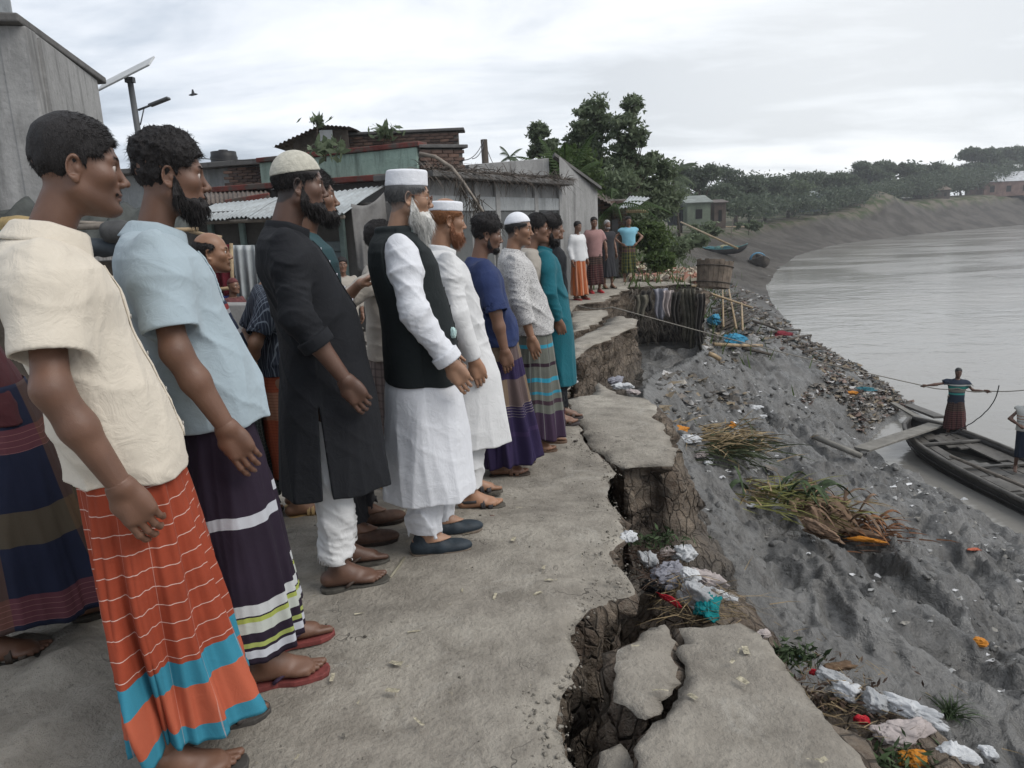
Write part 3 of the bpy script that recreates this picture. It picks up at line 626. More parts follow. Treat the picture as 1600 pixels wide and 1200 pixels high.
# upper brick room and lean-to on the roof
u0, u1 = pt(536, 214, 19), pt(716, 214, 19); zu = pt(600, 209, 19).z
rel(wall('roof_room_backing', (u0.x, u0.y+.1), (u1.x, u1.y+.1), zG-.6, zu, .2, mortar), gb)
bricks((u0.x, u0.y+.08), (u1.x, u1.y+.08), zG-.3, zu, gb, limit=180)
rel(wall('roof_room_coping', (u0.x-.1, u0.y), (u1.x+.15, u1.y), zu+.003, zu+.07, .6, c_dark), gb)
h0, h1, h2 = pt(427, 230, 18), pt(500, 195, 18), pt(543, 198, 18)
tins(h0+Vector((0, 1.6, .0)), h1+Vector((0, 1.6, 0)), h1, h0, 2, tin_r, None, 'tin_sheet')
tins(h1+Vector((0, 1.6, 0)), h2+Vector((0.1, 1.6, 0)), h2, h1, 1, tin_r, None, 'tin_sheet')
for o in [o for o in bpy.data.objects if o.name.startswith('tin_sheet') and o.parent is None]: rel(o, gb)
b_ = MB(); b_.add([(h0.x+.4, 18.2, zG-.2), (h2.x-.05, 18.2, zG-.2), (h2.x-.05, 18.2, h2.z-.04), (h1.x, 18.2, h1.z-.05), (h0.x+.4, 18.2, h0.z+.1)], [(0, 1, 2, 3, 4)]); rel(b_.build('lean_to_wall', wood_d, None, solid=.05), gb)
w0 = pt(508, 211, 18.0); b_ = MB(); b_.box((0, 0, 0), (.30, .04, .24)); o = b_.build('window', c_pale, gb, bevel=.005); o.location = Vector((w0.x, 18.1, w0.z))-Vector(gb.location)
# pale house further left with a water tank
p0, p1 = pt(298, 275, 20), pt(412, 262, 19); zp = pt(404, 258, 19).z
ph = empty('pale_flat_roofed_house', (p0.x, p0.y, G0), 0, 'small pale house with a flat slab roof left of the green parapet', 'house')
rel(wall('wall', (p0.x-2.5, p0.y+.5), (p1.x, p1.y), G0, zp, .2, c_pale), ph); rel(wall('roof_slab', (p0.x-2.9, p0.y+.1), (p1.x+.3, p1.y-.4), zp+.003, zp+.13, 2.5, c_dark), ph)
bricks((p1.x-1.0, p1.y-.02), (p1.x-.05, p1.y-.0), zp-.75, zp-.02, ph, limit=60)
t0 = pt(340, 270, 20.5); wt_ = empty('water_tank', (t0.x, t0.y+.6, zp+.133), 0, 'black plastic water tank standing on the pale flat roof', 'water tank')
b_ = MB(); b_.tube([(0, 0, 0), (0, 0, .05), (0, 0, .14), (0, 0, .18), (0, 0, .30), (0, 0, .34), (0, 0, .45)], [.33, .36, .36, .34, .36, .34, .33], 20); b_.build('tank_body', blackp, wt_, smooth=True); b_ = MB(); b_.tube([(0, 0, .453), (0, 0, .50)], [.14, .12], 14); b_.build('lid', blackp, wt_)
# old tiled lean-to under it, red beam
r_ = empty('old_tin_shed', (p0.x, 15, G0), 0, 'rusty brown tin roofed shed with a faded red fascia under the pale house', 'shed')
a, b, c, d = pt(250, 300, 17.5), pt(418, 292, 17), pt(418, 312, 15), pt(250, 326, 15)
tins(a, b, c, d, 6, tin_r, None); [rel(o, r_) for o in bpy.data.objects if o.name.startswith('tin_sheet') and o.parent is None]
rel(wall('wall', (d.x, 15.3), (c.x, 15.3), G0, c.z-.12, .15, c_dark), r_); e0, e1 = pt(350, 317, 14.6), pt(420, 306, 14.6); rel(wall('fascia', (e0.x, 14.62), (e1.x, 14.6), e0.z-.06, e0.z+.06, .08, c_red, top=e1.z+.06), r_)
# --- tin awning over the shutters
aw = empty('tin_awning_shop', (pt(400, 340, 12).x, 12.5, G0), 0, 'row of shuttered stalls under a long pale corrugated tin awning', 'shop')
a, b, c, d = pt(340, 319, 14.2), pt(598, 291, 12.6), pt(536, 333, 10.6), pt(292, 344, 12.2)
tins(a, b, c, d, 7, tin, None); [rel(o, aw) for o in bpy.data.objects if o.name.startswith('tin_sheet') and o.parent is None]
b_ = MB(); b_.tube([d+Vector((0, .05, -.05)), c+Vector((0, .05, -.05))], .03, 8); rel(b_.build('eaves_pole', bam2, None, smooth=True), aw)
zs = min(c.z, d.z)-.08; L0 = Vector((d.x-.3, d.y+.55)); L1 = Vector((c.x+.9, c.y+.9)); rel(wall('backing_wall', L0, L1, G0, zs+.25, .12, c_dark), aw)
dd = (L1-L0)
for i in range(7):
    A = L0+dd*(i/7+.01); B = L0+dd*((i+1)/7-.015); nrm = Vector((dd.y, -dd.x)).normalized(); nrm = nrm if nrm.y < 0 else -nrm
    if i in (5,): continue
    for r in range(10):
        z = G0+.06+r*.17
        if z+.16 < zs+.2: rel(wall('shutter_slat', A+nrm*.06, B+nrm*.06, z, z+.158, .03, shut), aw)
    rel(wall('post', B+nrm*.10, B+nrm*.10+dd.normalized()*.09, G0, zs+.2, .08, mat('pale teal paint', (.22, .30, .29), .7, .15)), aw)
# hanging tarp and doorway right of the awning
tp0, tp1 = pt(548, 318, 10.9), pt(600, 300, 11.6)
b_ = MB()
def tarp(u, v): P = Vector(tp0).lerp(Vector(tp1), u); return (P.x+.05*v*math.sin(u*9), P.y+.10*math.sin(u*14+v*2)*v, P.z-(0.95+.1*math.sin(u*7))*v+.10*math.sin(u*math.pi)*(v-1))
b_.grid(tarp, 26, 18); tag(b_.build('tarpaulin', mat('grey tarpaulin', (.17, .165, .16), .7, .2, 4, .4, 12), None, smooth=True, solid=.004), 'grey tarpaulin hanging from the awning beside the dark doorway', 'tarpaulin')
# --- red cloth stall
st0 = pt(335, 470, 9.6); rs = empty('market_stall', (st0.x, st0.y, G0), 0, 'open bamboo market stall hung with crimson cloth behind the balding man', 'stall')
redm = mat('crimson cloth', (.16, .018, .030), .85, .2, 5, .4, 14); bl = mat('blue cloth', (.035, .045, .17), .85, .15, 5, .3, 14)
def drape(name, x0, x1, y0, y1, Y, m, root):
    A, B = pt(x0, y0, Y), pt(x1, y0, Y); zt = A.z; zb_ = pt(x0, y1, Y).z; g = MB()
    g.grid(lambda u, v: (A.x+(B.x-A.x)*u, Y+.05*math.sin(u*17)*(.3+v), zt+(B.z-zt)*u+(zb_-zt)*v), 24, 10); rel(g.build(name, m, None, smooth=True, solid=.004), root)
drape('cloth', 312, 362, 382, 462, 9.6, redm, rs); drape('cloth', 322, 364, 462, 476, 9.55, bl, rs)
for (x0, y0, x1, y1, Y) in ((296, 361, 346, 371, 9.4), (300, 412, 362, 406, 9.5), (312, 380, 314, 520, 9.45), (361, 380, 366, 520, 9.5), (332, 452, 366, 449, 9.4)):
    g = MB(); g.tube([pt(x0, y0, Y), pt((x0+x1)/2, (y0+y1)/2+1, Y), pt(x1, y1, Y)], .024, 8); rel(g.build('bamboo_pole', bam, None, smooth=True), rs)
drape('tin_panel', 362, 398, 383, 470, 9.9, tin, rs)
# broken block wall and shed clutter behind the men at left
def rubble_wall(name, x0, x1, y0, Y, label, m, cat='wall'):
    A, B = pt(x0, y0, Y), pt(x1, y0, Y); w = wall(name, (A.x, A.y), (B.x, B.y), G0-.1, A.z, .3, m, top=B.z); tag(w, label, cat); return w
rubble_wall('low_wall', 338, 425, 476, 8.6, 'low rough plastered wall behind the men beside the red cloth stall', c_grey)
# stall clutter at the left behind the two front men
lc = empty('roadside_stall', (pt(20, 400, 7.4).x, 7.4, G0), 0, 'dark roadside stall heaped with tarps and bamboo under the concrete building', 'stall')
rel(wall('counter', (pt(-60, 400, 7.4).x, 7.4), (pt(262, 400, 7.8).x, 7.8), G0, pt(100, 372, 7.5).z-.25, .7, wood_d), lc)
g = MB(); A, B = pt(-60, 345, 7.2), pt(270, 352, 7.8)
g.grid(lambda u, v: (A.x+(B.x-A.x)*u, 7.2+.6*u+.8*v, A.z+(B.z-A.z)*u+.16*v+.06*math.sin(u*23)+.05*math.sin(u*51+v*4)-.25*(1-v)**2), 50, 8); rel(g.build('tarp_roof', mat('dark tarp', (.055, .06, .055), .7, .3, 4, .5, 14), None, smooth=True, solid=.01), lc)
for i in range(7):
    y = 350+random.uniform(-10, 14); g = MB(); x0 = -40+i*40; g.tube([pt(x0, y, 7.15), pt(x0+110, y+random.uniform(-4, 8), 7.3)], random.uniform(.018, .03), 8); rel(g.build('bamboo_pole', random.choice((bam, bam2)), None, smooth=True), lc)
for i, (x, y, c_) in enumerate(((12, 362, (.05, .11, .10)), (70, 352, (.05, .09, .08)), (28, 350, (.30, .22, .10)), (190, 356, (.06, .06, .06)), (150, 380, (.04, .05, .06)))):
    P = pt(x, y+6, 7.1); v, q_ = nets(lambda X, Y, Z: ell(X, Y, Z, (0, 0, 0), (.20, .15, .10))+.03*fbm3(X*9, Y*9, Z*9+i, 3, 5+i), (-.3, -.25, -.2), (.3, .25, .2), .03); o = link('bundle', npmesh('bundle', v, q_), mat('bundle cloth', c_, .8, .2), lc); o.location = P-Vector(lc.location)
# --- grey concrete building behind the row
YL, zl = 12.2, pt(650, 268, 12.2).z; gl = pt(648, 268, YL); YR = solveY(873, 284, zl); gr = pt(873, 284, YR)
cb = empty('grey_concrete_building', (gr.x, gr.y, G0), 0, 'long grey concrete building with closed bays and sloping gable behind the row', 'building')
dG = Vector((gr.x-gl.x, gr.y-gl.y)).normalized(); nG = Vector((dG.y, -dG.x)); nG = nG if nG.y < 0 else -nG; P2 = lambda v: Vector((v.x, v.y))
Lg = (P2(gr)-P2(gl)).length
rel(wall('wall', P2(gl), P2(gr), G0, zl-.10, .25, c_grey), cb)
rel(wall('ledge', P2(gl)+nG*.35, P2(gr)+nG*.35+dG*.05, zl-.097, zl, 1.2, c_dark), cb)
rel(wall('lintel_band', P2(gl)+nG*.05, P2(gr)+nG*.05, zl-.62, zl-.36, .05, c_pale), cb)
for f0, f1 in ((.02, .30), (.34, .44), (.48, .74), (.78, .97)):
    rel(wall('shutter_panel', P2(gl)+dG*Lg*f0+nG*.02, P2(gl)+dG*Lg*f1+nG*.02, G0, zl-.64, .02, mat('grey shutter', (.10, .105, .105), .7, .15, 2, .1)), cb)
for f in (.0, .315, .455, .755, .975): rel(wall('pilaster', P2(gl)+dG*Lg*f+nG*.07, P2(gl)+dG*(Lg*f+.16)+nG*.07, G0, zl-.10, .07, c_grey), cb)
# back parapet and gable
zpb = pt(735, 257, 15.5).z; b0, b1 = pt(732, 257, 15.8), pt(858, 247, 15.8+1.2)
rel(wall('back_parapet', P2(b0), P2(b1), zl+.003, b0.z, .25, c_grey, top=b1.z), cb)
q0 = P2(gr)+dG*.02; ga = pt(858, 247, gr.y+.3); gb2 = pt(932, 297, gr.y+2.6); b_ = MB()
A = Vector((gr.x+.02, gr.y-.02)); B = P2(gb2); th = Vector((.06, .28))
pr = [(A.x, A.y, G0), (B.x, B.y, G0), (B.x, B.y, gb2.z), (A.x, A.y, ga.z)]; b_.add(pr+[(x+th.x, y+th.y, z) for x, y, z in pr], [(0, 1, 2, 3), (7, 6, 5, 4), (0, 4, 5, 1), (1, 5, 6, 2), (2, 6, 7, 3), (3, 7, 4, 0)]); rel(b_.build('gable_wall', c_grey, None, bevel=.02), cb)
b_ = MB(); e = Vector((0, 0, .05)); b_.add([tuple(Vector(p)+Vector((0, 0, h))) for p in [(A.x-.1, A.y-.1, ga.z+.01), (B.x+.12, B.y-.1, gb2.z+.01), (B.x+.12, B.y+.5, gb2.z+.01), (A.x-.1, A.y+.6, ga.z+.01)] for h in (0, .07)], [(0, 2, 4, 6), (7, 5, 3, 1), (0, 1, 3, 2), (2, 3, 5, 4), (4, 5, 7, 6), (6, 7, 1, 0)]); rel(b_.build('gable_coping', c_dark, None), cb)
# dead thatch and a bent bamboo on the ledge
rng = np.random.default_rng(5); n = 1500; u = rng.random(n); base = np.stack([gl.x+(gr.x-gl.x)*u+nG.x*.2, gl.y+(gr.y-gl.y)*u+nG.y*.2, zl+.02+0*u], 1)+rng.normal(0, .05, (n, 3))*[1, 1, .4]
v, q_, t_ = strands(base, np.stack([rng.normal(0, 1, n), rng.normal(0, .4, n)-.3, rng.normal(0.1, .35, n)], 1), .35*rng.random(n)+.1, .008, rng, bend=np.tile([0, 0, -.6], (n, 1)))
tag(link('dead_thatch', npmesh('dead_thatch', v, q_, t_), mat('dead thatch', (.12, .10, .085), .95, .3)), 'mass of dry thatch straw lying along the grey ledge', 'thatch', kind='stuff')
g = MB(); P = [pt(655, 240, 11.9), pt(680, 245, 11.9), pt(706, 262, 11.8), pt(724, 285, 11.7), pt(742, 312, 11.6), pt(765, 345, 11.5)]; g.tube(P, [.03, .03, .028, .026, .022, .012], 8)
bb = g.build('bent_bamboo', bam2, None, smooth=True); tag(bb, 'long bent bamboo stalk leaning off the ledge of the grey building', 'bamboo')
v, q_, t_ = strands(np.array([P[3+int(i % 3)] for i in range(160)])+rng.normal(0, .06, (160, 3)), np.stack([rng.normal(.1, .4, 160), rng.normal(0, .3, 160), -np.ones(160)], 1), .35, .006, rng); link('twigs', npmesh('twigs', v, q_, t_), wood_d, bb)['kind'] = 'stuff'
# utility pole and wires
up = pt(762, 255, 21); ut = pt(756, 218, 21); pl = empty('utility_pole', (up.x, up.y, G0), 0, 'leaning utility pole with slack wires above the grey building', 'utility pole')
g = MB(); g.tube([(0, 0, 0), (ut.x-up.x, 0, ut.z-G0)], [.12, .09], 8); g.build('pole', wood_d, pl, smooth=True)
def wire(a, b, sag, parent=None, r=.010, label=None):
    a = Vector(a); b = Vector(b); g = MB(); g.tube([a.lerp(b, t)-Vector((0, 0, sag*4*t*(1-t))) for t in [i/16 for i in range(17)]], r, 5); o = g.build('wire', blackp, None, smooth=True)
    if parent is not None: rel(o, parent)
    if label: tag(o, label, 'wire')
    return o
wire(ut, pt(722, 250, 15), .15, pl); wire(ut-Vector((0, 0, .1)), pt(738, 248, 17), .1, pl); wire(ut, pt(775, 262, 25), .1, pl)
wire(pt(295, 246, 17), pt(520, 236, 19), .12, None, .010, 'thin overhead wire crossing the sky behind the dark-haired bearded man')
# --- brick shed at the end
YS = 21.4; k0, k1 = pt(931, 320, YS), pt(986, 320, YS+.3); zk = pt(940, 312, YS).z
bs = empty('brick_shed', (k0.x, k0.y, G0+.28), 0, 'small brick shed with a loose tin roof behind the far group of men', 'shed')
rel(wall('wall', P2(k0), (k1.x-.12, k1.y), G0+.28, zk, .2, mortar), bs); bricks((k0.x+.02, k0.y), (k1.x-.14, k1.y), G0+.28, zk-.02, bs, keep=lambda u, r: not (.42 < u < .60 and r < .8))
g = MB(); dx = (k1.x-k0.x); g.box((k0.x+dx*.5, k0.y-.03, G0+1.12), (dx*.17, .03, 1.6)); rel(g.build('door', mat('grey door', (.09, .09, .09), .8), None), bs)
tins(pt(928, 297, 23.4), pt(975, 318, 23.4), pt(978, 330, 20.9), pt(926, 306, 20.9), 2, tin_r, None); tins(pt(985, 306, 22.4), pt(1017, 309, 22.4), pt(998, 322, 20.8), pt(968, 325, 20.8), 1, tin, None)
[rel(o, bs) for o in bpy.data.objects if o.name.startswith('tin_sheet') and o.parent is None]
g = MB(); g.tube([pt(978, 330, 20.9), pt(1013, 330, 20.8)], .05, 6); rel(g.build('roof_plank', bam, None), bs)
# --- far houses
def hut(name, x0, x1, ytop, ybot, Y, wc, rc, label, depth=4.0, pitch=.25, cat='house', nwin=1, over=.25):
    A, B = pt(x0, ybot, Y), pt(x1, ybot, Y); zt = pt((x0+x1)/2, ytop, Y).z; zg = min(A.z, B.z)-.4; W = B.x-A.x; r = empty(name, ((A.x+B.x)/2, Y, zg), 0, label, cat)
    h = zt-zg; wh = h*(1-pitch); g = MB(); g.box((0, depth/2, wh/2), (W, depth, wh)); g.build('wall', mat(name+' wall', wc, .9, .25, .8, .1), r)
    g = MB(); o = over; g.add([(-W/2-o, -o, wh-.02), (W/2+o, -o, wh-.02), (W/2+o, depth+o, h), (-W/2-o, depth+o, h), (-W/2-o, -o, wh+.06), (W/2+o, -o, wh+.06), (W/2+o, depth+o, h+.08), (-W/2-o, depth+o, h+.08)], [(0, 3, 2, 1), (4, 5, 6, 7), (0, 1, 5, 4), (1, 2, 6, 5), (2, 3, 7, 6), (3, 0, 4, 7)]); g.build('roof', mat(name+' roof', rc, .7, .25, .8, .1), r)
    for i in range(nwin):
        g = MB(); g.box(((i+.5)/nwin*W-W/2, -.03, wh*.5), (W/nwin*.28, .06, wh*.42)); g.build('window' if i else 'door', mat('painted opening shade', (.012, .012, .012), .9, .1), r)  # near-black boxes paint the shade inside the door and window openings
    return r
hut('green_tin_hut', 1074, 1110, 305, 345, 80, (.16, .19, .14), (.20, .22, .20), 'pale green tin hut on stilts at the top of the mud bank', 3)
hut('dark_hut', 1053, 1070, 314, 346, 82, (.06, .065, .07), (.10, .10, .10), 'dark hut behind the bushes left of the pale green hut', 3)
hut('brown_tin_hut', 1116, 1134, 312, 351, 84, (.11, .085, .07), (.12, .10, .09), 'narrow rusty brown hut right of the pale green hut', 2, .1)
hut('blue_grey_hut', 1256, 1282, 298, 327, 152, (.13, .17, .18), (.22, .24, .23), 'small blue-grey hut under the big trees on the far bank', 4)
hut('blue_hut', 1391, 1413, 290, 304, 206, (.05, .13, .24), (.16, .17, .17), 'blue walled hut on the far bank behind the soil mound', 5)
hut('yellow_green_hut', 1414, 1436, 291, 305, 208, (.17, .18, .08), (.17, .18, .17), 'dull yellow-green hut beside the blue hut on the far bank', 5)
hut('thatched_hut', 1441, 1484, 283, 308, 203, (.07, .055, .045), (.22, .17, .14), 'open hut with pale brown thatch roof on the far bank', 6, .5, nwin=3)
hut('orange_roofed_house', 1521, 1548, 274, 292, 240, (.10, .09, .08), (.26, .085, .05), 'house with an orange-red roof behind the long white shed', 6, .55)
hut('long_white_shed', 1537, 1640, 266, 301, 222, (.19, .12, .10), (.48, .49, .50), 'long shed with a white tin roof at the right edge of the far bank', 8, .42, nwin=4)
for (x, y, Y, c_, lb) in ((1192, 327, 136, (.12, .17, .25), 'pale blue tarp tent at the foot of the far trees'), (1222, 322, 142, (.02, .05, .12), 'dark blue tarp shelter beside the pale blue tent')):
    P = pt(x, y+7, Y); v, q_ = nets(lambda X, Y_, Z: smax(ell(X, Y_, Z, (0, 0, 0), (2.0, 1.4, 1.5)), -Z, .05)+.06*fbm3(X*2, Y_*2, Z*2, 2, 4), (-2, -2, -.3), (2, 2, 2), .16); o = link('tarp_shelter', npmesh('tarp_shelter', v, q_), mat('tarp '+lb[:6], c_, .5)); o.location = P; tag(o, lb, 'tarp')
# bird
bp = pt(302, 148, 22); g = MB(); g.grid(lambda u, v: ((v-.5)*.10*(1-abs(u-.5)*1.2), (u-.5)*.5, .06*abs(u-.5)*2), 9, 3); g.tube([(-.12, 0, 0), (-.04, 0, 0), (.06, 0, .01), (.12, 0, .005)], [.01, .035, .03, .008], 8); o = g.build('bird', blackp, None, smooth=True, solid=.004); o.location = bp; o.rotation_euler = (.5, -.1, .3); tag(o, 'small dark bird flying in the sky above the bearded man', 'bird')
# ================================================================== trees and plants
def leaf_mat(name, c, c2):
    t = NT(name); v = t.attr('col'); k = t.mix(t.sep(v)[0], c, c2); k = t.mix(t.mr(t.noise(1.3, 3, .6), .35, .65, 0, .4), k, tuple(x*.55 for x in c)); t.col(k); t.rough(.65); t.spec(.25)
    tr = t.N('ShaderNodeBsdfTranslucent'); t.L(k, tr.inputs[0]); mx = t.N('ShaderNodeMixShader'); mx.inputs[0].default_value = .38; t.L(t.b.outputs[0], mx.inputs[1]); t.L(tr.outputs[0], mx.inputs[2]); t.L(mx.outputs[0], t.out.inputs[0]); return t.m
lf_a = leaf_mat('mid green leaves', (0.100, 0.132, 0.075), (0.170, 0.205, 0.125)); lf_b = leaf_mat('deep green leaves', (0.068, 0.092, 0.060), (0.125, 0.152, 0.100)); lf_c = leaf_mat('fresh green leaves', (0.050, 0.085, 0.025), (0.115, 0.155, 0.055))
bark = mat('tree bark', (0.085, 0.070, 0.055), 0.9, 0.3, 6, .6, 40)
def leaf_quads(C, size, rng, tall=1.6):
    n = len(C); a = rng.normal(size=(n, 3)); a /= np.linalg.norm(a, axis=1, keepdims=True); b = np.cross(a, rng.normal(size=(n, 3))); b /= np.linalg.norm(b, axis=1, keepdims=True)
    s = size*(0.6+0.8*rng.random((n, 1))); v = np.stack([C-a*s*tall*.5, C+b*s*.32, C+a*s*tall*.5, C-b*s*.32], 1).reshape(-1, 3); q = np.arange(n)[:, None]*4+np.array([[0, 1, 2, 3]])
    return v, q
def crown(blobs, n, size, rng, clump=.30, per=None):
    """blobs: centre, radii. leaves gather in many small clumps, so the sky shows between them"""
    vol = np.array([b[1][0]*b[1][1]*b[1][2] for b in blobs]); w = vol**.75; w /= w.sum(); out = []; cl = []
    for (c, r), k in zip(blobs, w):
        m = max(5, int(k*n/(per or 70))); d = rng.normal(size=(m, 3)); d /= np.linalg.norm(d, axis=1, keepdims=True); rad = rng.random((m, 1))**.40; pc = np.array(c)+d*rad*np.array(r)
        cl.append(pc); kk = max(8, int(k*n/m)); rr = clump*min(r)*(.5+.9*rng.random((m, 1, 1)))
        g = rng.normal(size=(m, kk, 3))*rr*[1.25, 1.25, .62]; out.append((pc[:, None]+g).reshape(-1, 3))
    return np.concatenate(out), np.concatenate(cl)
def tree(name, base, blobs, n, size, m, label, group, seed, trunk=.18, limbs=14, fork=.45, clump=.30, per=None, cat='tree'):
    rng = np.random.default_rng(seed); base = Vector(base); r = empty(name, base, 0, label, cat, group); bl = [((Vector(c)-base), rr) for c, rr in blobs]
    L, cl = crown([(tuple(c), rr) for c, rr in bl], n, size, rng, clump, per); v, q = leaf_quads(L, size, rng); me = npmesh('crown', v, q, smooth=False)
    tone = np.repeat(np.clip(.5+.33*vnoise3(L[:, 0]/1.2, L[:, 1]/1.2, L[:, 2]/1.2, seed)+rng.normal(0, .16, len(L)), 0, 1), 4); vcol(me, 'col', np.stack([tone]*3, 1)); link('crown', me, m, r)
    g = MB(); cen = sum((c for c, _ in bl), Vector())/len(bl); top = Vector((cen.x*.7, cen.y*.7, cen.z)); H = cen.z; f = Vector((top.x*.35, top.y*.35, H*fork))
    g.tube([Vector((0, 0, -.3)), Vector((f.x*.4, f.y*.4, f.z*.5)), f, top], [trunk*1.15, trunk*.9, trunk*.75, trunk*.35], 9)
    for p in cl[rng.choice(len(cl), min(limbs, len(cl)), False)]:
        p = Vector(p); t0 = rng.uniform(.0, .8); s = f.lerp(top, t0); mid = s.lerp(p, .5)+Vector(rng.normal(0, .12, 3)*min(1.0, H*.08)); g.tube([s, mid, p], [trunk*.38, trunk*.22, trunk*.08], 5, False)
    g.build('trunk', bark, r, smooth=True); return r
def B(x, y, rx, ry, Y, dy=None):
    P = aty(x, y, Y); k = Y/CF; return (Vector(P), (rx*k, (dy if dy else rx*k*.9), ry*k))
TG = 'slender trees behind the grey building'
def gb_(x, y): return Vector((x, y, float(ground_far(x, y))))
def tree_px(name, bx, Y, blobs, n, size, m, label, group, seed, **k):
    p = aty(bx, 400, Y); return tree(name, gb_(p[0], Y), [B(*b, Y+random.uniform(-.6, .6)) for b in blobs], n, size, m, label, group, seed, **k)
tree_px('tree', 930, 27, [(928, 172, 20, 24), (905, 198, 18, 22), (942, 200, 20, 22), (915, 232, 26, 20), (895, 225, 14, 14), (935, 262, 24, 22)], 9000, .105, lf_a, 'tallest slender tree with an airy crown above the grey gable', TG, 1, trunk=.13, limbs=40, clump=.21, per=60)
tree_px('tree', 985, 26, [(988, 172, 17, 22), (972, 198, 17, 18), (998, 215, 16, 18), (976, 238, 24, 20), (1000, 262, 22, 16), (968, 275, 24, 24)], 9000, .105, lf_a, 'second airy tree right of the tallest with bare twigs', TG, 2, trunk=.13, limbs=40, clump=.21, per=60)
tree_px('tree', 845, 31, [(842, 208, 13, 15), (850, 232, 19, 12), (835, 240, 10, 8), (862, 225, 9, 8)], 5500, .115, lf_a, 'small tree top rising behind the back parapet at left', TG, 3, trunk=.10, limbs=14, clump=.21, per=60)
tree_px('tree', 885, 24, [(872, 255, 30, 18), (900, 262, 28, 24), (862, 275, 22, 14), (905, 300, 32, 26)], 9500, .115, lf_c, 'bright green bushy tree just behind the gable', TG, 4, trunk=.10, limbs=18)
tree_px('tree', 1025, 27, [(1024, 246, 17, 13), (1040, 268, 20, 18), (1010, 295, 30, 26), (1035, 312, 28, 26), (985, 315, 34, 30), (1005, 345, 34, 26)], 13000, .115, lf_a, 'leafy tree behind the brick shed leaning over the bank', TG, 5, trunk=.12, limbs=26, clump=.27)
tree_px('tree', 950, 25, [(945, 295, 38, 30), (930, 330, 30, 20), (965, 335, 30, 20)], 5500, .12, lf_a, 'dark bushy tree low between the slender trees', TG, 6, trunk=.12, limbs=12)
UG = 'weedy bushes on the bank beside the shed'
for i, (x, y, rx, ry, Y, lb) in enumerate(((1012, 368, 28, 24, 21.5, 'green bush right behind the man with hands on hips'), (1045, 385, 26, 20, 23.5, 'green bush on the bank edge left of the boat with nets'), (1030, 408, 18, 14, 21, 'low green weeds below the bushes beside the rubble'), (1078, 372, 22, 12, 34, 'low bush on the mud bank below the green hut'), (1100, 358, 26, 9, 50, 'pale bush under the green hut'), (1170, 352, 18, 7, 75, 'small bush at the foot of the far trees'))):
    p = aty(x, y, Y); tree('bush', gb_(p[0], Y) if i != 3 else Vector((p[0], p[1], p[2]-.4)), [B(x, y, rx, ry, Y), B(x+rx*.5, y+ry*.4, rx*.6, ry*.6, Y), B(x-rx*.5, y+ry*.3, rx*.6, ry*.6, Y)], 2600 if i < 3 else 900, .10 if i < 3 else .22, lf_c if i in (0, 2) else lf_a, lb, UG, 20+i, trunk=.03, limbs=8, fork=.2, cat='bush')
# arching banana and palm fronds among them
def frond(g, a, tip, w, rng, drop=.5, n=12, both=True):
    a = Vector(a); tip = Vector(tip); pts = [a.lerp(tip, t)+Vector((0, 0, drop*4*t*(1-t))) for t in [i/n for i in range(n+1)]]; g.tube(pts, [w*.05]*(n)+[w*.01], 4, False)
    d = (tip-a).normalized(); s = d.cross(Vector((0, 0, 1))).normalized()
    for i in range(1, n*2):
        t = i/(n*2); p = a.lerp(tip, t)+Vector((0, 0, drop*4*t*(1-t))); L = w*math.sin(math.pi*min(1, t*.9+.12))
        for sg in (-1, 1):
            q = p+(s*sg*.75+d*.55-Vector((0, 0, .45)))*L*rng.uniform(.8, 1.1); e = d*w*.07; g.add([p-e, p+e, q], [(0, 1, 2)])
def palm(name, x0, y0, x1, y1, Y, nf, L, w, label, seed, m=None, cat='palm', parts='frond', rise=.5):
    a = aty(x0, y0, Y); c = Vector(aty(x1, y1, Y)); rng = random.Random(seed); z0 = float(ground_far(a[0], Y)); r = empty(name, (a[0], Y, z0), 0, label, cat); o = Vector((a[0], Y, z0))
    g = MB(); g.tube([Vector((0, 0, 0)), (c-o)*.5+Vector((.1, 0, 0)), c-o], [.14*w, .11*w, .09*w], 8); g.build('trunk', bark, r, smooth=True)
    for i in range(nf):
        an = 2*math.pi*i/nf+rng.uniform(-.2, .2); el = rng.uniform(-.7, .8)*rise*2; g = MB(); tip = (c-o)+Vector((math.cos(an)*math.cos(el), math.sin(an)*math.cos(el), math.sin(el)))*L; frond(g, c-o, tip, w, rng, drop=L*.16); g.build(parts, m or lf_a, r)
    return r
palm('coconut_palm', 1062, 345, 1050, 272, 62, 15, 2.3, .8, 'coconut palm standing out against the sky left of the far trees', 4)
palm('coconut_palm', 800, 300, 797, 246, 60, 9, 1.2, .5, 'palm crown just showing above the back parapet', 6)
palm('banana_plant', 895, 350, 885, 300, 22.5, 7, 1.9, .42, 'banana plant with long arching fronds behind the gable', 8, lf_c, 'banana plant', rise=.7)
palm('banana_plant', 962, 360, 955, 325, 21.5, 8, 1.8, .40, 'banana plant with pale drooping fronds behind the brick shed', 9, lf_c, 'banana plant', rise=.6)
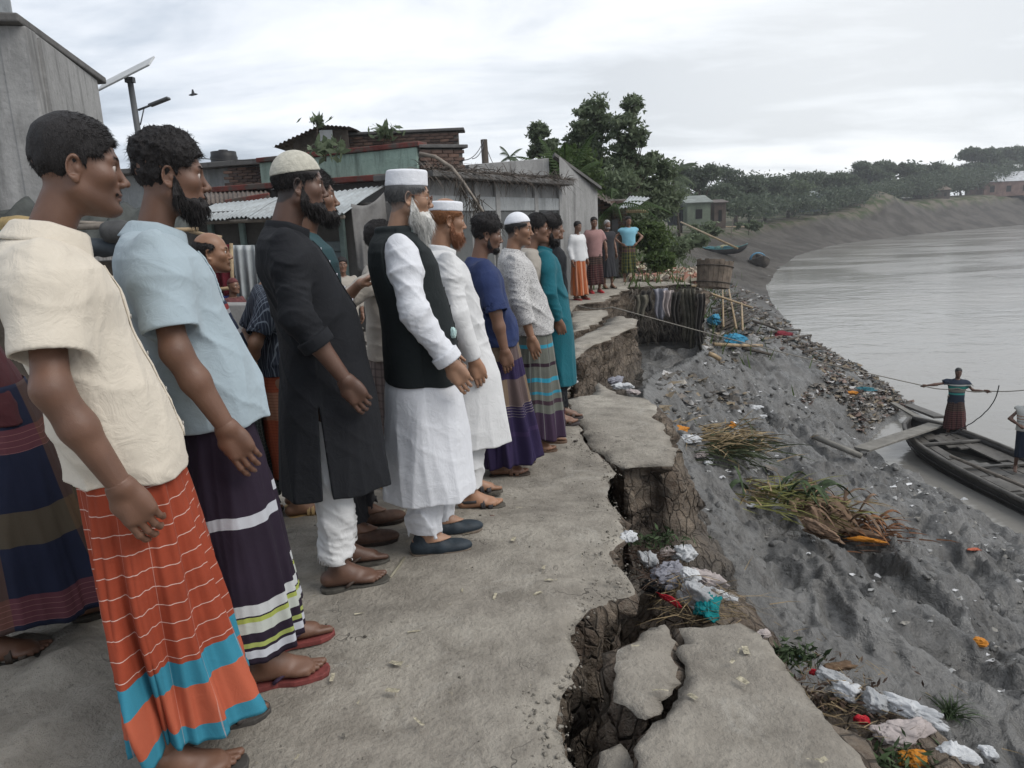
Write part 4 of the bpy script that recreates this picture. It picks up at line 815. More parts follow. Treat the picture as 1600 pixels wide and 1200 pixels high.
# plants rooted on the roofs
def sprout(x, y0, y1, Y, nl, L, label, seed):
    a = Vector(aty(x, y0, Y)); b = Vector(aty(x+2, y1, Y)); r = empty('roof_plant', a, 0, label, 'plant'); g = MB(); g.tube([Vector((0, 0, -.1)), b-a], [.016, .012], 6); g.build('stem', bark, r); rng = np.random.default_rng(seed)
    C = np.array(b-a)+rng.normal(0, 1, (nl, 3))*[L, L*.8, L*.45]; v, q = leaf_quads(C, .16, rng); me = npmesh('leaves', v, q, smooth=False); vcol(me, 'col', np.tile([.4, .4, .4], (len(v), 1))); link('leaves', me, lf_a, r)
sprout(494, 236, 188, 17.0, 34, .13, 'spindly papaya plant sprouting from the green parapet roof', 1); sprout(600, 216, 206, 18.7, 60, .18, 'small shrub growing on top of the brick roof room', 2); sprout(508, 244, 232, 14.9, 70, .20, 'leafy weed on the red coping beside the papaya', 3)
# rain trees on the far bank
FG = 'big spreading trees on the far bank'
far = [(1062, 300, 26, 20, 70, 0), (1098, 272, 40, 20, 88, 1), (1150, 276, 42, 24, 95, 1), (1120, 304, 42, 22, 80, 1), (1196, 290, 34, 24, 110, 1), (1172, 315, 40, 16, 98, 1), (1232, 288, 30, 18, 122, 0), (1272, 282, 42, 18, 135, 1), (1240, 310, 34, 12, 115, 1), (1322, 284, 36, 20, 150, 1),
       (1300, 300, 44, 14, 142, 1), (1362, 262, 30, 16, 180, 1), (1402, 258, 36, 14, 185, 1), (1442, 264, 34, 15, 190, 1), (1372, 284, 52, 14, 182, 0), (1425, 284, 40, 10, 188, 1), (1478, 270, 30, 16, 200, 0), (1508, 266, 30, 18, 205, 1), (1500, 285, 24, 10, 200, 0), (1536, 238, 34, 11, 215, 1), (1582, 240, 34, 16, 215, 1), (1556, 262, 46, 16, 212, 1), (1630, 240, 44, 20, 215, 1), (1690, 236, 48, 24, 220, 1), (1760, 232, 48, 26, 230, 1)]
sides = ['right of the coconut palm', 'above the green hut', 'with a broad flat crown left of the gap', 'low over the narrow brown hut', 'left of the blue tents', 'dark and low behind the blue tents', 'with pale gaps above the blue-grey hut', 'above the blue-grey hut', 'low right of the tents', 'left of the soil mound', 'low behind the soil mound', 'high above the blue hut', 'highest above the blue hut', 'above the yellow-green hut', 'low and bright behind the blue hut', 'low behind the thatched hut', 'right of the thatched hut', 'left of the orange roof', 'small beside the orange roof', 'with the flat top left of the long shed', 'highest behind the long white shed', 'low behind the long white shed', 'at the right edge of the view', 'beyond the right edge of the view', 'furthest right on the bank']
for i, (x, y, rx, ry, Y, k) in enumerate(far):
    Y = float(np.interp(x, [1040, 1100, 1200, 1300, 1400, 1500, 1600, 1760], [88, 97, 136, 166, 200, 226, 250, 290]))+(i % 3)*4
    rng_ = random.Random(i); p = aty(x, 320, Y); bl = [B(x+rng_.uniform(-.75, .75)*rx, y+rng_.uniform(-.35, .9)*ry, rx*rng_.uniform(.32, .55), ry*rng_.uniform(.28, .45), Y, rx*Y/CF*.5) for _ in range(9)]
    tree('rain_tree', gb_(p[0], Y), bl, 6500, .0029*Y, (lf_a, lf_b)[k], ('dark' if k else 'lighter green')+' spreading tree on the far bank '+sides[i], FG, 40+i, trunk=.35, limbs=10, fork=.4, clump=.5, per=60)
# wood further back closing the gaps between them
rng = np.random.default_rng(3); bl = []
for i in range(70):
    x = 1040+i*11+rng.uniform(-6, 6); Y = np.interp(x, [1040, 1100, 1200, 1300, 1400, 1500, 1600, 1800], [84, 91, 127, 156, 191, 215, 238, 275]); bl.append(B(x, np.interp(x, [1040, 1200, 1300, 1400, 1500, 1600, 1800], [326, 320, 309, 296, 284, 270, 262])+rng.uniform(-5, 5), 14, rng.uniform(9, 15), Y, 3))
L, _ = crown([(tuple(c), r) for c, r in bl], 46000, .5, rng, .6); v, q = leaf_quads(L, .50, rng); me = npmesh('far_wood', v, q, smooth=False); vcol(me, 'col', np.repeat(np.stack([rng.random(len(L))*.8]*3, 1), 4, 0)); tag(link('far_wood', me, lf_b), 'dense dark wood closing the view behind the far trees', 'wood', kind='stuff')
# grass tufts on the bank lip
rng = np.random.default_rng(12); pts = []
for _ in range(1600):
    y = rng.uniform(17.5, 60)**1.0; x = edge_x(y)+rng.normal(-.2, .8)*(1+y*.03); pts.append((x, y, float(ground_far(x, y))-.05 if x < edge_x(y) else on_mud(x, y).z))
v, q_, t_ = strands(np.array(pts), np.stack([rng.normal(0, .45, 1600), rng.normal(0, .45, 1600), np.ones(1600)], 1), .25+.35*rng.random(1600), .02, rng); me = npmesh('bank_grass', v, q_, t_); vcol(me, 'col', np.tile([.6, .6, .6], (len(v), 1))); tag(link('bank_grass', me, lf_c), 'rough grass along the lip of the far bank', 'grass', kind='stuff')
# ---- crumpled bags and cloth
def bagmat(name, c, tr=.18, rough=.38):
    key = ('bag', name)
    if key in MC: return MC[key]
    t = NT(name); t.col(t.mix(t.mr(t.noise(9, 4, .6), .4, .65), c, tuple(x*.72 for x in c))); t.rough(rough); t.spec(.5); t.b.inputs['Transmission Weight'].default_value = tr; t.b.inputs['IOR'].default_value = 1.15
    t.bump(t.noise(26, 5, .65, 1.5), .7, .012); MC[key] = t.m; return t.m
bw = bagmat('white plastic', (.62, .63, .64)); bc_ = bagmat('clear dirty plastic', (.50, .51, .52), .35); bpk = bagmat('pinkish plastic', (.48, .42, .40)); bred = bagmat('red plastic', (.38, .02, .03), .05); bteal = bagmat('teal net', (.01, .17, .18), .0, .7); byel = bagmat('pale yellow plastic', (.48, .42, .22), .05); bor = bagmat('orange plastic', (.50, .20, .03), .05); bblue = bagmat('blue plastic', (.05, .24, .38), .05); blil = bagmat('lilac cloth', (.24, .24, .27), .0, .8); bbl = bagmat('black plastic', (.02, .02, .022), .0)
def crumple(name, P, size, m, label, cat, seed, rz=0.0, parent=None, n=40, fold=1.0, sharp=1.0):
    r = np.random.default_rng(seed); th = np.linspace(0, math.pi, n); ph = np.linspace(0, 2*math.pi, n*2, endpoint=False); T, PH = np.meshgrid(th, ph, indexing='ij')
    d = np.stack([np.sin(T)*np.cos(PH), np.sin(T)*np.sin(PH), np.cos(T)], -1).reshape(-1, 3); o = r.uniform(0, 50)
    w = np.stack([fbm3(d[:, 0]*1.6+o+k*9, d[:, 1]*1.6, d[:, 2]*1.6, 2, seed+k) for k in range(3)], 1); dw = d+w*.42*fold; dw /= np.linalg.norm(dw, axis=1, keepdims=True)
    def facet(K, lo_, hi_, dd):
        N_ = r.normal(size=(K, 3)); N_ /= np.linalg.norm(N_, axis=1, keepdims=True); hk = r.uniform(lo_, hi_, K); return (hk/np.maximum(dd @ N_.T, .06)).min(1)
    rad = np.minimum(facet(16, .55, 1.0, dw), 1.35); g2 = 1-np.abs(fbm3(dw[:, 0]*3+o, dw[:, 1]*3, dw[:, 2]*3, 2, seed+9)); rad = rad*(.80+.30*g2*sharp)
    v = d*rad[:, None]*np.array(size)*.5; lo = -size[2]*.22; v[:, 2] = np.where(v[:, 2] < lo, lo+(v[:, 2]-lo)*.15, v[:, 2])-lo
    c, s = math.cos(rz), math.sin(rz); v = np.stack([v[:, 0]*c-v[:, 1]*s, v[:, 0]*s+v[:, 1]*c, v[:, 2]], 1)
    m2 = n*2; i = np.arange(n-1)[:, None]*m2; j = np.arange(m2); a = i+j; b = i+(j+1) % m2; q_ = np.stack([a, a+m2, b+m2, b], -1).reshape(-1, 4)
    o_ = link(name, npmesh(name, v, q_), m, parent); o_.location = tuple(P)
    if label: tag(o_, label, cat)
    return o_
# ================================================================== people
def col_mat(name, rough=0.55, spec=0.35, bump=0.15, bscale=260.0, var=0.12, sss=0.0, nscale=14.0):
    """colour from the mesh's own 'col' attribute, broken up by noise"""
    key = ('cm', name)
    if key in MC: return MC[key]
    t = NT(name); c = t.attr('col'); f = t.mr(t.noise(nscale, 4, 0.6), 0.3, 0.7, 1-var, 1+var)
    n = t.N('ShaderNodeVectorMath', operation='SCALE'); t.L(c, n.inputs[0]); t.L(f, n.inputs['Scale'])
    t.L(n.outputs[0], t.b.inputs['Base Color']); t.rough(t.mr(t.noise(nscale*3, 3), 0.3, 0.7, rough-0.08, rough+0.1)); t.spec(spec)
    if bump: t.bump(t.noise(bscale, 3, 0.6), bump, 0.002)
    MC[key] = t.m; return t.m
M_SKIN = col_mat('skin', 0.46, 0.45, 0.35, 420, .20, 0, 9.0)
M_HAIR = {}
def hair_mat(c):
    if c not in M_HAIR:
        t = NT('hair'); t.col(t.mix(t.noise(90, 2), tuple(x*0.7 for x in c), tuple(min(1, x*1.35+0.002) for x in c))); t.rough(0.6); t.spec(0.3); t.bump(t.noise(260, 3, .6, 1.0, None, 'Fac', (1, 1, .3)), .8, .006); M_HAIR[c] = t.m
    return M_HAIR[c]
def cloth_mat(name, c, var=0.06, rough=0.85, weave=900.0, wst=0.12, blotch=5.0, c2=None, sheen=0.1, fold=0.0):
    key = ('cl', name, c)
    if key in MC: return MC[key]
    t = NT(name); d = tuple(x*(1-var*2) for x in c) if c2 is None else c2
    k = t.mix(t.mr(t.noise(blotch, 4, 0.6), 0.35, 0.68), c, d)
    k = t.mix(t.mr(t.noise(weave*0.5, 2, 0.7), 0.25, 0.8, 0, 0.25), k, tuple(x*0.75 for x in c))
    t.col(k); t.rough(rough); t.spec(0.2); t.b.inputs['Sheen Weight'].default_value = sheen*min(1.0, max(c)*4); t.b.inputs['Sheen Roughness'].default_value = 0.6
    b1 = t.noise(weave, 2, 0.6); b2 = t.noise(16.0, 5, 0.6, 1.6)
    b3 = t.math('ABSOLUTE', t.math('SUBTRACT', t.noise(9.0, 3, 0.5, 1.5, None, 'Fac', (1, 1, .6)), .5)); b3 = t.mr(b3, 0.0, .10, 1, 0, True)
    h = t.math('ADD', t.math('MULTIPLY', b1, 0.06), t.math('ADD', b2, t.math('MULTIPLY', b3, .07)))
    t.bump(h, 0.38+fold*.5, 0.013)
    MC[key] = t.m; return t.m
def band_mat(name, base, bands=(), lines=(), coord='UV', axis=1, weave=700.0, blotch=6.0, var=0.1):
    """woven stripes: bands = (from, to, colour[, strength]) along the height, lines = (axis, period, width, colour, strength[, from, to])"""
    t = NT(name); s = t.sep(t.tc(coord)); ax = {0: s[0], 1: s[1], 2: s[2]}
    wob = t.math('MULTIPLY', t.math('SUBTRACT', t.noise(30.0, 2), 0.5), 0.002)
    V = t.math('ADD', ax[axis], wob)
    k = t.mix(t.mr(t.noise(blotch, 4, 0.6), 0.35, 0.68), base, tuple(x*(1-var*2) for x in base))
    for b in bands:
        m = t.math('MULTIPLY', t.math('GREATER_THAN', V, b[0]), t.math('LESS_THAN', V, b[1]))
        if len(b) > 3: m = t.math('MULTIPLY', m, b[3])
        k = t.mix(m, k, b[2])
    for l in lines:
        a = ax[l[0]]; fr = t.math('FRACT', t.math('DIVIDE', t.math('ADD', a, 10.0), l[1]))
        m = t.math('MULTIPLY', t.math('LESS_THAN', fr, l[2]/l[1]), l[4])
        if len(l) > 5: m = t.math('MULTIPLY', m, t.math('MULTIPLY', t.math('GREATER_THAN', V, l[5]), t.math('LESS_THAN', V, l[6])))
        k = t.mix(m, k, l[3])
    wv = t.noise(weave*0.5, 2, 0.7); k = t.mix(t.mr(wv, 0.25, 0.8, 0, 0.3), k, t.mix(0.35, k, (0, 0, 0)))
    t.col(k); t.rough(0.85); t.spec(0.2); t.bump(t.math('ADD', t.math('MULTIPLY', t.noise(weave, 2), 0.15), t.noise(20.0, 4, 0.55, 1.0)), 0.35, 0.007)
    return t.m
def creases(X, Y, Z, seed, amp, f=9.0, mode=0):
    """drapery relief: warped waves with soft ridges"""
    r = np.random.default_rng(seed); s = 0.0
    o = r.uniform(0, 6, 8); a1 = np.sin(X*13+Z*9+o[0]); a2 = np.sin(Y*15-Z*11+o[1]); a3 = np.sin(Z*17+X*7-Y*8+o[2])
    wx = (a2+np.sin(Z*23+a1+o[3])*.6)*0.020; wy = (a3+np.sin(X*21+a2+o[4])*.6)*0.020; wz = (a1+np.sin(Y*19+X*11+a3+o[5])*.6)*0.026
    am = 0.95+0.5*np.sin(X*9+Z*6+a2+o[6])+0.35*np.sin(Z*11-Y*8+a1+o[7]); X = X+wx; Y = Y+wy; Z = Z+wz
    for i in range(4):
        k = r.normal(size=3); k /= np.linalg.norm(k)
        if mode == 0: k = np.array([k[0]*0.8, k[1]*0.8, k[2]*1.0])
        elif mode == 1: k = np.array([k[0], k[1], k[2]*0.18])      # long falling folds
        elif mode == 2: k = np.array([k[0]*0.35, k[1]*0.35, 1.0])  # rings across a sleeve or a trouser leg
        ff = f*(0.7+0.5*i); w = np.sin(X*ff*0.6*r.uniform(.5, 1.2)+i*2.1+Z*ff*0.35)*1.4+np.sin(Y*ff*0.7-i+Z*ff*.25)*1.1
        a = np.sin((X*k[0]+Y*k[1]+Z*k[2])*ff*2.2+w+r.uniform(0, 6)); s = s+(1-np.abs(a))**2*(0.9**i)-0.33
    return s*amp*am
# -------- head, in head space: x forward, y left, z up, origin between the ears
def head_d(x, y, z, p):
    ay = np.abs(y); j = p.get('jaw', 1.0); fat = p.get('fat', 0.0)
    d = ell(x, y, z, (-0.014, 0, 0.030), (0.096, 0.075+fat*.3, 0.087))
    d = smin(d, ell(x, ay, z, (0.028, 0.0, -0.030), (0.060, 0.060+fat, 0.088)), 0.03)
    d = smin(d, cap(x, ay, z, (-0.008, 0.050+fat, -0.058), (0.066, 0.016, -0.098), 0.016+fat, 0.017), 0.035)     # jaw
    d = smin(d, ell(x, y, z, (0.079, 0, -0.101), (0.018*j, 0.020, 0.016)), 0.018)       # chin
    d = smin(d, ell(x, ay, z, (0.056, 0.047, -0.020), (0.021, 0.017, 0.017)), 0.03)    # cheekbone
    d = smin(d, cap(x, ay, z, (0.080, 0.006, 0.020), (0.068, 0.046, 0.020), 0.010, 0.009), 0.018)      # brow
    d = smax(d, -ell(x, ay, z, (0.098, 0.031, 0.000), (0.021, 0.019, 0.013)), 0.012)   # eye sockets
    d = smin(d, cap(x, y, z, (0.085, 0, 0.006), (0.104, 0, -0.030), 0.0065, 0.0095), 0.011)        # nose bridge and tip
    d = smin(d, ell(x, y, z, (0.108, 0, -0.034), (0.0095, 0.010, 0.0085)), 0.008)
    d = smin(d, ell(x, ay, z, (0.097, 0.013, -0.038), (0.011, 0.0068, 0.0075)), 0.006)  # nostril wings
    d = smax(d, -ell(x, ay, z, (0.103, 0.0065, -0.0475), (0.005, 0.0032, 0.005)), 0.002)
    d = smin(d, ell(x, y, z, (0.0815, 0, -0.060), (0.012, 0.025, 0.014)), 0.014)        # muzzle
    d = smin(d, ell(x, y, z, (0.0895, 0, -0.0625), (0.0085, 0.021, 0.0052)), 0.004)
    d = smin(d, ell(x, y, z, (0.0868, 0, -0.0745), (0.0085, 0.018, 0.0062)), 0.004)
    d = smax(d, -cap(x, ay, z, (0.100, 0, -0.0685), (0.083, 0.024, -0.0700), 0.0022, 0.0012), 0.003)
    d = smax(d, -cap(x, ay, z, (0.098, 0, -0.0845), (0.093, 0.012, -0.0855), 0.004, 0.003), 0.008)
    # lids around the eyeballs
    e = np.sqrt((x-0.0715)**2+(ay-0.032)**2+(z+0.001)**2)-0.0145
    slit = np.abs(z+0.0012+(x-0.08)*0.1)-(0.0058)
    e = smax(e, -np.maximum(slit, 0.070-x), 0.0012)
    d = smin(d, e, 0.003)
    # ears
    ex = x+0.010; ez = z+0.008; tl = ay-0.077-0.28*(-ex)*0.9
    r = np.sqrt((ex/0.60)**2+(ez/1.0)**2)
    rim = np.sqrt((r-0.0265)**2+(tl-.002)**2)-0.0044
    rim = smax(rim, (ex-0.006-(ez*0.25)), 0.004)
    con = np.maximum(np.sqrt((ex/0.62)**2+(ez)**2)-0.027, np.abs(tl+0.0065)-0.0030)
    lobe = ell(ex, tl, ez, (0.003, 0, -0.028), (0.0085, 0.0045, 0.0095))
    ear = smin(smin(rim, con, 0.004), lobe, 0.008)
    ear = smin(ear, ell(ex, tl, ez, (0.008, -0.004, -0.004), (0.005, 0.005, 0.008)), 0.005)
    d = smin(d, ear, 0.008)
    return d
def hairline(x, p):
    if p.get('hair') == 'bald': return np.interp(x, [-0.12, -0.07, -0.035, -0.012, 0.0, 0.02, 0.03, 0.12], [-0.062, -0.062, -0.045, -0.008, 0.012, 0.012, 0.3, 0.3])
    f = p.get('hl', 0.060)
    return np.interp(x, [-0.12, -0.07, -0.035, -0.012, 0.002, 0.016, 0.022, 0.050, 0.068, 0.078, 0.12], [-0.070, -0.070, -0.050, -0.008, 0.016, -0.010, 0.018, 0.022, f-0.014, f, f])
def hair_d(x, y, z, p):
    th = p.get('hth', 0.012); th2 = p.get('htop', th*1.5)
    t = (th*0.30+(th2-th*0.30)*sstep(z+0.22*x, 0.0, 0.085))*(1-.45*sstep(x, .045, .085))
    q = 1.0 if not p.get('curly') else 1.6
    n = fbm3(x*45*q, y*45*q, z*40*q, 3, p.get('seed', 1))*0.0045*q
    d = ell(x, y, z, (-0.014, 0, 0.030), (0.0965, 0.0755, 0.0875))
    d = smin(d, ell(x, y, z, (0.020, 0, 0.012), (0.062, 0.062, 0.075)), 0.03)-t-n*min(1.0, th/0.012)
    if p.get('quiff'): d = smin(d, ell(x, y, z, (0.052, 0, 0.090), (0.040, 0.050, 0.020))-n*1.3, 0.02)
    if p.get('hair') == 'bald': top = z-0.052+0.02*(x/0.1); d = smax(d, top+n, 0.006)
    return smax(d, hairline(x, p)-z+n*0.8, 0.005)
def beard_d(x, y, z, b):
    """b: len, full, neck line"""
    ay = np.abs(y); L = b.get('len', 0.05); F = b.get('full', 0.010)
    n = fbm3(x*60, y*60, z*45, 3, 5)*0.0040*min(1.4, 0.4+F/0.012)
    d = cap(x, ay, z, (0.006, 0.066, -0.008), (0.006, 0.060, -0.055), 0.004+F*.3, 0.011+F*.6)
    d = smin(d, cap(x, ay, z, (0.004, 0.055, -0.062), (0.066, 0.018, -0.098), 0.018+F, 0.021+F), 0.02)
    d = smin(d, ell(x, y, z, (0.070, 0, -0.090), (0.024+F, 0.032+F, 0.022+F)), 0.02)
    if b.get('must', True): d = smin(d, cap(x, ay, z, (0.0895, 0.002, -0.0535), (0.080, 0.028, -0.066), 0.0048+F*.15, 0.0035+F*.2), 0.006)
    if L > 0.03:
        fx = b.get('fwd', 0.0)
        tip = (0.070+fx, 0, -0.100-L); w = b.get('w', 0.030)
        d = smin(d, cap(x, ay, z, (0.058, 0.012, -0.098), (tip[0], 0.0, tip[2]), w, w*b.get('tip', 0.35)), 0.03)
    d = d-n
    cheek = np.interp(x, [-0.02, 0.010, 0.024, 0.045, 0.070, 0.085, 0.12], [0.012, 0.004, -0.030, -0.048, -0.053, -0.047, -0.047])
    d = smax(d, z-cheek+n, 0.004); d = smax(d, 0.000-x, 0.006)
    m = ell(x, y, z, (0.098, 0, -0.0685), (0.016, 0.021, 0.0085)); return smax(d, -m, 0.002)
def cap_d(x, y, z, p):
    k = p['cap']; n = 0
    if k == 'dome':                                            # close knitted cap
        d = ell(x, y, z, (-0.014, 0, 0.030), (0.104, 0.083, 0.0975+p.get('capup', 0.0)))
        lvl = 0.044+0.18*(x+0.014)
        return smax(d, lvl-z, 0.004)
    if k == 'kufi':                                            # straight-sided, flat crown
        tilt = 0.06*(x+0.014); zz = z-tilt; hh = p.get('caph', 0.075)
        rho = np.sqrt(((x+0.014)/(0.100-0.06*(zz-0.05)))**2+(y/(0.081-0.06*(zz-0.05)))**2)
        d = (rho-1)*0.083
        top = zz-(0.046+hh)-0.006*np.cos(np.clip(rho, 0, 1)*1.57)
        return smax(smax(d, top, 0.010), 0.046-zz, 0.003)
# -------- hand in hand space: f fingers, t thumb side, n palm side
def hand_d(f, t, n, curl=1.0, spread=0.0, grip=False):
    d = ell(f, t, n, (0.050, 0.0, 0.002), (0.052, 0.040, 0.0155))
    d = smin(d, cap(f, t, n, (0.010, 0.012, 0.004), (0.082, 0.026, 0.0), 0.015, 0.0115), 0.018)
    d = smin(d, cap(f, t, n, (0.010, -0.012, 0.003), (0.078, -0.026, 0.002), 0.015, 0.0105), 0.018)
    d = smin(d, cap(f, t, n, (0.008, 0.018, 0.010), (0.045, 0.030, 0.010), 0.014, 0.013), 0.016)   # thumb ball
    fs = []
    for i, (bt, sc) in enumerate(((0.0300, 1.0), (0.0102, 1.10), (-0.0102, 1.03), (-0.0292, 0.84))):
        c = curl*(0.85+0.10*i); a = [0.30*c, 0.95*c, 1.45*c]; L = [0.044*sc, 0.027*sc, 0.021*sc]
        p = np.array([0.080-0.003*i-(0.002 if i == 3 else 0), bt, -0.001]); r = [0.0092, 0.0085, 0.0078, 0.0065]
        if i == 3: r = [q*0.87 for q in r]
        tt = spread*(1.5-i)*0.12
        for s in range(3):
            q = p+L[s]*np.array([math.cos(a[s]), tt-0.04*(1.5-i)*(s > 0)*0.6, math.sin(a[s])])
            g = cap(f, t, n, p, q, r[s], r[s+1]); fs.append((i, s, g)); p = q
    for i in range(4):
        gs = [g for (k, s, g) in fs if k == i]; g = smin(smin(gs[0], gs[1], 0.003), gs[2], 0.003)
        d = smin(d, g, 0.0035)
    tc = 0.6+0.4*curl
    q0 = np.array([0.040, 0.034, 0.010]); q1 = np.array([0.070, 0.047-0.010*tc, 0.018+0.008*tc]); q2 = np.array([0.098, 0.043-0.016*tc, 0.024+0.010*tc])
    g = smin(cap(f, t, n, q0, q1, 0.0125, 0.0108), cap(f, t, n, q1, q2, 0.0105, 0.0085), 0.004)
    return smin(d, g, 0.010)
def foot_d(x, y, z, side):
    """foot space: ankle at origin column, x forward, y outward from the big toe side * side"""
    yy = y*side
    d = cap(x, yy, z, (-0.045, 0.0, 0.034), (0.040, 0.004, 0.034), 0.033, 0.034)
    d = smin(d, cap(x, yy, z, (0.000, 0.0, 0.085), (-0.005, 0.0, 0.16), 0.035, 0.036), 0.03)
    d = smin(d, cap(x, yy, z, (0.010, 0.0, 0.065), (0.115, -0.010, 0.025), 0.033, 0.021), 0.03)
    d = smin(d, ell(x, yy, z, (0.100, 0.004, 0.021), (0.050, 0.042, 0.022)), 0.02)
    tz = 0.013
    for i, (ty, L, r) in enumerate(((-0.028, 0.052, 0.0125), (-0.009, 0.050, 0.0090), (0.007, 0.043, 0.0085), (0.021, 0.034, 0.0080), (0.034, 0.024, 0.0078))):
        x0 = 0.128-0.0035*i*1.6; d = smin(d, cap(x, yy, z, (x0, ty*0.95, tz+0.003), (x0+L*0.95, ty, tz-0.002), r, r*0.92), 0.006)
    for s in (-1, 1): d = smin(d, ell(x, y*s, z, (-0.004, 0.032, 0.088), (0.012, 0.010, 0.012)), 0.012)
    return smax(d, -z, 0.003)
def sole_outline(side, g=0.0, n=28):
    xs = [(-0.078, 0.0), (-0.072, 0.020), (-0.055, 0.033), (-0.02, 0.036), (0.03, 0.034), (0.08, 0.043), (0.13, 0.047), (0.165, 0.040), (0.188, 0.022), (0.193, 0.0)]
    up = [(x+(g if x > 0 else -g), w+g-(0.004 if 0 < x < 0.07 else 0)) for x, w in xs]
    pts = [(x, w-0.000) for x, w in up]+[(x, -w) for x, w in reversed(up[1:-1])]
    return [(x, (y-0.006*(x > 0.1))*1.0 if side > 0 else (y+0.006*(x > 0.1))) for x, y in pts]
def build_footwear(kind, root, M, side, s, cols, z0=0.0):
    """M: matrix foot space -> person space"""
    W = lambda p: tuple((M @ Vector(p))*s)
    name = {'flip': 'flip_flop', 'strap': 'sandal', 'slide': 'slide_sandal', 'loafer': 'shoe', 'sandal': 'sandal'}[kind]
    sc, uc = cols
    b = MB(); o = sole_outline(side, 0.004); n = len(o)
    lv = [(0.0, 0.985), (0.005, 1.0), (0.015, 1.0), (0.018, 0.975)]
    vs = [W(((x-0.05)*k+0.05, y*k, z)) for z, k in lv for x, y in o]; fs = [tuple(reversed(range(n)))]
    for l in range(3): fs += [(l*n+i, l*n+(i+1) % n, (l+1)*n+(i+1) % n, (l+1)*n+i) for i in range(n)]
    fs.append(tuple(3*n+i for i in range(n))); b.add(vs, fs)
    sole = b.build(name, mat('rubber sole', sc, 0.75, 0.2, 30, 0.3, 200), root, smooth=False)
    um = mat('strap leather', uc, 0.6, 0.2, 40, 0.3, 180)
    def strap(x0, x1, w, h, thick=0.004, tilt=0.0):
        g = MB()
        def fn(u, v):
            a = math.pi*u; xx = x0+(x1-x0)*u+(v-0.5)*w+tilt*math.sin(a)
            hw = 0.046 if xx > 0.07 else 0.040
            return W((xx, -math.cos(a)*hw, 0.014+h*math.sin(a)**0.75))
        g.grid(fn, 15, 4); g.build('strap', um, sole, smooth=True, solid=thick*s)
    if kind == 'flip':
        for sg in (1, -1):
            g = MB(); toe = (0.135, -0.017*side, 0.020)
            mid = (0.085, sg*0.030, 0.052 if sg*side > 0 else 0.058); end = (0.020, sg*0.038, 0.020)
            pts = [Vector(toe)*(1-t)**2+2*Vector(mid)*t*(1-t)*1.0+Vector(end)*t*t+Vector((0, 0, 0.010*math.sin(math.pi*t))) for t in [i/8 for i in range(9)]]
            g.tube([W(p) for p in pts], [0.0045*s]+[0.0065*s]*8, 8); g.build('strap', um, sole, smooth=True)
    elif kind in ('strap', 'sandal'):
        strap(0.100, 0.118, 0.026, 0.040); strap(0.062, 0.045, 0.024, 0.060)
        if kind == 'sandal':
            g = MB(); g.grid(lambda u, v: W((-0.055-0.022*math.sin(math.pi*u)*1.0+0.08*(abs(u-0.5)*2)**2, -math.cos(math.pi*u)*0.040, 0.055+0.016*v)), 13, 3); g.build('strap', um, sole, smooth=True, solid=0.003*s)
    elif kind == 'slide':
        for k in range(3): strap(0.060+0.026*k, 0.066+0.024*k, 0.020, 0.056-0.008*k, 0.006)
    elif kind == 'loafer':
        def fn(x, y, z):
            d = cap(x, y, z, (-0.040, 0, 0.040), (0.05, 0, 0.038), 0.041, 0.042)
            d = smin(d, ell(x, y, z, (0.11, -0.004*side, 0.026), (0.092, 0.048, 0.034)), 0.03)
            d = smin(d, cap(x, y, z, (-0.015, 0, 0.05), (-0.02, 0, 0.080), 0.044, 0.040), 0.02)
            d = smax(d, -cap(x, y, z, (-0.008, 0, 0.115), (-0.008, 0, 0.2), 0.036, 0.045), 0.008)
            return smax(d, 0.012-z, 0.004)
        v, q = nets(fn, (-0.10, -0.07, 0), (0.23, 0.07, 0.13), 0.004)
        v = np.array([(M @ Vector(p))*s for p in v]); link('upper', npmesh('upper', v, q), um, sole)
    return sole
def basis(f, n):
    f = np.array(f, float); f /= np.linalg.norm(f); n = np.array(n, float); n = n-f*(n@f); n /= np.linalg.norm(n)
    return f, np.cross(n, f), n
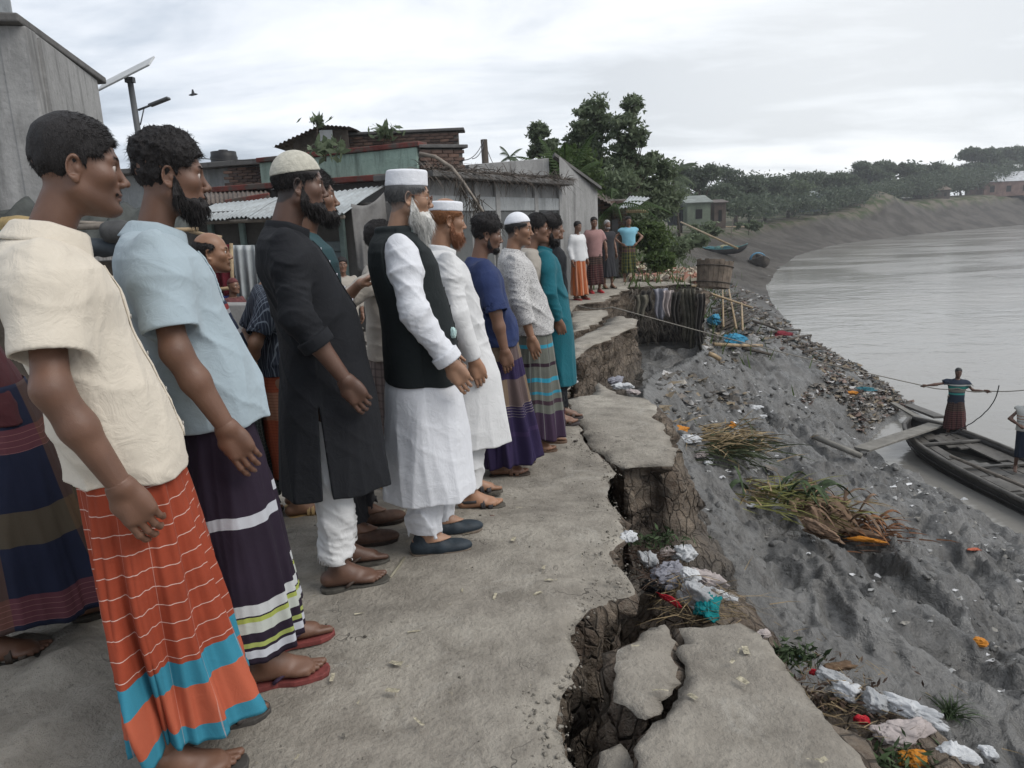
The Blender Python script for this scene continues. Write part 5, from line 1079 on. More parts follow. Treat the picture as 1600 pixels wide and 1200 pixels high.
def person(loc, rz, H, label, P, group=None, dist=None):
    """P: dictionary describing pose, head, clothes. local frame: x forward, y left, z up, 1.70 m tall before scaling"""
    s = H/1.70
    if dist is None: dist = math.hypot(loc[0], loc[1])
    px = max(0.0026, dist*0.00105)                          # about 0.8 pixel of the final picture
    hh = max(0.0029, px)/s; hb = max(0.0055, px*1.6)/s; hf = max(0.0026, px*0.9)/s
    root = empty('person', loc, rz, label, 'person', group)
    sk = np.array(P.get('skin', (0.150, 0.078, 0.048)))*np.array([1.22, 1.18, 1.12])
    # --- pose
    lean = P.get('lean', 0.0)                               # forward shift of the shoulders
    hc = np.array(P.get('head', (0.015+lean*.4, 0, 1.588))); yaw = P.get('yaw', 0.0); pit = P.get('pitch', 0.0)
    cy, sy, cp, sp = math.cos(yaw), math.sin(yaw), math.cos(pit), math.sin(pit)
    HM = np.array([[cy, -sy, 0], [sy, cy, 0], [0, 0, 1]]) @ np.array([[cp, 0, sp], [0, 1, 0], [-sp, 0, cp]])    # columns = head axes
    HS = np.array(P.get('hs', (0.90, 0.93, 0.93)))
    def toh(X, Y, Z):
        x = X-hc[0]; y = Y-hc[1]; z = Z-hc[2]
        return ((HM[0, 0]*x+HM[1, 0]*y+HM[2, 0]*z)/HS[0], (HM[0, 1]*x+HM[1, 1]*y+HM[2, 1]*z)/HS[1], (HM[0, 2]*x+HM[1, 2]*y+HM[2, 2]*z)/HS[2])
    def fromh(v): return ((v*HS) @ HM.T)+hc
    sw = P.get('sw', 0.175)
    arms = {}
    for sd_, key in ((-1, 'R'), (1, 'L')):
        a = P.get(key, {}); S = np.array([lean-0.022, sd_*sw, 1.385])
        E_ = np.array(a.get('E', (-0.035, sd_*(sw+0.050), 1.105)), float)+np.array([lean, 0, 0]); W_ = np.array(a.get('W', (0.045, sd_*(sw+0.055), 0.865)), float)+np.array([lean*.8, 0, 0])
        f = a.get('f', tuple((W_-E_)/np.linalg.norm(W_-E_))); n = a.get('n', (0.15, -sd_, 0.0)); arms[sd_] = (S, E_, W_, basis(f, n), a.get('curl', 1.0), a.get('spread', 0.0))
    belly = P.get('belly', 0.0); fatw = P.get('fat', 0.0)
    legs = {}
    for sd_, key in ((-1, 'FR'), (1, 'FL')):
        fx, fy, fa = P.get(key, (0.0 if sd_ < 0 else 0.03, sd_*0.10, sd_*0.12)); legs[sd_] = (fx, fy, fa)
    fz = 0.018 if P.get('shoe', 'strap') is not None else 0.0
    def tors(X, Y, Z, g=0.0):
        T = [(0.80, 0.0, .115, .125, .165), (0.92, 0, .118+belly*.5, .125, .168), (1.02, lean*.25, .110+belly, .108, .158+fatw), (1.12, lean*.5, .108+belly*.9, .100, .155+fatw),
             (1.22, lean*.8, .112+belly*.4, .108, .165+fatw*.6), (1.30, lean, .105, .112, .175), (1.37, lean-.008, .082, .098, .165), (1.42, lean-.02, .055, .070, .110), (1.45, lean-.028, .045, .055, .06)]
        return loftd(X, Y, Z, T, 2.2, k=0.03)-g
    def legs_d(X, Y, Z, r0=0.080, r1=0.052, r2=0.036, zb=0.0):
        d = None
        for sd_ in (-1, 1):
            fx, fy, fa = legs[sd_]; hip = (0.0, sd_*0.085, 0.86); kn = (fx*.6+0.018, sd_*0.09*.5+fy*.5, 0.48+0.0); an = (fx-0.005, fy, 0.085+fz)
            g = smin(cap(X, Y, Z, hip, kn, r0, r1), cap(X, Y, Z, kn, an, r1*1.02, r2), 0.03)
            d = g if d is None else smin(d, g, 0.01)
        return d
    def arms_d(X, Y, Z, g=0.0):
        d = None
        for sd_ in (-1, 1):
            S, E_, W_, _, _, _ = arms[sd_]; m = E_*0.62+W_*0.38
            q = smin(cap(X, Y, Z, S+np.array([0, -sd_*.035, -.035]), E_, 0.034+g, 0.0375+g), cap(X, Y, Z, E_, m, 0.0385+g, 0.0375+g), 0.02)
            q = smin(q, cap(X, Y, Z, m, W_, 0.0375+g, 0.0255+g), 0.02)
            d = q if d is None else np.minimum(d, q)
        return d
    nk0 = (lean-0.030, 0, 1.38); nk1 = tuple(fromh(np.array([-0.028, 0, -0.055]))); nr = P.get('neck', 0.052)-.003
    def neck_d(X, Y, Z): return smin(cap(X, Y, Z, nk0, nk1, nr+.004, nr), cap(X, Y, Z, (lean-.03, 0, 1.34), (lean-0.03, 0, 1.39), 0.070, 0.052), 0.03)
    def body_d(X, Y, Z):
        d = smin(tors(X, Y, Z, -0.022), arms_d(X, Y, Z), 0.03); d = smin(d, legs_d(X, Y, Z), 0.04)
        return smin(d, neck_d(X, Y, Z), 0.04)
    def headn_d(X, Y, Z):
        x, y, z = toh(X, Y, Z); d = head_d(x, y, z, P); return smin(d, neck_d(X, Y, Z), 0.022)
    parts = []
    # head block
    lo = hc-np.array([0.15, 0.13, 0.17]); hi = hc+np.array([0.15, 0.13, 0.15])
    zc_ = hc[2]-0.155
    v, q = nets(lambda X, Y, Z: smax(headn_d(X, Y, Z), zc_-Z, 0.002), lo, hi, hh); nh = len(v); parts.append((v, q))
    # trunk, limbs
    def main(X, Y, Z):
        d = smax(body_d(X, Y, Z), Z-(zc_+0.012), 0.003)
        for sd_ in (-1, 1):
            W_ = arms[sd_][2]; f = arms[sd_][3][0]; pl = (X-W_[0])*f[0]+(Y-W_[1])*f[1]+(Z-W_[2])*f[2]
            near = np.sqrt((X-W_[0])**2+(Y-W_[1])**2+(Z-W_[2])**2)-0.09
            d = np.maximum(d, np.minimum(pl-0.004, -near))
        return smax(d, 0.10+fz-Z, 0.002)
    xs = [arms[k][i][0] for k in (-1, 1) for i in (1, 2)]; ys = [arms[k][i][1] for k in (-1, 1) for i in (1, 2)]; zs = [arms[k][i][2] for k in (-1, 1) for i in (1, 2)]
    fxs = [legs[k][0] for k in (-1, 1)]
    blo = (min(xs+[-0.2]+fxs)-0.08, min(ys+[-0.25])-0.07, 0.05); bhi = (max(xs+[0.25+belly]+fxs)+0.08, max(ys+[0.25])+0.07, max([1.45]+zs)+0.06)
    parts.append(nets(main, blo, bhi, hb))
    # hands
    for sd_ in (-1, 1):
        S, E_, W_, (f, t, n), curl, spr = arms[sd_]; t = t*(1 if t@np.array([1.0, 0, 0.3]) > -9 else 1)
        thumb = P.get('R' if sd_ < 0 else 'L', {}).get('thumb')
        if thumb is None: t = t if sd_ < 0 else -t
        elif thumb < 0: t = -t
        def hd(X, Y, Z):
            x = X-W_[0]; y = Y-W_[1]; z = Z-W_[2]; F_ = x*f[0]+y*f[1]+z*f[2]; T_ = x*t[0]+y*t[1]+z*t[2]; N_ = x*n[0]+y*n[1]+z*n[2]
            d = hand_d(F_, T_, N_, curl, spr); d = smin(d, cap(X, Y, Z, E_, W_, 0.038, 0.0255), 0.02)
            return smax(d, -0.012-F_, 0.002)
        c = W_+f*0.085; parts.append(nets(hd, c-0.125, c+0.125, hf))
    # feet
    FM = {}
    for sd_ in (-1, 1):
        fx, fy, fa = legs[sd_]; M = Matrix.Translation((fx, fy, 0)) @ Matrix.Rotation(fa, 4, 'Z'); FM[sd_] = M
        ca, sa = math.cos(fa), math.sin(fa)
        def fd(X, Y, Z):
            x = X-fx; y = Y-fy; d = smax(foot_d(x*ca+y*sa, -x*sa+y*ca, Z-fz, sd_), Z-0.125-fz, 0.002); return smax(d, 0.068-Z, 0.002) if P.get('shoe') == 'loafer' else d
        if P.get('shoe') != 'loafer' or True:
            parts.append(nets(fd, (fx-0.14, fy-0.14, -0.01), (fx+0.24, fy+0.14, 0.15), max(hf*1.15, 0.0034)))
    v, q = join(parts)
    # skin colour: lips, stubble, scalp, nails stay where they are
    c = np.tile(sk, (len(v), 1)); hv = v[:nh]; x, y, z = toh(hv[:, 0], hv[:, 1], hv[:, 2])
    lip = np.exp(-(((x-0.092)/0.010)**2+(y/0.020)**2+((z+0.0690)/0.009)**2)*1.3)[:, None]
    c[:nh] = c[:nh]*(1-lip*.7)+np.array([0.17, 0.060, 0.052])*(0.7+sk[0]*1.6)*lip*.7
    ey = np.exp(-(((z-0.0065)/0.0022)**2+((x-0.082)/0.010)**2+((np.abs(y)-0.032)/0.014)**2)); c[:nh] *= (1-.8*ey)[:, None]
    br = np.exp(-((z-0.0205-0.004*np.sin(np.clip((np.abs(y)-.012)/.035, 0, 1)*2.6))/0.0035)**2)*(np.abs(y) > .010)*(np.abs(y) < .050)*(x > .05); c[:nh] *= (1-.6*br)[:, None]
    st = P.get('stubble', 0.0)
    if st:
        mk = sstep(-z, 0.03, 0.06)*sstep(x, 0.0, 0.03)*st; c[:nh] *= (1-0.55*mk)[:, None]
    if P.get('fade', 0.0):
        mk = sstep(z-hairline(x, P)+0.004, -0.003, 0.006)*(x < 0.085); c[:nh] = c[:nh]*(1-mk*P['fade'])[:, None]+np.array(P.get('haircol', (0.012, 0.010, 0.010)))*(mk*P['fade'])[:, None]
    kn = sstep(-v[:, 2], -0.06, 0.0); c *= (1-0.12*kn)[:, None]
    me = npmesh('body', v*s, q); vcol(me, 'col', np.clip(c, 0, 1)); body = link('body', me, M_SKIN, root)
    # eyes
    N_ = 10 if dist < 6 else 6
    for sg in (-1, 1):
        eb = MB(); o = np.array([0.0720, sg*0.032, -0.001])
        vs = []; fs = []
        for i in range(N_+1):
            th = math.pi*i/N_
            for k in range(12):
                ph = 2*math.pi*k/12; p = o+0.0131*np.array([math.cos(th), math.sin(th)*math.cos(ph), math.sin(th)*math.sin(ph)]); vs.append(tuple(fromh(p)*s))
        for i in range(N_):
            for k in range(12): fs.append((i*12+k, i*12+(k+1) % 12, (i+1)*12+(k+1) % 12, (i+1)*12+k))
        eb.add(vs, fs); eb.mi[-len(fs):] = [1 if (i//12) < max(1, int(N_*0.2)) else 0 for i in range(len(fs))]
        eb.build('eye', [mat('eye white', (0.42, 0.36, 0.32), 0.25, 0.05, spec=0.5, bump=0), mat('iris', (0.02, 0.011, 0.007), 0.15, 0.1, spec=0.5, bump=0)], body, smooth=True)
    rng = np.random.default_rng(P.get('seed', 1)+77)
    # brows
    hcX = P.get('haircol', (0.012, 0.010, 0.010)); bc = P.get('browcol', hcX)
    nb = 90 if dist < 6 else 30
    for sg in (-1, 1):
        u = rng.random(nb)
        pb = np.stack([0.0885-0.017*u**1.6+0.001, sg*(0.012+0.035*u), 0.0205+0.006*np.sin(u*2.6)+rng.normal(0, .0018, nb)], 1)
        db = np.stack([-0.25*u+0.12, sg*1.0+0*u, 0.25-0.7*u], 1)+rng.normal(0, .15, (nb, 3))
        sv_, sq_, st_ = strands(fromh(pb), db @ HM.T, 0.009, 0.0009 if dist < 6 else 0.0022, rng)
        link('eyebrow', npmesh('eyebrow', sv_*s, sq_, st_), hair_mat(bc), body)
    def hairy(name, fn, lo, hi, h, colr, n, L, w, dirf, parent):
        v, q = nets(lambda X, Y, Z: fn(*toh(X, Y, Z)), lo, hi, h)
        if not len(v): return
        nn = vnormals(v, q); k = rng.integers(0, len(v), n); p = v[k]; x, y, z = toh(p[:, 0], p[:, 1], p[:, 2])
        D = dirf(x, y, z, n); D = D @ HM.T + nn[k]*P.get('puff', 0.28)+rng.normal(0, .18, (n, 3))
        LL = L*(0.5+rng.random(n))*(0.55+0.45*sstep(z, -0.03, 0.05) if name == 'hair' else 1.0); a, b_, c_ = strands(p-nn[k]*0.002, D, LL, w, rng, bend=np.tile([0, 0, -0.5], (n, 1)))
        vv = np.concatenate([v, a]); link(name, npmesh(name, vv*s, np.concatenate([q, b_+len(v)]), c_+len(v)), hair_mat(colr), parent)
    hlo = hc-np.array([0.16, 0.13, 0.14]); hhi = hc+np.array([0.16, 0.13, 0.17]); near = dist < 7; sx = 1.0 if near else 2.0
    if P.get('hair', 'short') != 'none':
        L = P.get('hlen', 0.014)
        if P.get('curly'): dirf = lambda x, y, z, n: np.stack([0.2+rng.normal(0, .9, n), rng.normal(0, .9, n), rng.normal(0, .8, n)], 1)
        elif P.get('comb') == 'fwd': dirf = lambda x, y, z, n: np.stack([np.where(z > .02, 1.0, 0.15), np.sign(y)*0.1, np.where(z > .05, 0.1, -1.0)], 1)
        else: dirf = lambda x, y, z, n: np.stack([np.where(z > .03, 0.6, -0.25), np.sign(y)*0.25, np.where(z > .05, 0.25, -1.0)], 1)
        hp = dict(P)
        fn = hair_d if not P.get('cap') else (lambda x, y, z, p=None: smax(hair_d(x, y, z, P), z-0.048, 0.003))
        hairy('hair', (lambda x, y, z: fn(x, y, z, P)), hlo, hhi, hh*1.15, hcX, 6500 if near else 300, L, 0.0007*sx, dirf, body)
    if P.get('beard'):
        b = P['beard']; L = b.get('slen', 0.02)
        dirf = lambda x, y, z, n: np.stack([0.30+0*x, np.sign(y)*0.15, -1.0+0*x], 1)
        lo2 = hlo.copy(); lo2[2] -= b.get('len', .05)+.02; hairy('beard', lambda x, y, z: beard_d(x, y, z, b), lo2, hhi, hh*1.15, b.get('col', hcX), 2600 if near else 250, L, 0.0009*sx, dirf, body)
    elif P.get('must'):
        nb = 420; sg = np.where(rng.random(nb) < .5, -1, 1); u = rng.random(nb)
        pb = np.stack([0.0935-0.012*u**1.5, sg*(0.003+0.026*u), -0.0535-0.008*u+rng.normal(0, .002, nb)], 1); db = np.stack([0.1+0*u, sg*(0.3+u), -0.9+0*u], 1)+rng.normal(0, .2, (nb, 3))
        a, b_, c_ = strands(fromh(pb), db @ HM.T, 0.007, 0.0006, rng); link('moustache', npmesh('moustache', a*s, b_, c_), hair_mat(hcX), body)
    if P.get('cap'):
        v, q = nets(lambda X, Y, Z: cap_d(*toh(X, Y, Z), P), hlo, hc+np.array([0.16, 0.13, 0.20]), hh*1.2)
        link('cap', npmesh('cap', v*s, q), P['capmat'], root)
    if P.get('glasses'):
        g = MB()
        W = lambda a: tuple(fromh(np.array(a))*s)
        for sg in (-1, 1):
            g.tube([W((0.103, sg*0.032+0.021*math.cos(t), -0.004+0.016*math.sin(t))) for t in np.linspace(0, 2*math.pi, 20)], 0.0011*s, 6, False)
            g.tube([W((0.101, sg*0.053, 0.002)), W((0.060, sg*0.075, 0.004)), W((0.0, sg*0.083, 0.006)), W((-0.015, sg*0.082, -0.012))], 0.0013*s, 6)
        g.tube([W((0.103, -0.011, 0)), W((0.108, 0, 0.004)), W((0.103, 0.011, 0))], 0.0012*s, 6)
        go = g.build('glasses', mat('brown spectacle frame', (0.16, 0.06, 0.03), 0.3, 0.1, spec=0.5), root, smooth=True)
        l = MB()
        for sg in (-1, 1): l.add([W((0.103, sg*0.032+0.020*math.cos(t), -0.004+0.015*math.sin(t))) for t in np.linspace(0, 2*math.pi, 17)[:-1]], [tuple(range(16))])
        t = NT('lens glass'); t.b.inputs['Transmission Weight'].default_value = 1; t.b.inputs['Roughness'].default_value = 0.02; t.b.inputs['IOR'].default_value = 1.1; l.build('lens', t.m, go)
    # ---------------- clothes
    seed = P.get('seed', 1)*13
    def sleeve(X, Y, Z, kind, g=0.0, carve=True):
        d = None
        for sd_ in (-1, 1):
            S, E_, W_, _, _, _ = arms[sd_]; S = S+np.array([0, -sd_*0.012, -0.004])
            if kind == 'short':
                T = S+(E_-S)*P.get('slv', 0.86); M_ = S+(T-S)*.35; q = smin(cap(X, Y, Z, S, M_, 0.050+g, 0.066+g), cap(X, Y, Z, M_, T, 0.066+g, P.get('slr', 0.074)+g), 0.03)-creases(X, Y, Z, seed+sd_, 0.004, 8, 0); ax = (E_-S)/np.linalg.norm(E_-S)
                pl = (X-T[0])*ax[0]+(Y-T[1])*ax[1]+(Z-T[2])*ax[2]; q = smax(q, pl, 0.004)
                inn = np.maximum(cap(X, Y, Z, S, T+ax*0.1, 0.055+g, P.get('slr', 0.074)+g-0.006), -0.045-pl); q = smax(q, -inn, 0.004)
            else:
                k = {'long': 0.97, 'rolled': 0.45, '34': 0.62}[kind]; T = E_+(W_-E_)*k; r1 = 0.062+g; r2 = P.get('cuffr', 0.046)+g
                M_ = S+(E_-S)*.35; q = smin(smin(cap(X, Y, Z, S, M_, 0.052+g, 0.064+g), cap(X, Y, Z, M_, E_, 0.064+g, r1), 0.03), cap(X, Y, Z, E_, T, r1, r2), 0.03); ax = (W_-E_)/np.linalg.norm(W_-E_)
                pl = (X-T[0])*ax[0]+(Y-T[1])*ax[1]+(Z-T[2])*ax[2]; q = smax(q, pl, 0.004)
                inn = np.maximum(cap(X, Y, Z, E_, T+ax*0.1, r1-0.008, r2-0.006), -0.035-pl)
                q = q-creases(X, Y, Z, seed+sd_, 0.0042, 8, 0)-creases(X, Y, Z, seed+sd_+50, 0.0028, 15, 2)
                if kind in ('rolled',) or P.get('cuff'): q = smin(q, np.maximum(cap(X, Y, Z, E_, T+ax*.05, r1+0.006, r2+0.007), np.maximum(pl, -0.045-pl)), 0.004); q = smax(q, -inn, 0.004)
            d = q if d is None else np.minimum(d, q)
        return d
    def garment(hem, slv, g=0.020, flare=0.0, amp=0.006, hemcurve=0.0, front=0.0, kind=0, vest=False, slit=0.0, back=0.0):
        zz = [hem-0.1, 0.55, 0.80, 0.95, 1.05]
        def row(z):
            k = max(0.0, (1.02-z)); return flare*k
        b = belly
        T = [(hem-0.1, lean*.1, .132+row(hem)+b*.75+front, .140+row(hem)*.8+back, .185+row(hem)*.5+fatw*.7)] if hem < 0.75 else []
        if hem < 0.75: T += [(0.75, lean*.15, .130+row(.75)+b*.85+front*.7, .126+row(.75)*.8, .180+row(.75)*.5+fatw*.8)]
        else: T += [(hem-0.1, lean*.1, .124+b*.7+front, .128, .174+fatw)]
        T += [(0.93, lean*.2, .124+b*.9+front*.5, .122, .172+fatw), (1.02, lean*.35, .120+b+front*.4, .112, .168+fatw), (1.12, lean*.6, .116+b*.95+front*.2, .108, .168+fatw), (1.22, lean*.9, .116+b*.5, .116, .176+fatw*.6),
              (1.30, lean, .116+b*.1, .122, .184), (1.36, lean-.006, .096, .112, .178), (1.395, lean-.018, .074, .090, .135), (1.42, lean-.024, .060, .070, .088), (1.435, lean-.028, .048, .056, .062)]
        def fn(X, Y, Z):
            d = loftd(X, Y, Z, T, 2.25, k=0.02)-g+0.012
            d = d-creases(X, Y, Z, seed+3, amp*0.95, 6, 0)*(1.0 if hem > .7 else 1-.75*sstep(-Z, -.95, -.75))*(0.4+0.6*sstep(-Z, -1.32, -1.12))*(1.0 if not (vest or P.get('vest')) else sstep(-Z, -0.74, -0.6)+.15)
            if hem < 0.7:
                th_ = np.arctan2(Y, X-.01); vf_ = 0.0
                for kk_, aa_ in ((4, 1.0), (7, .9), (11, .6)): vf_ = vf_+aa_*((1-np.abs(np.sin(th_*kk_*.5+seed*kk_+.7*np.sin(Z*5+kk_)+(Z*1.3 if kk_ == 7 else -Z))))**1.6-.3)
                d = d-vf_*amp*1.5*sstep(-Z, -0.85, -0.45)
            if slv: d = smin(d, sleeve(X, Y, Z, slv, (g-0.020)*.6), 0.045)
            if vest:
                for sd_ in (-1, 1):
                    S = arms[sd_][0]; E_ = arms[sd_][1]; d = smax(d, -cap(X, Y, Z, S+np.array([0.0, sd_*0.025, 0.03]), S+np.array([0.0, sd_*0.03, -0.10]), 0.080, 0.070), 0.012)
            if vest is False or True:
                d = smax(d, -cap(X, Y, Z, nk0, nk1, nr+0.008, nr+0.006)-0*X, 0.004) if P.get('neckcut', True) else d
            if P.get('vneck') and vest:
                d = smax(d, -(np.maximum(np.abs(Y)-(Z-1.20)*0.25, -(X-lean-0.04))), 0.004)
            if slit:
                w = np.maximum(0, slit-Z)*P.get('slitw', 0.07)+0.002; sx_ = P.get('slitx', 0.0)
                sl = np.maximum(np.maximum(np.abs(X-sx_-(slit-Z)*P.get('slitk', 0.0))-w, 0.10-np.abs(Y)), Z-slit); d = smax(d, -sl, 0.003)
            return smax(d, hem+hemcurve*X*4+hemcurve*0-Z+0.004*np.sin(X*31+Y*23), 0.006)
        return fn
    def put(name, fn, h, m, zlo, zhi=1.47):
        lo = (blo[0]-0.08, blo[1]-0.06, zlo-0.02); hi = (bhi[0]+0.10, bhi[1]+0.06, max(zhi, bhi[2]+.03))
        v, q = nets(fn, lo, hi, h); me = npmesh(name, v*s, q); return link(name, me, m, root)
    hs = max(0.0050, px*1.45)/s
    top = P.get('top')
    surf = None
    if P.get('trouser'):
        tr = P['trouser']; zb = tr.get('zb', 0.10)
        def fn(X, Y, Z):
            d = None
            for sd_ in (-1, 1):
                fx, fy, fa = legs[sd_]; r = tr.get('r', 0.085); g = smin(cap(X, Y, Z, (0, sd_*0.070, 0.86), (fx*.6+0.015, sd_*0.04+fy*.5, 0.48), 0.078, r*1.0), cap(X, Y, Z, (fx*.6+0.015, sd_*0.04+fy*.5, 0.48), (fx-.005, fy, zb), r*1.05, r*0.95), 0.04)
                d = g if d is None else smin(d, g, 0.015)
            d = smin(d, loftd(X, Y, Z, [(0.80, 0, .085, .095, .130), (0.98, 0, .085+belly*.6, .085, .125)], 2.2), 0.04)
            d = d-(creases(X, Y, Z, seed+9, 0.006, 8, 0)+creases(X, Y, Z, seed+19, 0.009, 9, 1))*sstep(-Z, -0.70, -0.5)
            if tr.get('rings'): d = d-creases(X, Y, Z, seed+29, 0.0045, 20, 2)*sstep(-Z, -0.42, -0.25)
            for sd_ in (-1, 1):
                fx, fy, fa = legs[sd_]; d = smax(d, -np.maximum(cap(X, Y, Z, (fx-.005, fy, zb-0.1), (fx-.005, fy, zb+0.02), tr.get('r', .085)*.84, tr.get('r', .085)*.84), Z-zb-0.02), 0.004)
            return smax(d, zb-Z, 0.004)
        put('trousers', fn, hs*1.15, tr['mat'], zb, 1.0)
    if P.get('lungi'):
        lungi(root, P['lungi'], s, lean, belly, seed, dist)
    if top:
        surf = garment(top['hem'], top.get('slv'), top.get('g', 0.020), top.get('flare', 0.0), top.get('amp', 0.006), top.get('hemcurve', 0.0), top.get('front', 0.0), slit=top.get('slit', 0.0), back=top.get('back', 0.0))
        o = put(top.get('name', 'shirt'), surf, hs, top['mat'], top['hem']); P['_top'] = o
    if P.get('vest'):
        ve = P['vest']; vf = garment(ve['hem'], None, top.get('g', 0.02)+0.020, 0.0, 0.004, ve.get('hemcurve', 0.0), ve.get('front', 0.0), vest=True)
        put('waistcoat', vf, hs, ve['mat'], ve['hem']); surf = vf
    def hit(y, z, off=0.0, x0=0.6):
        """front surface of the outer garment"""
        xs_ = np.linspace(x0, -0.05, 260); dd = surf(xs_.astype(np.float32), np.full(260, y, np.float32), np.full(260, z, np.float32)); k = np.argmax(dd < 0)
        return xs_[k]+off
    if surf is not None and P.get('placket'):
        pk = P['placket']; z1, z0 = pk['z1'], pk['z0']; w = pk.get('w', 0.017); g = MB()
        n = 24
        rows = [(hit(-w, z, 0.0015), hit(0, z, 0.0035), hit(w, z, 0.0015), z) for z in np.linspace(z1, z0, n)]
        g.add([p for a, b_, c_, z in rows for p in ((a*s, -w*s, z*s), (b_*s, 0, z*s), (c_*s, w*s, z*s))], [(i*3+j, i*3+j+1, i*3+j+4, i*3+j+3) for i in range(n-1) for j in (0, 1)])
        po = g.build('button_placket', pk['mat'], root, smooth=True, solid=0.003*s)
        if pk.get('bcol'):
            bm_ = mat('shirt button', pk['bcol'], 0.3, 0.1, 200, 0, spec=0.5)
            for z in np.linspace(z1-0.03, z0+0.03, pk.get('nb', 5)):
                b = MB(); x = hit(0, z, 0.006); b.tube([(x*s, 0, z*s), ((x+0.003)*s, 0, z*s)], 0.0058*s, 10); b.build('button', bm_, po, smooth=False)
    if P.get('collar'):
        co = P['collar']; cm = co['mat']; kd = co['kind']; g = MB()
        cz = 1.420; tilt = co.get('tilt', 0.42); tn = (1.43-nk0[2])/(nk1[2]-nk0[2]); cx = nk0[0]+(nk1[0]-nk0[0])*tn-.002
        def fn(u, v):
            gap = co.get('gap', 0.25); th = gap+(2*math.pi-2*gap)*u; fr = math.cos(th)
            if kd == 'fold':
                prof = [(0.0, 0.0), (0.002, 0.022), (0.006, 0.032), (0.012, 0.027), (0.021, 0.008-0.008*max(0, fr)**2), (0.030, -0.010-0.030*max(0, fr)**3)]
            elif kd == 'band': prof = [(0.0, 0.0), (0.002, 0.012), (0.003, 0.030), (0.006, 0.031), (0.008, 0.012), (0.012, -0.006)]
            else: prof = [(0.0, 0.0), (0.0, 0.008), (0.002, 0.012), (0.006, 0.010), (0.009, 0.003), (0.010, -0.006)]
            k = v*(len(prof)-1); i = min(int(k), len(prof)-2); f_ = k-i; dr = prof[i][0]*(1-f_)+prof[i+1][0]*f_; dz = prof[i][1]*(1-f_)+prof[i+1][1]*f_
            R = nr+0.012+dr+co.get('g', 0.0); x = R*fr*1.06; y = R*math.sin(th)*1.04
            z = cz+dz-tilt*max(0, x)*1.0+0.14*max(0, -x)+co.get('up', 0.0)
            return ((cx+x+0.004+dz*0.30)*s, y*s, z*s)
        g.grid(fn, 41, 11); g.build('collar', cm, root, smooth=True, solid=0.0035*s)
    if P.get('pocket') and surf is not None:
        pk = P['pocket']; g = MB(); y0, z0 = pk['y'], pk['z']
        def fn(u, v): y = y0+(u-0.5)*0.10; z = z0+(v-0.5)*0.12; return (hit(y, z, 0.004)*s, y*s, z*s)
        g.grid(fn, 7, 7); g.build('pocket', pk['mat'], root, smooth=True, solid=0.003*s)
    if P.get('tissue') and surf is not None:
        ty, tz = -.125, 1.005; tx = hit(ty, tz, .004); ti = crumple('tissue', (tx*s, ty*s, tz*s-.02), (.035, .035, .06), cloth_mat('pale green tissue', (.42, .58, .56)), None, None, 77, n=16, parent=root)
    # footwear
    if P.get('shoe', 'strap'):
        for sd_ in (-1, 1): build_footwear(P.get('shoe', 'strap'), root, FM[sd_], -sd_*-1, s, P.get('shoecol', ((0.04, 0.035, 0.03), (0.05, 0.035, 0.025))))
    P['_fn'] = surf; P['_s'] = s
    return root
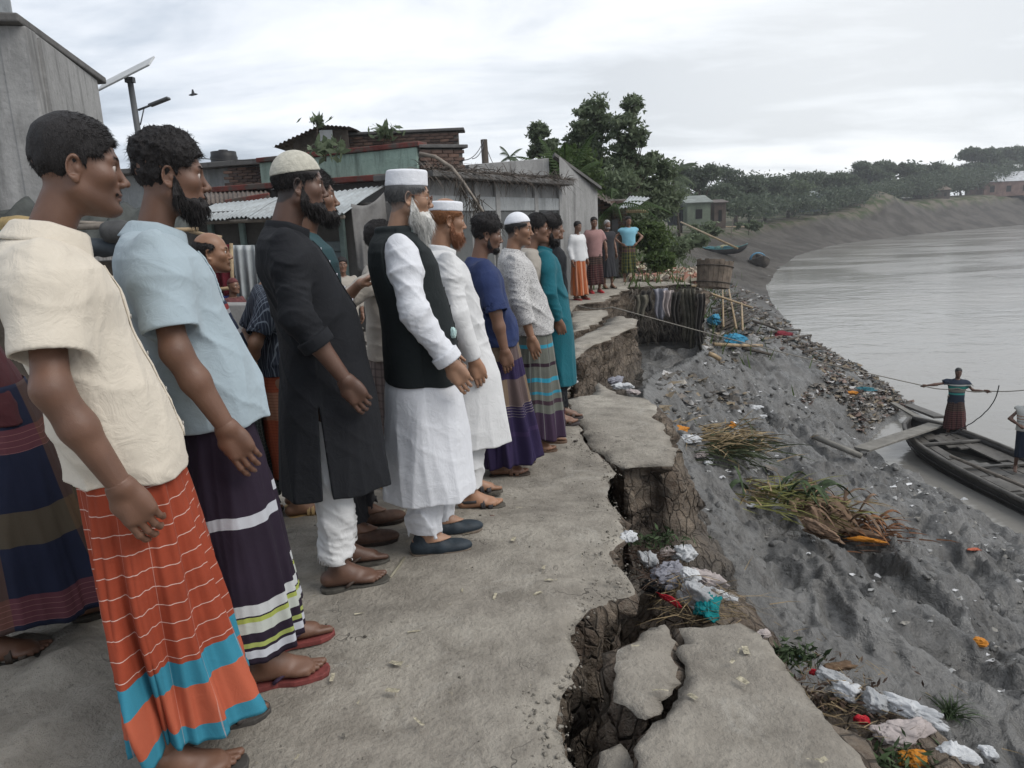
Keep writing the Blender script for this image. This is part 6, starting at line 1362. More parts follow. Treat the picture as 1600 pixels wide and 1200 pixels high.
def lungi(root, L, s, lean, belly, seed, dist):
    """wrapped cloth: open tube of folds with its own weave coordinates (u around in metres, v up from the hem)"""
    z1, z0 = L.get('z1', 0.99), L.get('z0', 0.12); rng = np.random.default_rng(seed+L.get('seed', 0))
    nu = 300 if dist < 3 else 200 if dist < 7 else 90; nv = 90 if dist < 3 else 60 if dist < 7 else 34
    fr = L.get('front', (0.125+belly*.7, 0.15, 0.19)); bk = L.get('back', (0.125, 0.14, 0.16)); w = L.get('w', (0.168, 0.185, 0.20)); cxo = L.get('cx', (0.0, 0.0, 0.0))
    ths = np.linspace(0, 2*np.pi, nu, endpoint=False); vs_ = np.linspace(0, 1, nv)
    TH, VV = np.meshgrid(ths, vs_); zt = [0, .5, 1.0]
    F_ = np.interp(VV, zt, fr); B_ = np.interp(VV, zt, bk); W_ = np.interp(VV, zt, w); CX = np.interp(VV, zt, cxo)+lean*.14*(1-VV)**1.5; F_ = F_-.026*(1-VV)**3; W_ = W_-.010*(1-VV)**4; B_ = B_-.020*(1-VV)**3
    n = L.get('n', 2.4); c = np.cos(TH); sn = np.sin(TH); A_ = np.where(c > 0, F_, B_)
    rad = 1.0/((np.abs(c)**n+np.abs(sn)**n)**(1/n))
    amp = L.get('amp', 0.022)
    D = np.zeros_like(TH)
    for k, a in ((2, 1.0), (3, 1.0), (5, .9), (7, .55), (12, .30)):
        ph = rng.uniform(0, 6.28); tw = rng.uniform(-1.2, 1.2); q = np.sin(TH*k+ph+tw*VV*2.0+0.5*np.sin(VV*5+k))
        mod = 0.5+0.5*np.sin(TH*(2 if k != 2 else 1)+ph*2+VV*1.5); D += (a*((1-np.abs(q))**1.2-0.42)*(0.35+mod) if k > 3 else a*q*0.35)
    D *= amp*(0.04+1.20*VV**0.9)
    for (t0, wd, h, sl) in L.get('pleats', ((0.35, 0.16, 0.03, 0.2), (-0.5, 0.12, 0.022, -0.1))):
        dd = np.angle(np.exp(1j*(TH-t0-sl*VV))); D += h*(0.04+0.96*VV)*np.exp(-(dd/wd)**2)*(1.0+0.5*np.tanh(dd/wd*2.5))
    R = 1+D/0.16
    X = CX+A_*c*rad*R; Y = W_*sn*rad*R+L.get('cy', 0.0)*VV
    hem = L.get('hemtilt', 0.0)*X*1.0+0.010*np.sin(TH*3+1)+0.006*np.sin(TH*7); Z = z1+(z0-z1)*VV+hem*VV
    Z = Z+L.get('knot', 0.0)*np.exp(-((np.angle(np.exp(1j*TH)))/0.25)**2)*(1-VV)*0
    P_ = np.stack([X, Y, Z], -1).reshape(-1, 3)*s
    i = np.arange(nu); j = np.arange(nv-1)[:, None]; a = j*nu+i; b = j*nu+(i+1) % nu; q = np.stack([a, b, b+nu, a+nu], -1).reshape(-1, 4)[:, ::-1]
    me = npmesh('lungi', P_, q)
    # metric weave coordinates
    seg = np.linalg.norm(np.roll(np.stack([X, Y], -1), -1, 1)-np.stack([X, Y], -1), axis=-1); U = np.concatenate([np.zeros((nv, 1)), np.cumsum(seg, 1)], 1)
    mid = U[nv//2]; U = np.tile(mid, (nv, 1))
    Vm = (1-VV[:, :1])*(z1-z0); uv = me.uv_layers.new(name='UVMap')
    lu = np.zeros((len(me.loops), 2), np.float32); vi = np.zeros(len(me.loops), np.int32); me.loops.foreach_get('vertex_index', vi)
    r_ = vi//nu; c_ = vi % nu
    poly_first = np.repeat(c_.reshape(-1, 4).min(1), 4); wrap = (np.repeat(c_.reshape(-1, 4).max(1), 4)-poly_first) > 1
    cc = np.where(wrap & (c_ == 0), nu, c_); lu[:, 0] = U[r_, cc]; lu[:, 1] = Vm[r_, 0]
    uv.data.foreach_set('uv', lu.ravel())
    o = link('lungi', me, L['mat'], root); k = o.modifiers.new('solid', 'SOLIDIFY'); k.thickness = 0.004*s; k.offset = 1
    return o
# ------------------------------------------------------------------ the people
white = cloth_mat('white cotton', (0.62, 0.63, 0.66), 0.05); white2 = cloth_mat('off-white cotton', (0.60, 0.60, 0.60), 0.06)
cream = cloth_mat('cream cotton', (0.60, 0.54, 0.45), 0.07, fold=0.15); blue = cloth_mat('pale blue pique', (0.33, 0.40, 0.44), 0.06)
black = cloth_mat('black cotton', (0.013, 0.014, 0.017), 0.1); vestm = cloth_mat('black waistcoat wool', (0.014, 0.018, 0.019), 0.1)
navy = cloth_mat('navy cotton', (0.022, 0.036, 0.105), 0.12); teal = cloth_mat('teal cotton', (0.008, 0.105, 0.135), 0.08)
maroon = cloth_mat('maroon cotton', (0.065, 0.018, 0.022), 0.12); knit = cloth_mat('knitted cap', (0.47, 0.45, 0.38), 0.12, blotch=60, weave=500, fold=0.5)
capw = cloth_mat('white cap cloth', (0.68, 0.69, 0.72), 0.04, blotch=40)
beige = cloth_mat('beige cotton', (0.33, 0.30, 0.26), 0.1); tealdk = cloth_mat('dark teal cotton', (0.03, 0.07, 0.08), 0.1); pink = cloth_mat('dusty pink cotton', (0.30, 0.17, 0.16), 0.08)
sky_t = cloth_mat('light blue jersey', (0.19, 0.42, 0.52), 0.06); dark = cloth_mat('charcoal cotton', (0.03, 0.03, 0.034), 0.1)
l_red = band_mat('red checked lungi', (0.30, 0.055, 0.026), bands=[(-1, 0.048, (0.035, 0.20, 0.28)), (0.165, 0.235, (0.035, 0.20, 0.28)), (0.048, 0.165, (0.40, 0.095, 0.05))], lines=[(1, 0.050, 0.0022, (0.60, 0.45, 0.40), 0.8, 0.25, 2.0), (0, 0.095, 0.0018, (0.55, 0.35, 0.30), 0.45)])
l_pur = band_mat('dark purple lungi', (0.022, 0.014, 0.026), bands=[(0.43, 0.465, (0.42, 0.43, 0.46)), (0.02, 0.045, (0.45, 0.46, 0.5)), (0.10, 0.135, (0.42, 0.44, 0.40)), (0.135, 0.15, (0.30, 0.34, 0.08)), (0.155, 0.19, (0.45, 0.46, 0.46)), (0.055, 0.07, (0.3, 0.34, 0.1))])
l_navy = band_mat('navy plaid lungi', (0.014, 0.018, 0.040), bands=[(0.02, 0.12, (0.10, 0.035, 0.045)), (0.30, 0.42, (0.075, 0.060, 0.042)), (0.62, 0.70, (0.10, 0.035, 0.045))], lines=[(0, 0.36, 0.13, (0.13, 0.07, 0.035), 0.45), (1, 0.02, 0.002, (0.3, 0.15, 0.14), 0.5, 0.02, 0.12), (1, 0.02, 0.002, (0.3, 0.15, 0.14), 0.5, 0.62, 0.70)])
l_chk = band_mat('small checked lungi', (0.030, 0.040, 0.038), lines=[(0, 0.022, 0.003, (0.16, 0.18, 0.17), 0.6), (1, 0.022, 0.003, (0.16, 0.18, 0.17), 0.6)])
l_or = band_mat('orange striped lungi', (0.36, 0.085, 0.040), bands=[(0.38, 0.55, (0.33, 0.16, 0.10))], lines=[(1, 0.018, 0.003, (0.14, 0.03, 0.02), 0.6)])
l_tan = band_mat('tan and purple lungi', (0.030, 0.020, 0.060), bands=[(0.40, 0.58, (0.16, 0.115, 0.080)), (0.70, 1.0, (0.15, 0.11, 0.078)), (0.20, 0.23, (0.05, 0.03, 0.08))], lines=[(1, 0.018, 0.0022, (0.45, 0.40, 0.32), 0.8, 0.33, 0.42), (0, 0.5, 0.2, (0.02, 0.014, 0.05), 0.45)])
l_gst = band_mat('grey striped lungi', (0.13, 0.135, 0.115), bands=[(0.0, 0.20, (0.045, 0.026, 0.050)), (0.42, 0.45, (0.03, 0.24, 0.34)), (0.66, 0.685, (0.03, 0.24, 0.34)), (0.53, 0.555, (0.03, 0.016, 0.025)), (0.76, 0.78, (0.03, 0.016, 0.025)), (0.33, 0.35, (0.03, 0.2, 0.28)), (0.26, 0.29, (0.05, 0.03, 0.04))], lines=[(0, 0.15, 0.012, (0.05, 0.05, 0.05), 0.55), (0, 0.075, 0.004, (0.25, 0.26, 0.24), 0.5)])
l_grn = band_mat('green plaid lungi', (0.035, 0.050, 0.028), bands=[(0.52, 0.9, (0.070, 0.030, 0.045))], lines=[(0, 0.14, 0.04, (0.012, 0.016, 0.012), 0.8), (1, 0.14, 0.04, (0.012, 0.016, 0.012), 0.7), (0, 0.07, 0.008, (0.25, 0.22, 0.04), 0.7), (1, 0.09, 0.008, (0.25, 0.22, 0.04), 0.6)])
l_mar = band_mat('maroon checked lungi', (0.070, 0.026, 0.028), bands=[(0.45, 0.8, (0.045, 0.030, 0.026))], lines=[(0, 0.10, 0.03, (0.02, 0.012, 0.014), 0.7), (1, 0.05, 0.008, (0.25, 0.14, 0.10), 0.5)])
l_fire = band_mat('orange figured lungi', (0.36, 0.10, 0.035), lines=[(0, 0.16, 0.05, (0.45, 0.28, 0.20), 0.7), (0, 0.11, 0.02, (0.18, 0.03, 0.015), 0.6)])
s_str = band_mat('pinstriped shirt', (0.028, 0.034, 0.050), lines=[(1, 0.016, 0.003, (0.20, 0.23, 0.27), 0.7), (0, 0.016, 0.003, (0.20, 0.23, 0.27), 0.35)], coord='Object', axis=2)
s_hor = band_mat('navy shirt with red and white stripes', (0.035, 0.045, 0.080), bands=[(1.18, 1.205, (0.42, 0.43, 0.45)), (1.205, 1.235, (0.28, 0.04, 0.04)), (1.08, 1.10, (0.42, 0.43, 0.45)), (1.10, 1.125, (0.28, 0.05, 0.05)), (0.98, 1.0, (0.4, 0.4, 0.42)), (1.29, 1.31, (0.25, 0.05, 0.05))], coord='Object', axis=2)
s_boat = band_mat('striped t-shirt', (0.025, 0.035, 0.055), bands=[(1.25, 1.28, (0.36, 0.36, 0.33)), (1.18, 1.235, (0.02, 0.17, 0.14)), (1.10, 1.17, (0.16, 0.15, 0.13)), (1.04, 1.08, (0.04, 0.22, 0.20))], coord='Object', axis=2)
s_vst = band_mat('white striped vest', (0.50, 0.50, 0.47), bands=[(1.16, 1.175, (0.30, 0.12, 0.06)), (1.10, 1.115, (0.30, 0.12, 0.06)), (1.05, 1.06, (0.05, 0.05, 0.06))], coord='Object', axis=2)
def print_mat():
    t = NT('printed floral shirt'); w = t.noise(38.0, 3, 0.6, 2.8); a = t.math('ABSOLUTE', t.math('SUBTRACT', w, 0.5)); m = t.mr(a, 0.012, 0.030, 1, 0)
    v = t.vor(55.0, 'F1'); m2 = t.math('MULTIPLY', t.mr(v, 0.16, 0.24, 1, 0), t.mr(t.noise(24, 2), 0.5, 0.56)); k = t.mix(t.math('MAXIMUM', m, m2), (0.47, 0.46, 0.45), (0.05, 0.05, 0.055))
    t.col(k); t.rough(0.85); t.bump(t.noise(20, 4, .55, 1.0), 0.35, 0.008); return t.m
s_prt = print_mat()
GREY = (0.10, 0.095, 0.09)
S1, S2, S3, S4 = (0.108, 0.056, 0.037), (0.125, 0.066, 0.043), (0.185, 0.100, 0.062), (0.082, 0.044, 0.031)
def at_px(x, y): p = gpt(x, y); p[2] = float(ground_far(p[0], p[1])); return tuple(p)
ROWG = 'men lined up along the cracked road'
# P1 foreground, cream shirt and red lungi
person(at_px(275, 1192), 0.50, 1.69, 'tall man nearest the camera in a cream short-sleeved shirt and red checked lungi', dict(
    skin=S1, hth=0.006, htop=0.012, comb='fwd', must=True, stubble=.35, seed=3, sw=.150, head=(-.005, 0, 1.588), pitch=.10, lean=-.085, neck=.048, hlen=.010,
    R=dict(E=(-0.035, -0.230, 1.115), W=(0.045, -0.245, 0.885), curl=.9), L=dict(E=(0.0, .22, 1.10), W=(0.06, .23, .88)),
    top=dict(hem=0.855, slv='short', mat=cream, amp=.012, front=.03, g=.024, hemcurve=-.02), slr=.075, slv=.74, collar=dict(kind='fold', mat=cream, gap=.35, up=.010, g=.004), placket=dict(z1=1.36, z0=.92, mat=cream, bcol=(.35, .33, .3)), pocket=None,
    lungi=dict(mat=l_red, z0=.145, front=(.13, .16, .185), back=(.12, .11, .075), w=(.17, .18, .185), seed=2, hemtilt=.05, amp=.042, pleats=((.35, .16, .035, .2), (-.75, .13, .035, .15), (-2.15, .10, .04, -.1), (-1.35, .2, .02, .1))), FR=(-0.02, -.10, -.10), FL=(.08, .09, .10), shoe='strap', shoecol=((0.06, 0.055, 0.05), (0.09, 0.08, 0.075))), ROWG)
# P2 pale blue polo
person(at_px(383, 1052), 0.42, 1.70, 'bearded man in a pale blue polo shirt and dark purple lungi with white stripes', dict(
    skin=S1, curly=True, hth=0.012, htop=0.024, seed=5, hlen=.014, head=(-0.020, 0, 1.586), pitch=.08, neck=.048, lean=-.07, beard=dict(len=.038, full=.007, w=.024, slen=.018, fwd=-.005), sw=.165,
    R=dict(E=(0.0, -.235, 1.115), W=(0.085, -.25, .895), curl=.75), top=dict(hem=.865, slv='short', mat=blue, amp=.006, front=.035, g=.024), slr=.070, slv=.80,
    collar=dict(kind='fold', mat=blue, gap=.3), placket=dict(z1=1.37, z0=1.22, mat=blue), belly=.02,
    lungi=dict(mat=l_pur, z0=.14, seed=4, front=(.13, .16, .20), amp=.022, hemtilt=.10), FR=(.06, -.10, -.15), FL=(.12, .10, .1), shoe='flip', shoecol=((0.20, 0.05, 0.045), (0.05, 0.03, 0.06))), ROWG)
# P0 cropped at the left
person(at_px(70, 1003), 0.45, 1.66, 'man at the left edge of the picture in maroon shirt and navy plaid lungi', dict(
    skin=S1, seed=8, lean=-.16, head=(-.16, 0, 1.585), R=dict(E=(-.06, -.24, 1.1), W=(-.02, -.25, .87)), top=dict(hem=.86, slv='34', mat=maroon), lungi=dict(mat=l_navy, z0=.15, seed=9, front=(.13, .19, .24), back=(.13, .17, .20)), shoe='sandal', FR=(-0.15, -.1, 0), FL=(.16, .12, .1)), ROWG)
# P3 balding man
person(at_px(385, 815), 0.35, 1.47, 'balding man in navy shirt with red and white stripes behind pale blue polo', dict(
    skin=S3, hair='bald', hth=.008, htop=.008, seed=12, head=(0.0, 0, 1.58), lean=-.08, fat=.004, stubble=.5, must=False, top=dict(hem=.88, slv='short', mat=s_hor, front=.02), belly=.03,
    lungi=dict(mat=l_chk, z0=.13, seed=12), shoe='flip', shoecol=((.02, .02, .02), (.02, .02, .02)), yaw=-.1), ROWG)
# P4 pinstripe shirt, arms behind back
person(at_px(462, 800), 0.45, 1.44, 'man in dark pinstriped shirt and orange lungi with arms behind his back', dict(
    skin=S3, seed=14, head=(.07, 0, 1.58), R=dict(E=(-0.15, -.25, 1.13), W=(-.19, -.06, .93), f=(-.3, .6, -.6), n=(-1, 0, 0)), L=dict(E=(-0.13, .25, 1.13), W=(-.17, .07, .95), f=(-.3, -.6, -.6), n=(-1, 0, 0)),
    top=dict(hem=.90, slv='short', mat=s_str), slr=.07, lungi=dict(mat=l_or, z0=.26, seed=15, front=(.13, .14, .15), back=(.13, .13, .13), w=(.16, .165, .17), amp=.012), shoe='slide', shoecol=((.42, .27, .11), (.46, .31, .14))), ROWG)
# P5 black kurta
person(at_px(530, 905), 0.30, 1.70, 'man in a long black kurta and white trousers wearing a knitted cream cap', dict(
    skin=S4, seed=21, cap='dome', capmat=knit, capup=.006, hth=.006, fade=.85, head=(0.0, 0, 1.586), pitch=.08, lean=-.055, neck=.055, fat=.004, beard=dict(len=.030, full=.009, w=.030, slen=.018), belly=.075, fatw=.01, sw=.175,
    R=dict(E=(-0.005, -.25, 1.12), W=(0.125, -.255, .885), curl=1.0), cuffr=.050, cuff=False,
    top=dict(hem=.42, slv='rolled', mat=black, amp=.007, flare=.10, slit=.78, g=.022, name='kurta'), slitw=.045, slitx=-.02, slitk=0, collar=dict(kind='band', mat=black, gap=.18), placket=dict(z1=1.38, z0=1.12, mat=black, bcol=(.55, .55, .6), nb=5),
    trouser=dict(mat=white2, zb=.13, r=.082, rings=True), shoe='flip', shoecol=((.075, .07, .06), (.07, .05, .04)), FR=(.0, -.09, -.05), FL=(.03, .10, .05)), ROWG)
# P5b behind the black kurta
person(at_px(528, 842), 0.25, 1.68, 'bearded man in dark teal mostly hidden behind the black kurta', dict(
    skin=S2, seed=23, beard=dict(len=.03, full=.008, w=.024), top=dict(hem=.6, slv='long', mat=tealdk, flare=.05), head=(.045, 0, 1.58), lean=.0, trouser=dict(mat=dark, zb=.1), shoe='loafer', shoecol=((.03, .02, .015), (.085, .045, .03)), FR=(0.08, -.1, -.1), FL=(.14, .12, .1)), ROWG)
# P6 white beard, waistcoat
person(at_px(676, 852), 0.22, 1.655, 'old man with long white beard and white cap in black waistcoat over white robe', dict(
    skin=(0.255, 0.150, 0.100), seed=31, cap='kufi', capmat=capw, caph=.070, hth=.005, haircol=(.10, .10, .10), fade=.55, browcol=(.2, .19, .18), glasses=True, head=(.005, 0, 1.580), pitch=.10, lean=-.04, neck=.048,
    beard=dict(len=.120, full=.009, w=.032, col=(.60, .59, .56), slen=.035, tip=.30, fwd=.012), belly=.02,
    R=dict(E=(0.010, -.25, 1.12), W=(.135, -.26, .90), curl=1.0), L=dict(E=(.03, .24, 1.10), W=(.17, .22, .90)), cuff=True, cuffr=.050,
    top=dict(hem=.27, slv='long', mat=white, flare=.10, amp=.007, name='robe'), vneck=True, tissue=True, vest=dict(hem=.79, mat=vestm, front=.02, hemcurve=-.015), collar=dict(kind='band', mat=vestm, gap=.3, g=.006), placket=dict(z1=1.30, z0=.92, mat=vestm, bcol=(.02, .02, .02), nb=5),
    trouser=dict(mat=white, zb=.095, r=.088), shoe='loafer', shoecol=((.14, .11, .085), (.022, .032, .042)), FR=(-.03, -.09, -.08), FL=(.06, .10, .05)), ROWG)
# P6b reaching arm
person(at_px(622, 757), 0.25, 1.58, 'man in beige behind the white-bearded man with a hand on his shoulder', dict(
    skin=S3, seed=33, R=dict(E=(-0.31, -.30, 1.20), W=(-.16, -.48, 1.36), f=(.62, -.62, .40), n=(.5, 0, -.8), curl=.3), top=dict(hem=.85, slv='34', mat=beige), lungi=dict(mat=band_mat('greyish checked lungi', (.16, .13, .12), lines=[(0, .05, .012, (.05, .04, .04), .6), (1, .05, .012, (.05, .04, .04), .5)]), z0=.25, amp=.014), shoe='slide', shoecol=((.42, .27, .11), (.46, .31, .14)), FR=(-.05, -.1, 0), FL=(-.02, .1, 0)), ROWG)
# P7 orange beard
person(at_px(737, 787), 0.32, 1.60, 'man with an orange hennaed beard in a long white tunic and white cap', dict(
    skin=(0.235, 0.130, 0.082), seed=41, cap='kufi', capmat=capw, caph=.052, hth=.006, haircol=(.20, .085, .035), fade=.6, head=(-.04, 0, 1.586), pitch=.12, lean=-.07, beard=dict(len=.050, full=.006, w=.022, col=(.19, .080, .040), slen=.02),
    R=dict(E=(-0.01, -.24, 1.11), W=(.05, -.25, .87)), top=dict(hem=.38, slv='long', mat=white2, flare=.16, amp=.006, name='tunic', slit=.62), slitw=.09, slitx=-.07, slitk=-.02, belly=.03, collar=dict(kind='band', mat=white2, gap=.15),
    trouser=dict(mat=white2, zb=.12, r=.085), shoe='sandal', shoecol=((.10, .09, .075), (.045, .042, .045)), FR=(-.03, -.1, -.1), FL=(.03, .13, 0)), ROWG)
# P8 navy t-shirt
person(at_px(788, 737), 0.20, 1.60, 'slim man in a navy t-shirt and wrapped tan and purple lungi', dict(
    skin=S2, seed=51, hth=.012, htop=.034, hlen=.018, curly=True, stubble=.6, must=True, beard=dict(len=.0, full=.001, w=.02, must=True, slen=.008), head=(-.035, 0, 1.580), lean=-.08, pitch=.15, yaw=-.1, sw=.165,
    R=dict(E=(0.03, -.235, 1.11), W=(.06, -.24, .87)), slv=1.0, slr=.078, top=dict(hem=.88, slv='short', mat=navy, amp=.010, g=.026, front=.02), collar=dict(kind='tee', mat=navy, gap=.05), lungi=dict(mat=l_tan, z0=.09, seed=6, front=(.14, .19, .26), back=(.14, .16, .18), amp=.03, hemtilt=.16), shoe='sandal', shoecol=((.06, .045, .035), (.13, .07, .045)), FR=(-.04, -.1, -.1), FL=(.05, .12, 0)), ROWG)
# P9 printed shirt
person(at_px(840, 700), 0.05, 1.62, 'older man in a black and white printed shirt, white skullcap and grey striped lungi', dict(
    skin=S3, seed=61, cap='dome', capmat=capw, hth=.006, fade=.7, haircol=(.03, .03, .03), stubble=.4, must=True, head=(-.07, 0, 1.586), lean=-.10, yaw=-.25, pitch=.08, R=dict(E=(0.0, -.245, 1.10), W=(.045, -.255, .86), curl=.8),
    top=dict(hem=.86, slv='34', mat=s_prt, amp=.008, g=.03, front=.02), cuffr=.06, collar=dict(kind='band', mat=s_prt, gap=.2), lungi=dict(mat=l_gst, z0=.11, seed=7, front=(.14, .16, .19), amp=.018), belly=.02,
    shoe='strap', shoecol=((.12, .075, .05), (.15, .085, .055)), FR=(-.06, -.1, -.1), FL=(.04, .12, 0)), ROWG)
person(at_px(842, 664), 0.0, 1.62, 'dark-haired man in a pale shirt looking over the printed shirt from behind', dict(
    skin=S2, seed=63, head=(.05, 0, 1.58), must=True, top=dict(hem=.85, slv='long', mat=beige), lungi=dict(mat=l_mar), shoe='strap', yaw=-.15), ROWG)
# P10 teal
person(at_px(872, 660), 0.12, 1.61, 'bearded man in a teal kurta and black trousers at the head of the row', dict(
    skin=S2, seed=71, hth=.016, htop=.032, hlen=.016, comb='fwd', head=(-.02, 0, 1.582), lean=-.07, pitch=.22, fat=.004, beard=dict(len=.028, full=.010, w=.028), belly=.01,
    R=dict(E=(-0.01, -.245, 1.10), W=(.045, -.215, .88), curl=.8), top=dict(hem=.34, slv='long', mat=teal, flare=.04, amp=.007, name='kurta', slit=.78), slitw=.12, slitx=-.07, collar=dict(kind='band', mat=teal, gap=.15),
    trouser=dict(mat=black, zb=.09, r=.078), shoe='strap', shoecol=((.06, .05, .05), (.08, .055, .045)), FR=(-.03, -.1, 0), FL=(.04, .1, 0)), ROWG)
person(at_px(872, 596), 0.1, 1.60, 'person in black mostly hidden behind the man in the teal kurta', dict(skin=S2, seed=73, hth=.012, top=dict(hem=.5, slv='long', mat=black, flare=.04), trouser=dict(mat=black, zb=.1), shoe='sandal', shoecol=((.4, .4, .4), (.03, .03, .03))), ROWG)
# the far group on the last slab
FARG = 'men watching from the far end of the road'
person(at_px(905, 468), -0.9, 1.62, 'man in a white shirt and orange patterned lungi in the far group', dict(skin=S2, seed=81, top=dict(hem=.84, slv='long', mat=white2), lungi=dict(mat=l_fire, z0=.10, w=(.165, .17, .18)), shoe='strap', shoecol=((.3, .03, .03), (.3, .03, .03))), FARG)
person(at_px(930, 458), -1.35, 1.70, 'man in a dusty pink shirt and maroon lungi with red shoes in the far group', dict(skin=S2, seed=83, fat=.004, belly=.02, top=dict(hem=.82, slv='short', mat=pink), lungi=dict(mat=l_mar, z0=.20, w=(.165, .17, .18)), shoe='loafer', shoecol=((.35, .03, .03), (.35, .025, .03)), L=dict(E=(.02, .26, 1.10), W=(.05, .27, .87))), FARG)
person(at_px(950, 451), -1.2, 1.63, 'old man in a dark vest and grey shawl in the far group', dict(skin=S2, seed=85, hth=.006, haircol=(.3, .3, .3), beard=dict(len=.03, full=.006, col=(.25, .24, .23)), top=dict(hem=.70, slv='short', mat=dark), slr=.06, slv=.4, lungi=dict(mat=dark, z0=.3), shoe='strap'), FARG)
person(at_px(983, 440), -1.50, 1.70, 'man in a light blue t-shirt and green plaid lungi with hands on his hips', dict(skin=S2, seed=87, fat=.003, top=dict(hem=.93, slv='short', mat=sky_t), slv=.5, R=dict(E=(-.06, -.38, 1.16), W=(.06, -.20, 1.00), f=(.5, .6, -.4), n=(0, .9, -.3)), L=dict(E=(-.06, .38, 1.16), W=(.06, .20, 1.00), f=(.5, -.6, -.4), n=(0, -.9, -.3)),
    lungi=dict(mat=l_grn, z0=.24, front=(.13, .14, .16), w=(.165, .19, .20)), shoe=None, FR=(0, -.12, -.2), FL=(0, .12, .2)), FARG)
# market people behind
def px_at(x, y, Y): p = aty(x, y, Y); return (p[0], p[1], float(ground_far(p[0], p[1])))
person(px_at(540, 480, 10.2), -1.2, 1.60, 'distant man in a beige shirt seen between the black kurta and the waistcoat', dict(skin=S2, seed=91, top=dict(hem=.8, slv='34', mat=beige), lungi=dict(mat=dark), shoe='strap', R=dict(E=(.05, -.25, 1.12), W=(.20, -.12, 1.05))))
person(px_at(368, 480, 9.2), -0.4, 1.42, 'woman in a patterned maroon shawl by the red cloth stall', dict(skin=S2, seed=93, hair='none', cap='dome', capup=.01, capmat=cloth_mat('maroon shawl', (.11, .035, .035), .2), top=dict(hem=.35, slv='long', mat=cloth_mat('maroon print sari', (.13, .045, .045), .35, blotch=25), flare=.1), lungi=dict(mat=dark), shoe='strap', R=dict(E=(.08, -.22, 1.1), W=(.2, -.1, 1.15))))
# ================================================================== boats, rubbish, ropes
plankm = mat('wet boat timber', (0.105, 0.098, 0.088), 0.6, 0.28, 3, .4, 50, spec=.4); hullm = mat('tarred hull', (0.035, 0.033, 0.032), 0.5, 0.3, 3, .4, 40, spec=.4); greyw = mat('silt covered plank', (0.19, 0.18, 0.16), 0.8, 0.2, 4, .4, 60)
def hull(root, L, beam, depth, sheer, mh, mi, name='hull', bow=1.0, th=.05, pw=2.4):
    """open double-ended hull along +x, keel at z=0"""
    n, mseg = 34, 14
    def sec(t):
        x = (t-.5)*L; e = abs(2*t-1); w = beam/2*(1-e**pw)**.75+.03; zt = depth+sheer*e**2.6; zb = (depth*.75+sheer*.8)*e**5; return x, w, zt, zb
    def fn(u, v):
        x, w, zt, zb = sec(v); a = math.pi*u; c = math.cos(a); s = math.sin(a)
        return (x, -w*(abs(c)**.75)*(1 if c > 0 else -1), zt-(zt-zb)*s**.85)
    g = MB(); g.grid(fn, mseg*2+1, n); g.build(name, mh, root, smooth=True, solid=th)
    for sg in (-1, 1):
        g = MB(); pts = []
        for i in range(n): x, w, zt, zb = sec(i/(n-1)); pts.append((x, sg*(w+.01), zt+.015))
        g.tube(pts, .035*beam/1.6+.01, 6); g.build('gunwale', mi, root, smooth=True)
    return sec
bx = empty('wooden_boat', (10.00, 12.15, WZ-.28), math.radians(93.8), 'big dark wooden cargo boat moored nose-in to the mud below the slope', 'boat')
sec = hull(bx, 10.4, 1.72, .55, .24, hullm, plankm, pw=5.0)
rng = random.Random(4)
for k in range(3):                                      # hull strakes
    for sg in (-1, 1):
        g = MB(); pts = []
        for i in range(30): x, w, zt, zb = sec(.03+.94*i/29); f = .22+.22*k; a = math.acos(1-f) if f < 1 else 0; c = math.cos(math.asin(min(1, f))); pts.append((x, sg*(w*(c**.75)+.03), zt-(zt-zb)*(f**.85)))
        g.tube(pts, .012, 5); g.build('strake', hullm, bx, smooth=True)
def planks(root, sec, t0, t1, rows, m, zoff, ln=.9, hole=None):
    t = t0
    for r_ in range(rows):
        y0 = -1+2*r_/rows; y1 = -1+2*(r_+1)/rows; x = t0+rng.uniform(0, .04)
        while x < t1-.02:
            x2 = min(t1, x+rng.uniform(.07, .14)); xm = (x+x2)/2
            if not (hole and hole[0] < xm < hole[1] and hole[2] < (y0+y1)/2 < hole[3]):
                a = sec(x+.003); b = sec(x2-.003); k = .93; e = .008; dz = rng.uniform(-.012, .022); g = MB(); zt = lambda s: s[2]+zoff
                v = [(a[0], a[1]*k*y0+e, zt(a)+dz), (b[0], b[1]*k*y0+e, zt(b)+dz), (b[0], b[1]*k*y1-e, zt(b)+dz*.5), (a[0], a[1]*k*y1-e, zt(a)+dz*.5)]
                v2 = [(p[0], p[1], p[2]-.03) for p in v]; g.add(v+v2, [(0, 1, 2, 3), (7, 6, 5, 4), (0, 4, 5, 1), (1, 5, 6, 2), (2, 6, 7, 3), (3, 7, 4, 0)]); g.build('plank', m, root)
            x = x2
planks(bx, sec, .08, .93, 7, plankm, -.10, hole=(.76, .83, -.45, .45))
for t in (.25, .42, .58, .72, .86):
    x, w, zt, zb = sec(t); g = MB(); g.box((x, 0, zt-.045), (.09, w*2, .05)); g.build('thwart', plankm, bx, bevel=.008)
g = MB(); g.tube([(-4.0, .55, .62), (-1, .45, .66), (2.6, .75, .70)], .035, 8); o = g.build('bamboo_pole', bam2, None, smooth=True); o.location = bx.location; o.rotation_euler = bx.rotation_euler; tag(o, 'long bamboo punt pole lying along the deck of the big boat', 'pole')
g = MB(); g.tube([(-3.4, .75, .60), (.6, .62, .64)], .028, 8); o = g.build('bamboo_pole', bam2, None, smooth=True); o.location = bx.location; o.rotation_euler = bx.rotation_euler; tag(o, 'shorter bamboo pole beside the long one on the boat deck', 'pole')
deck = float(WZ-.28+.55-.07)
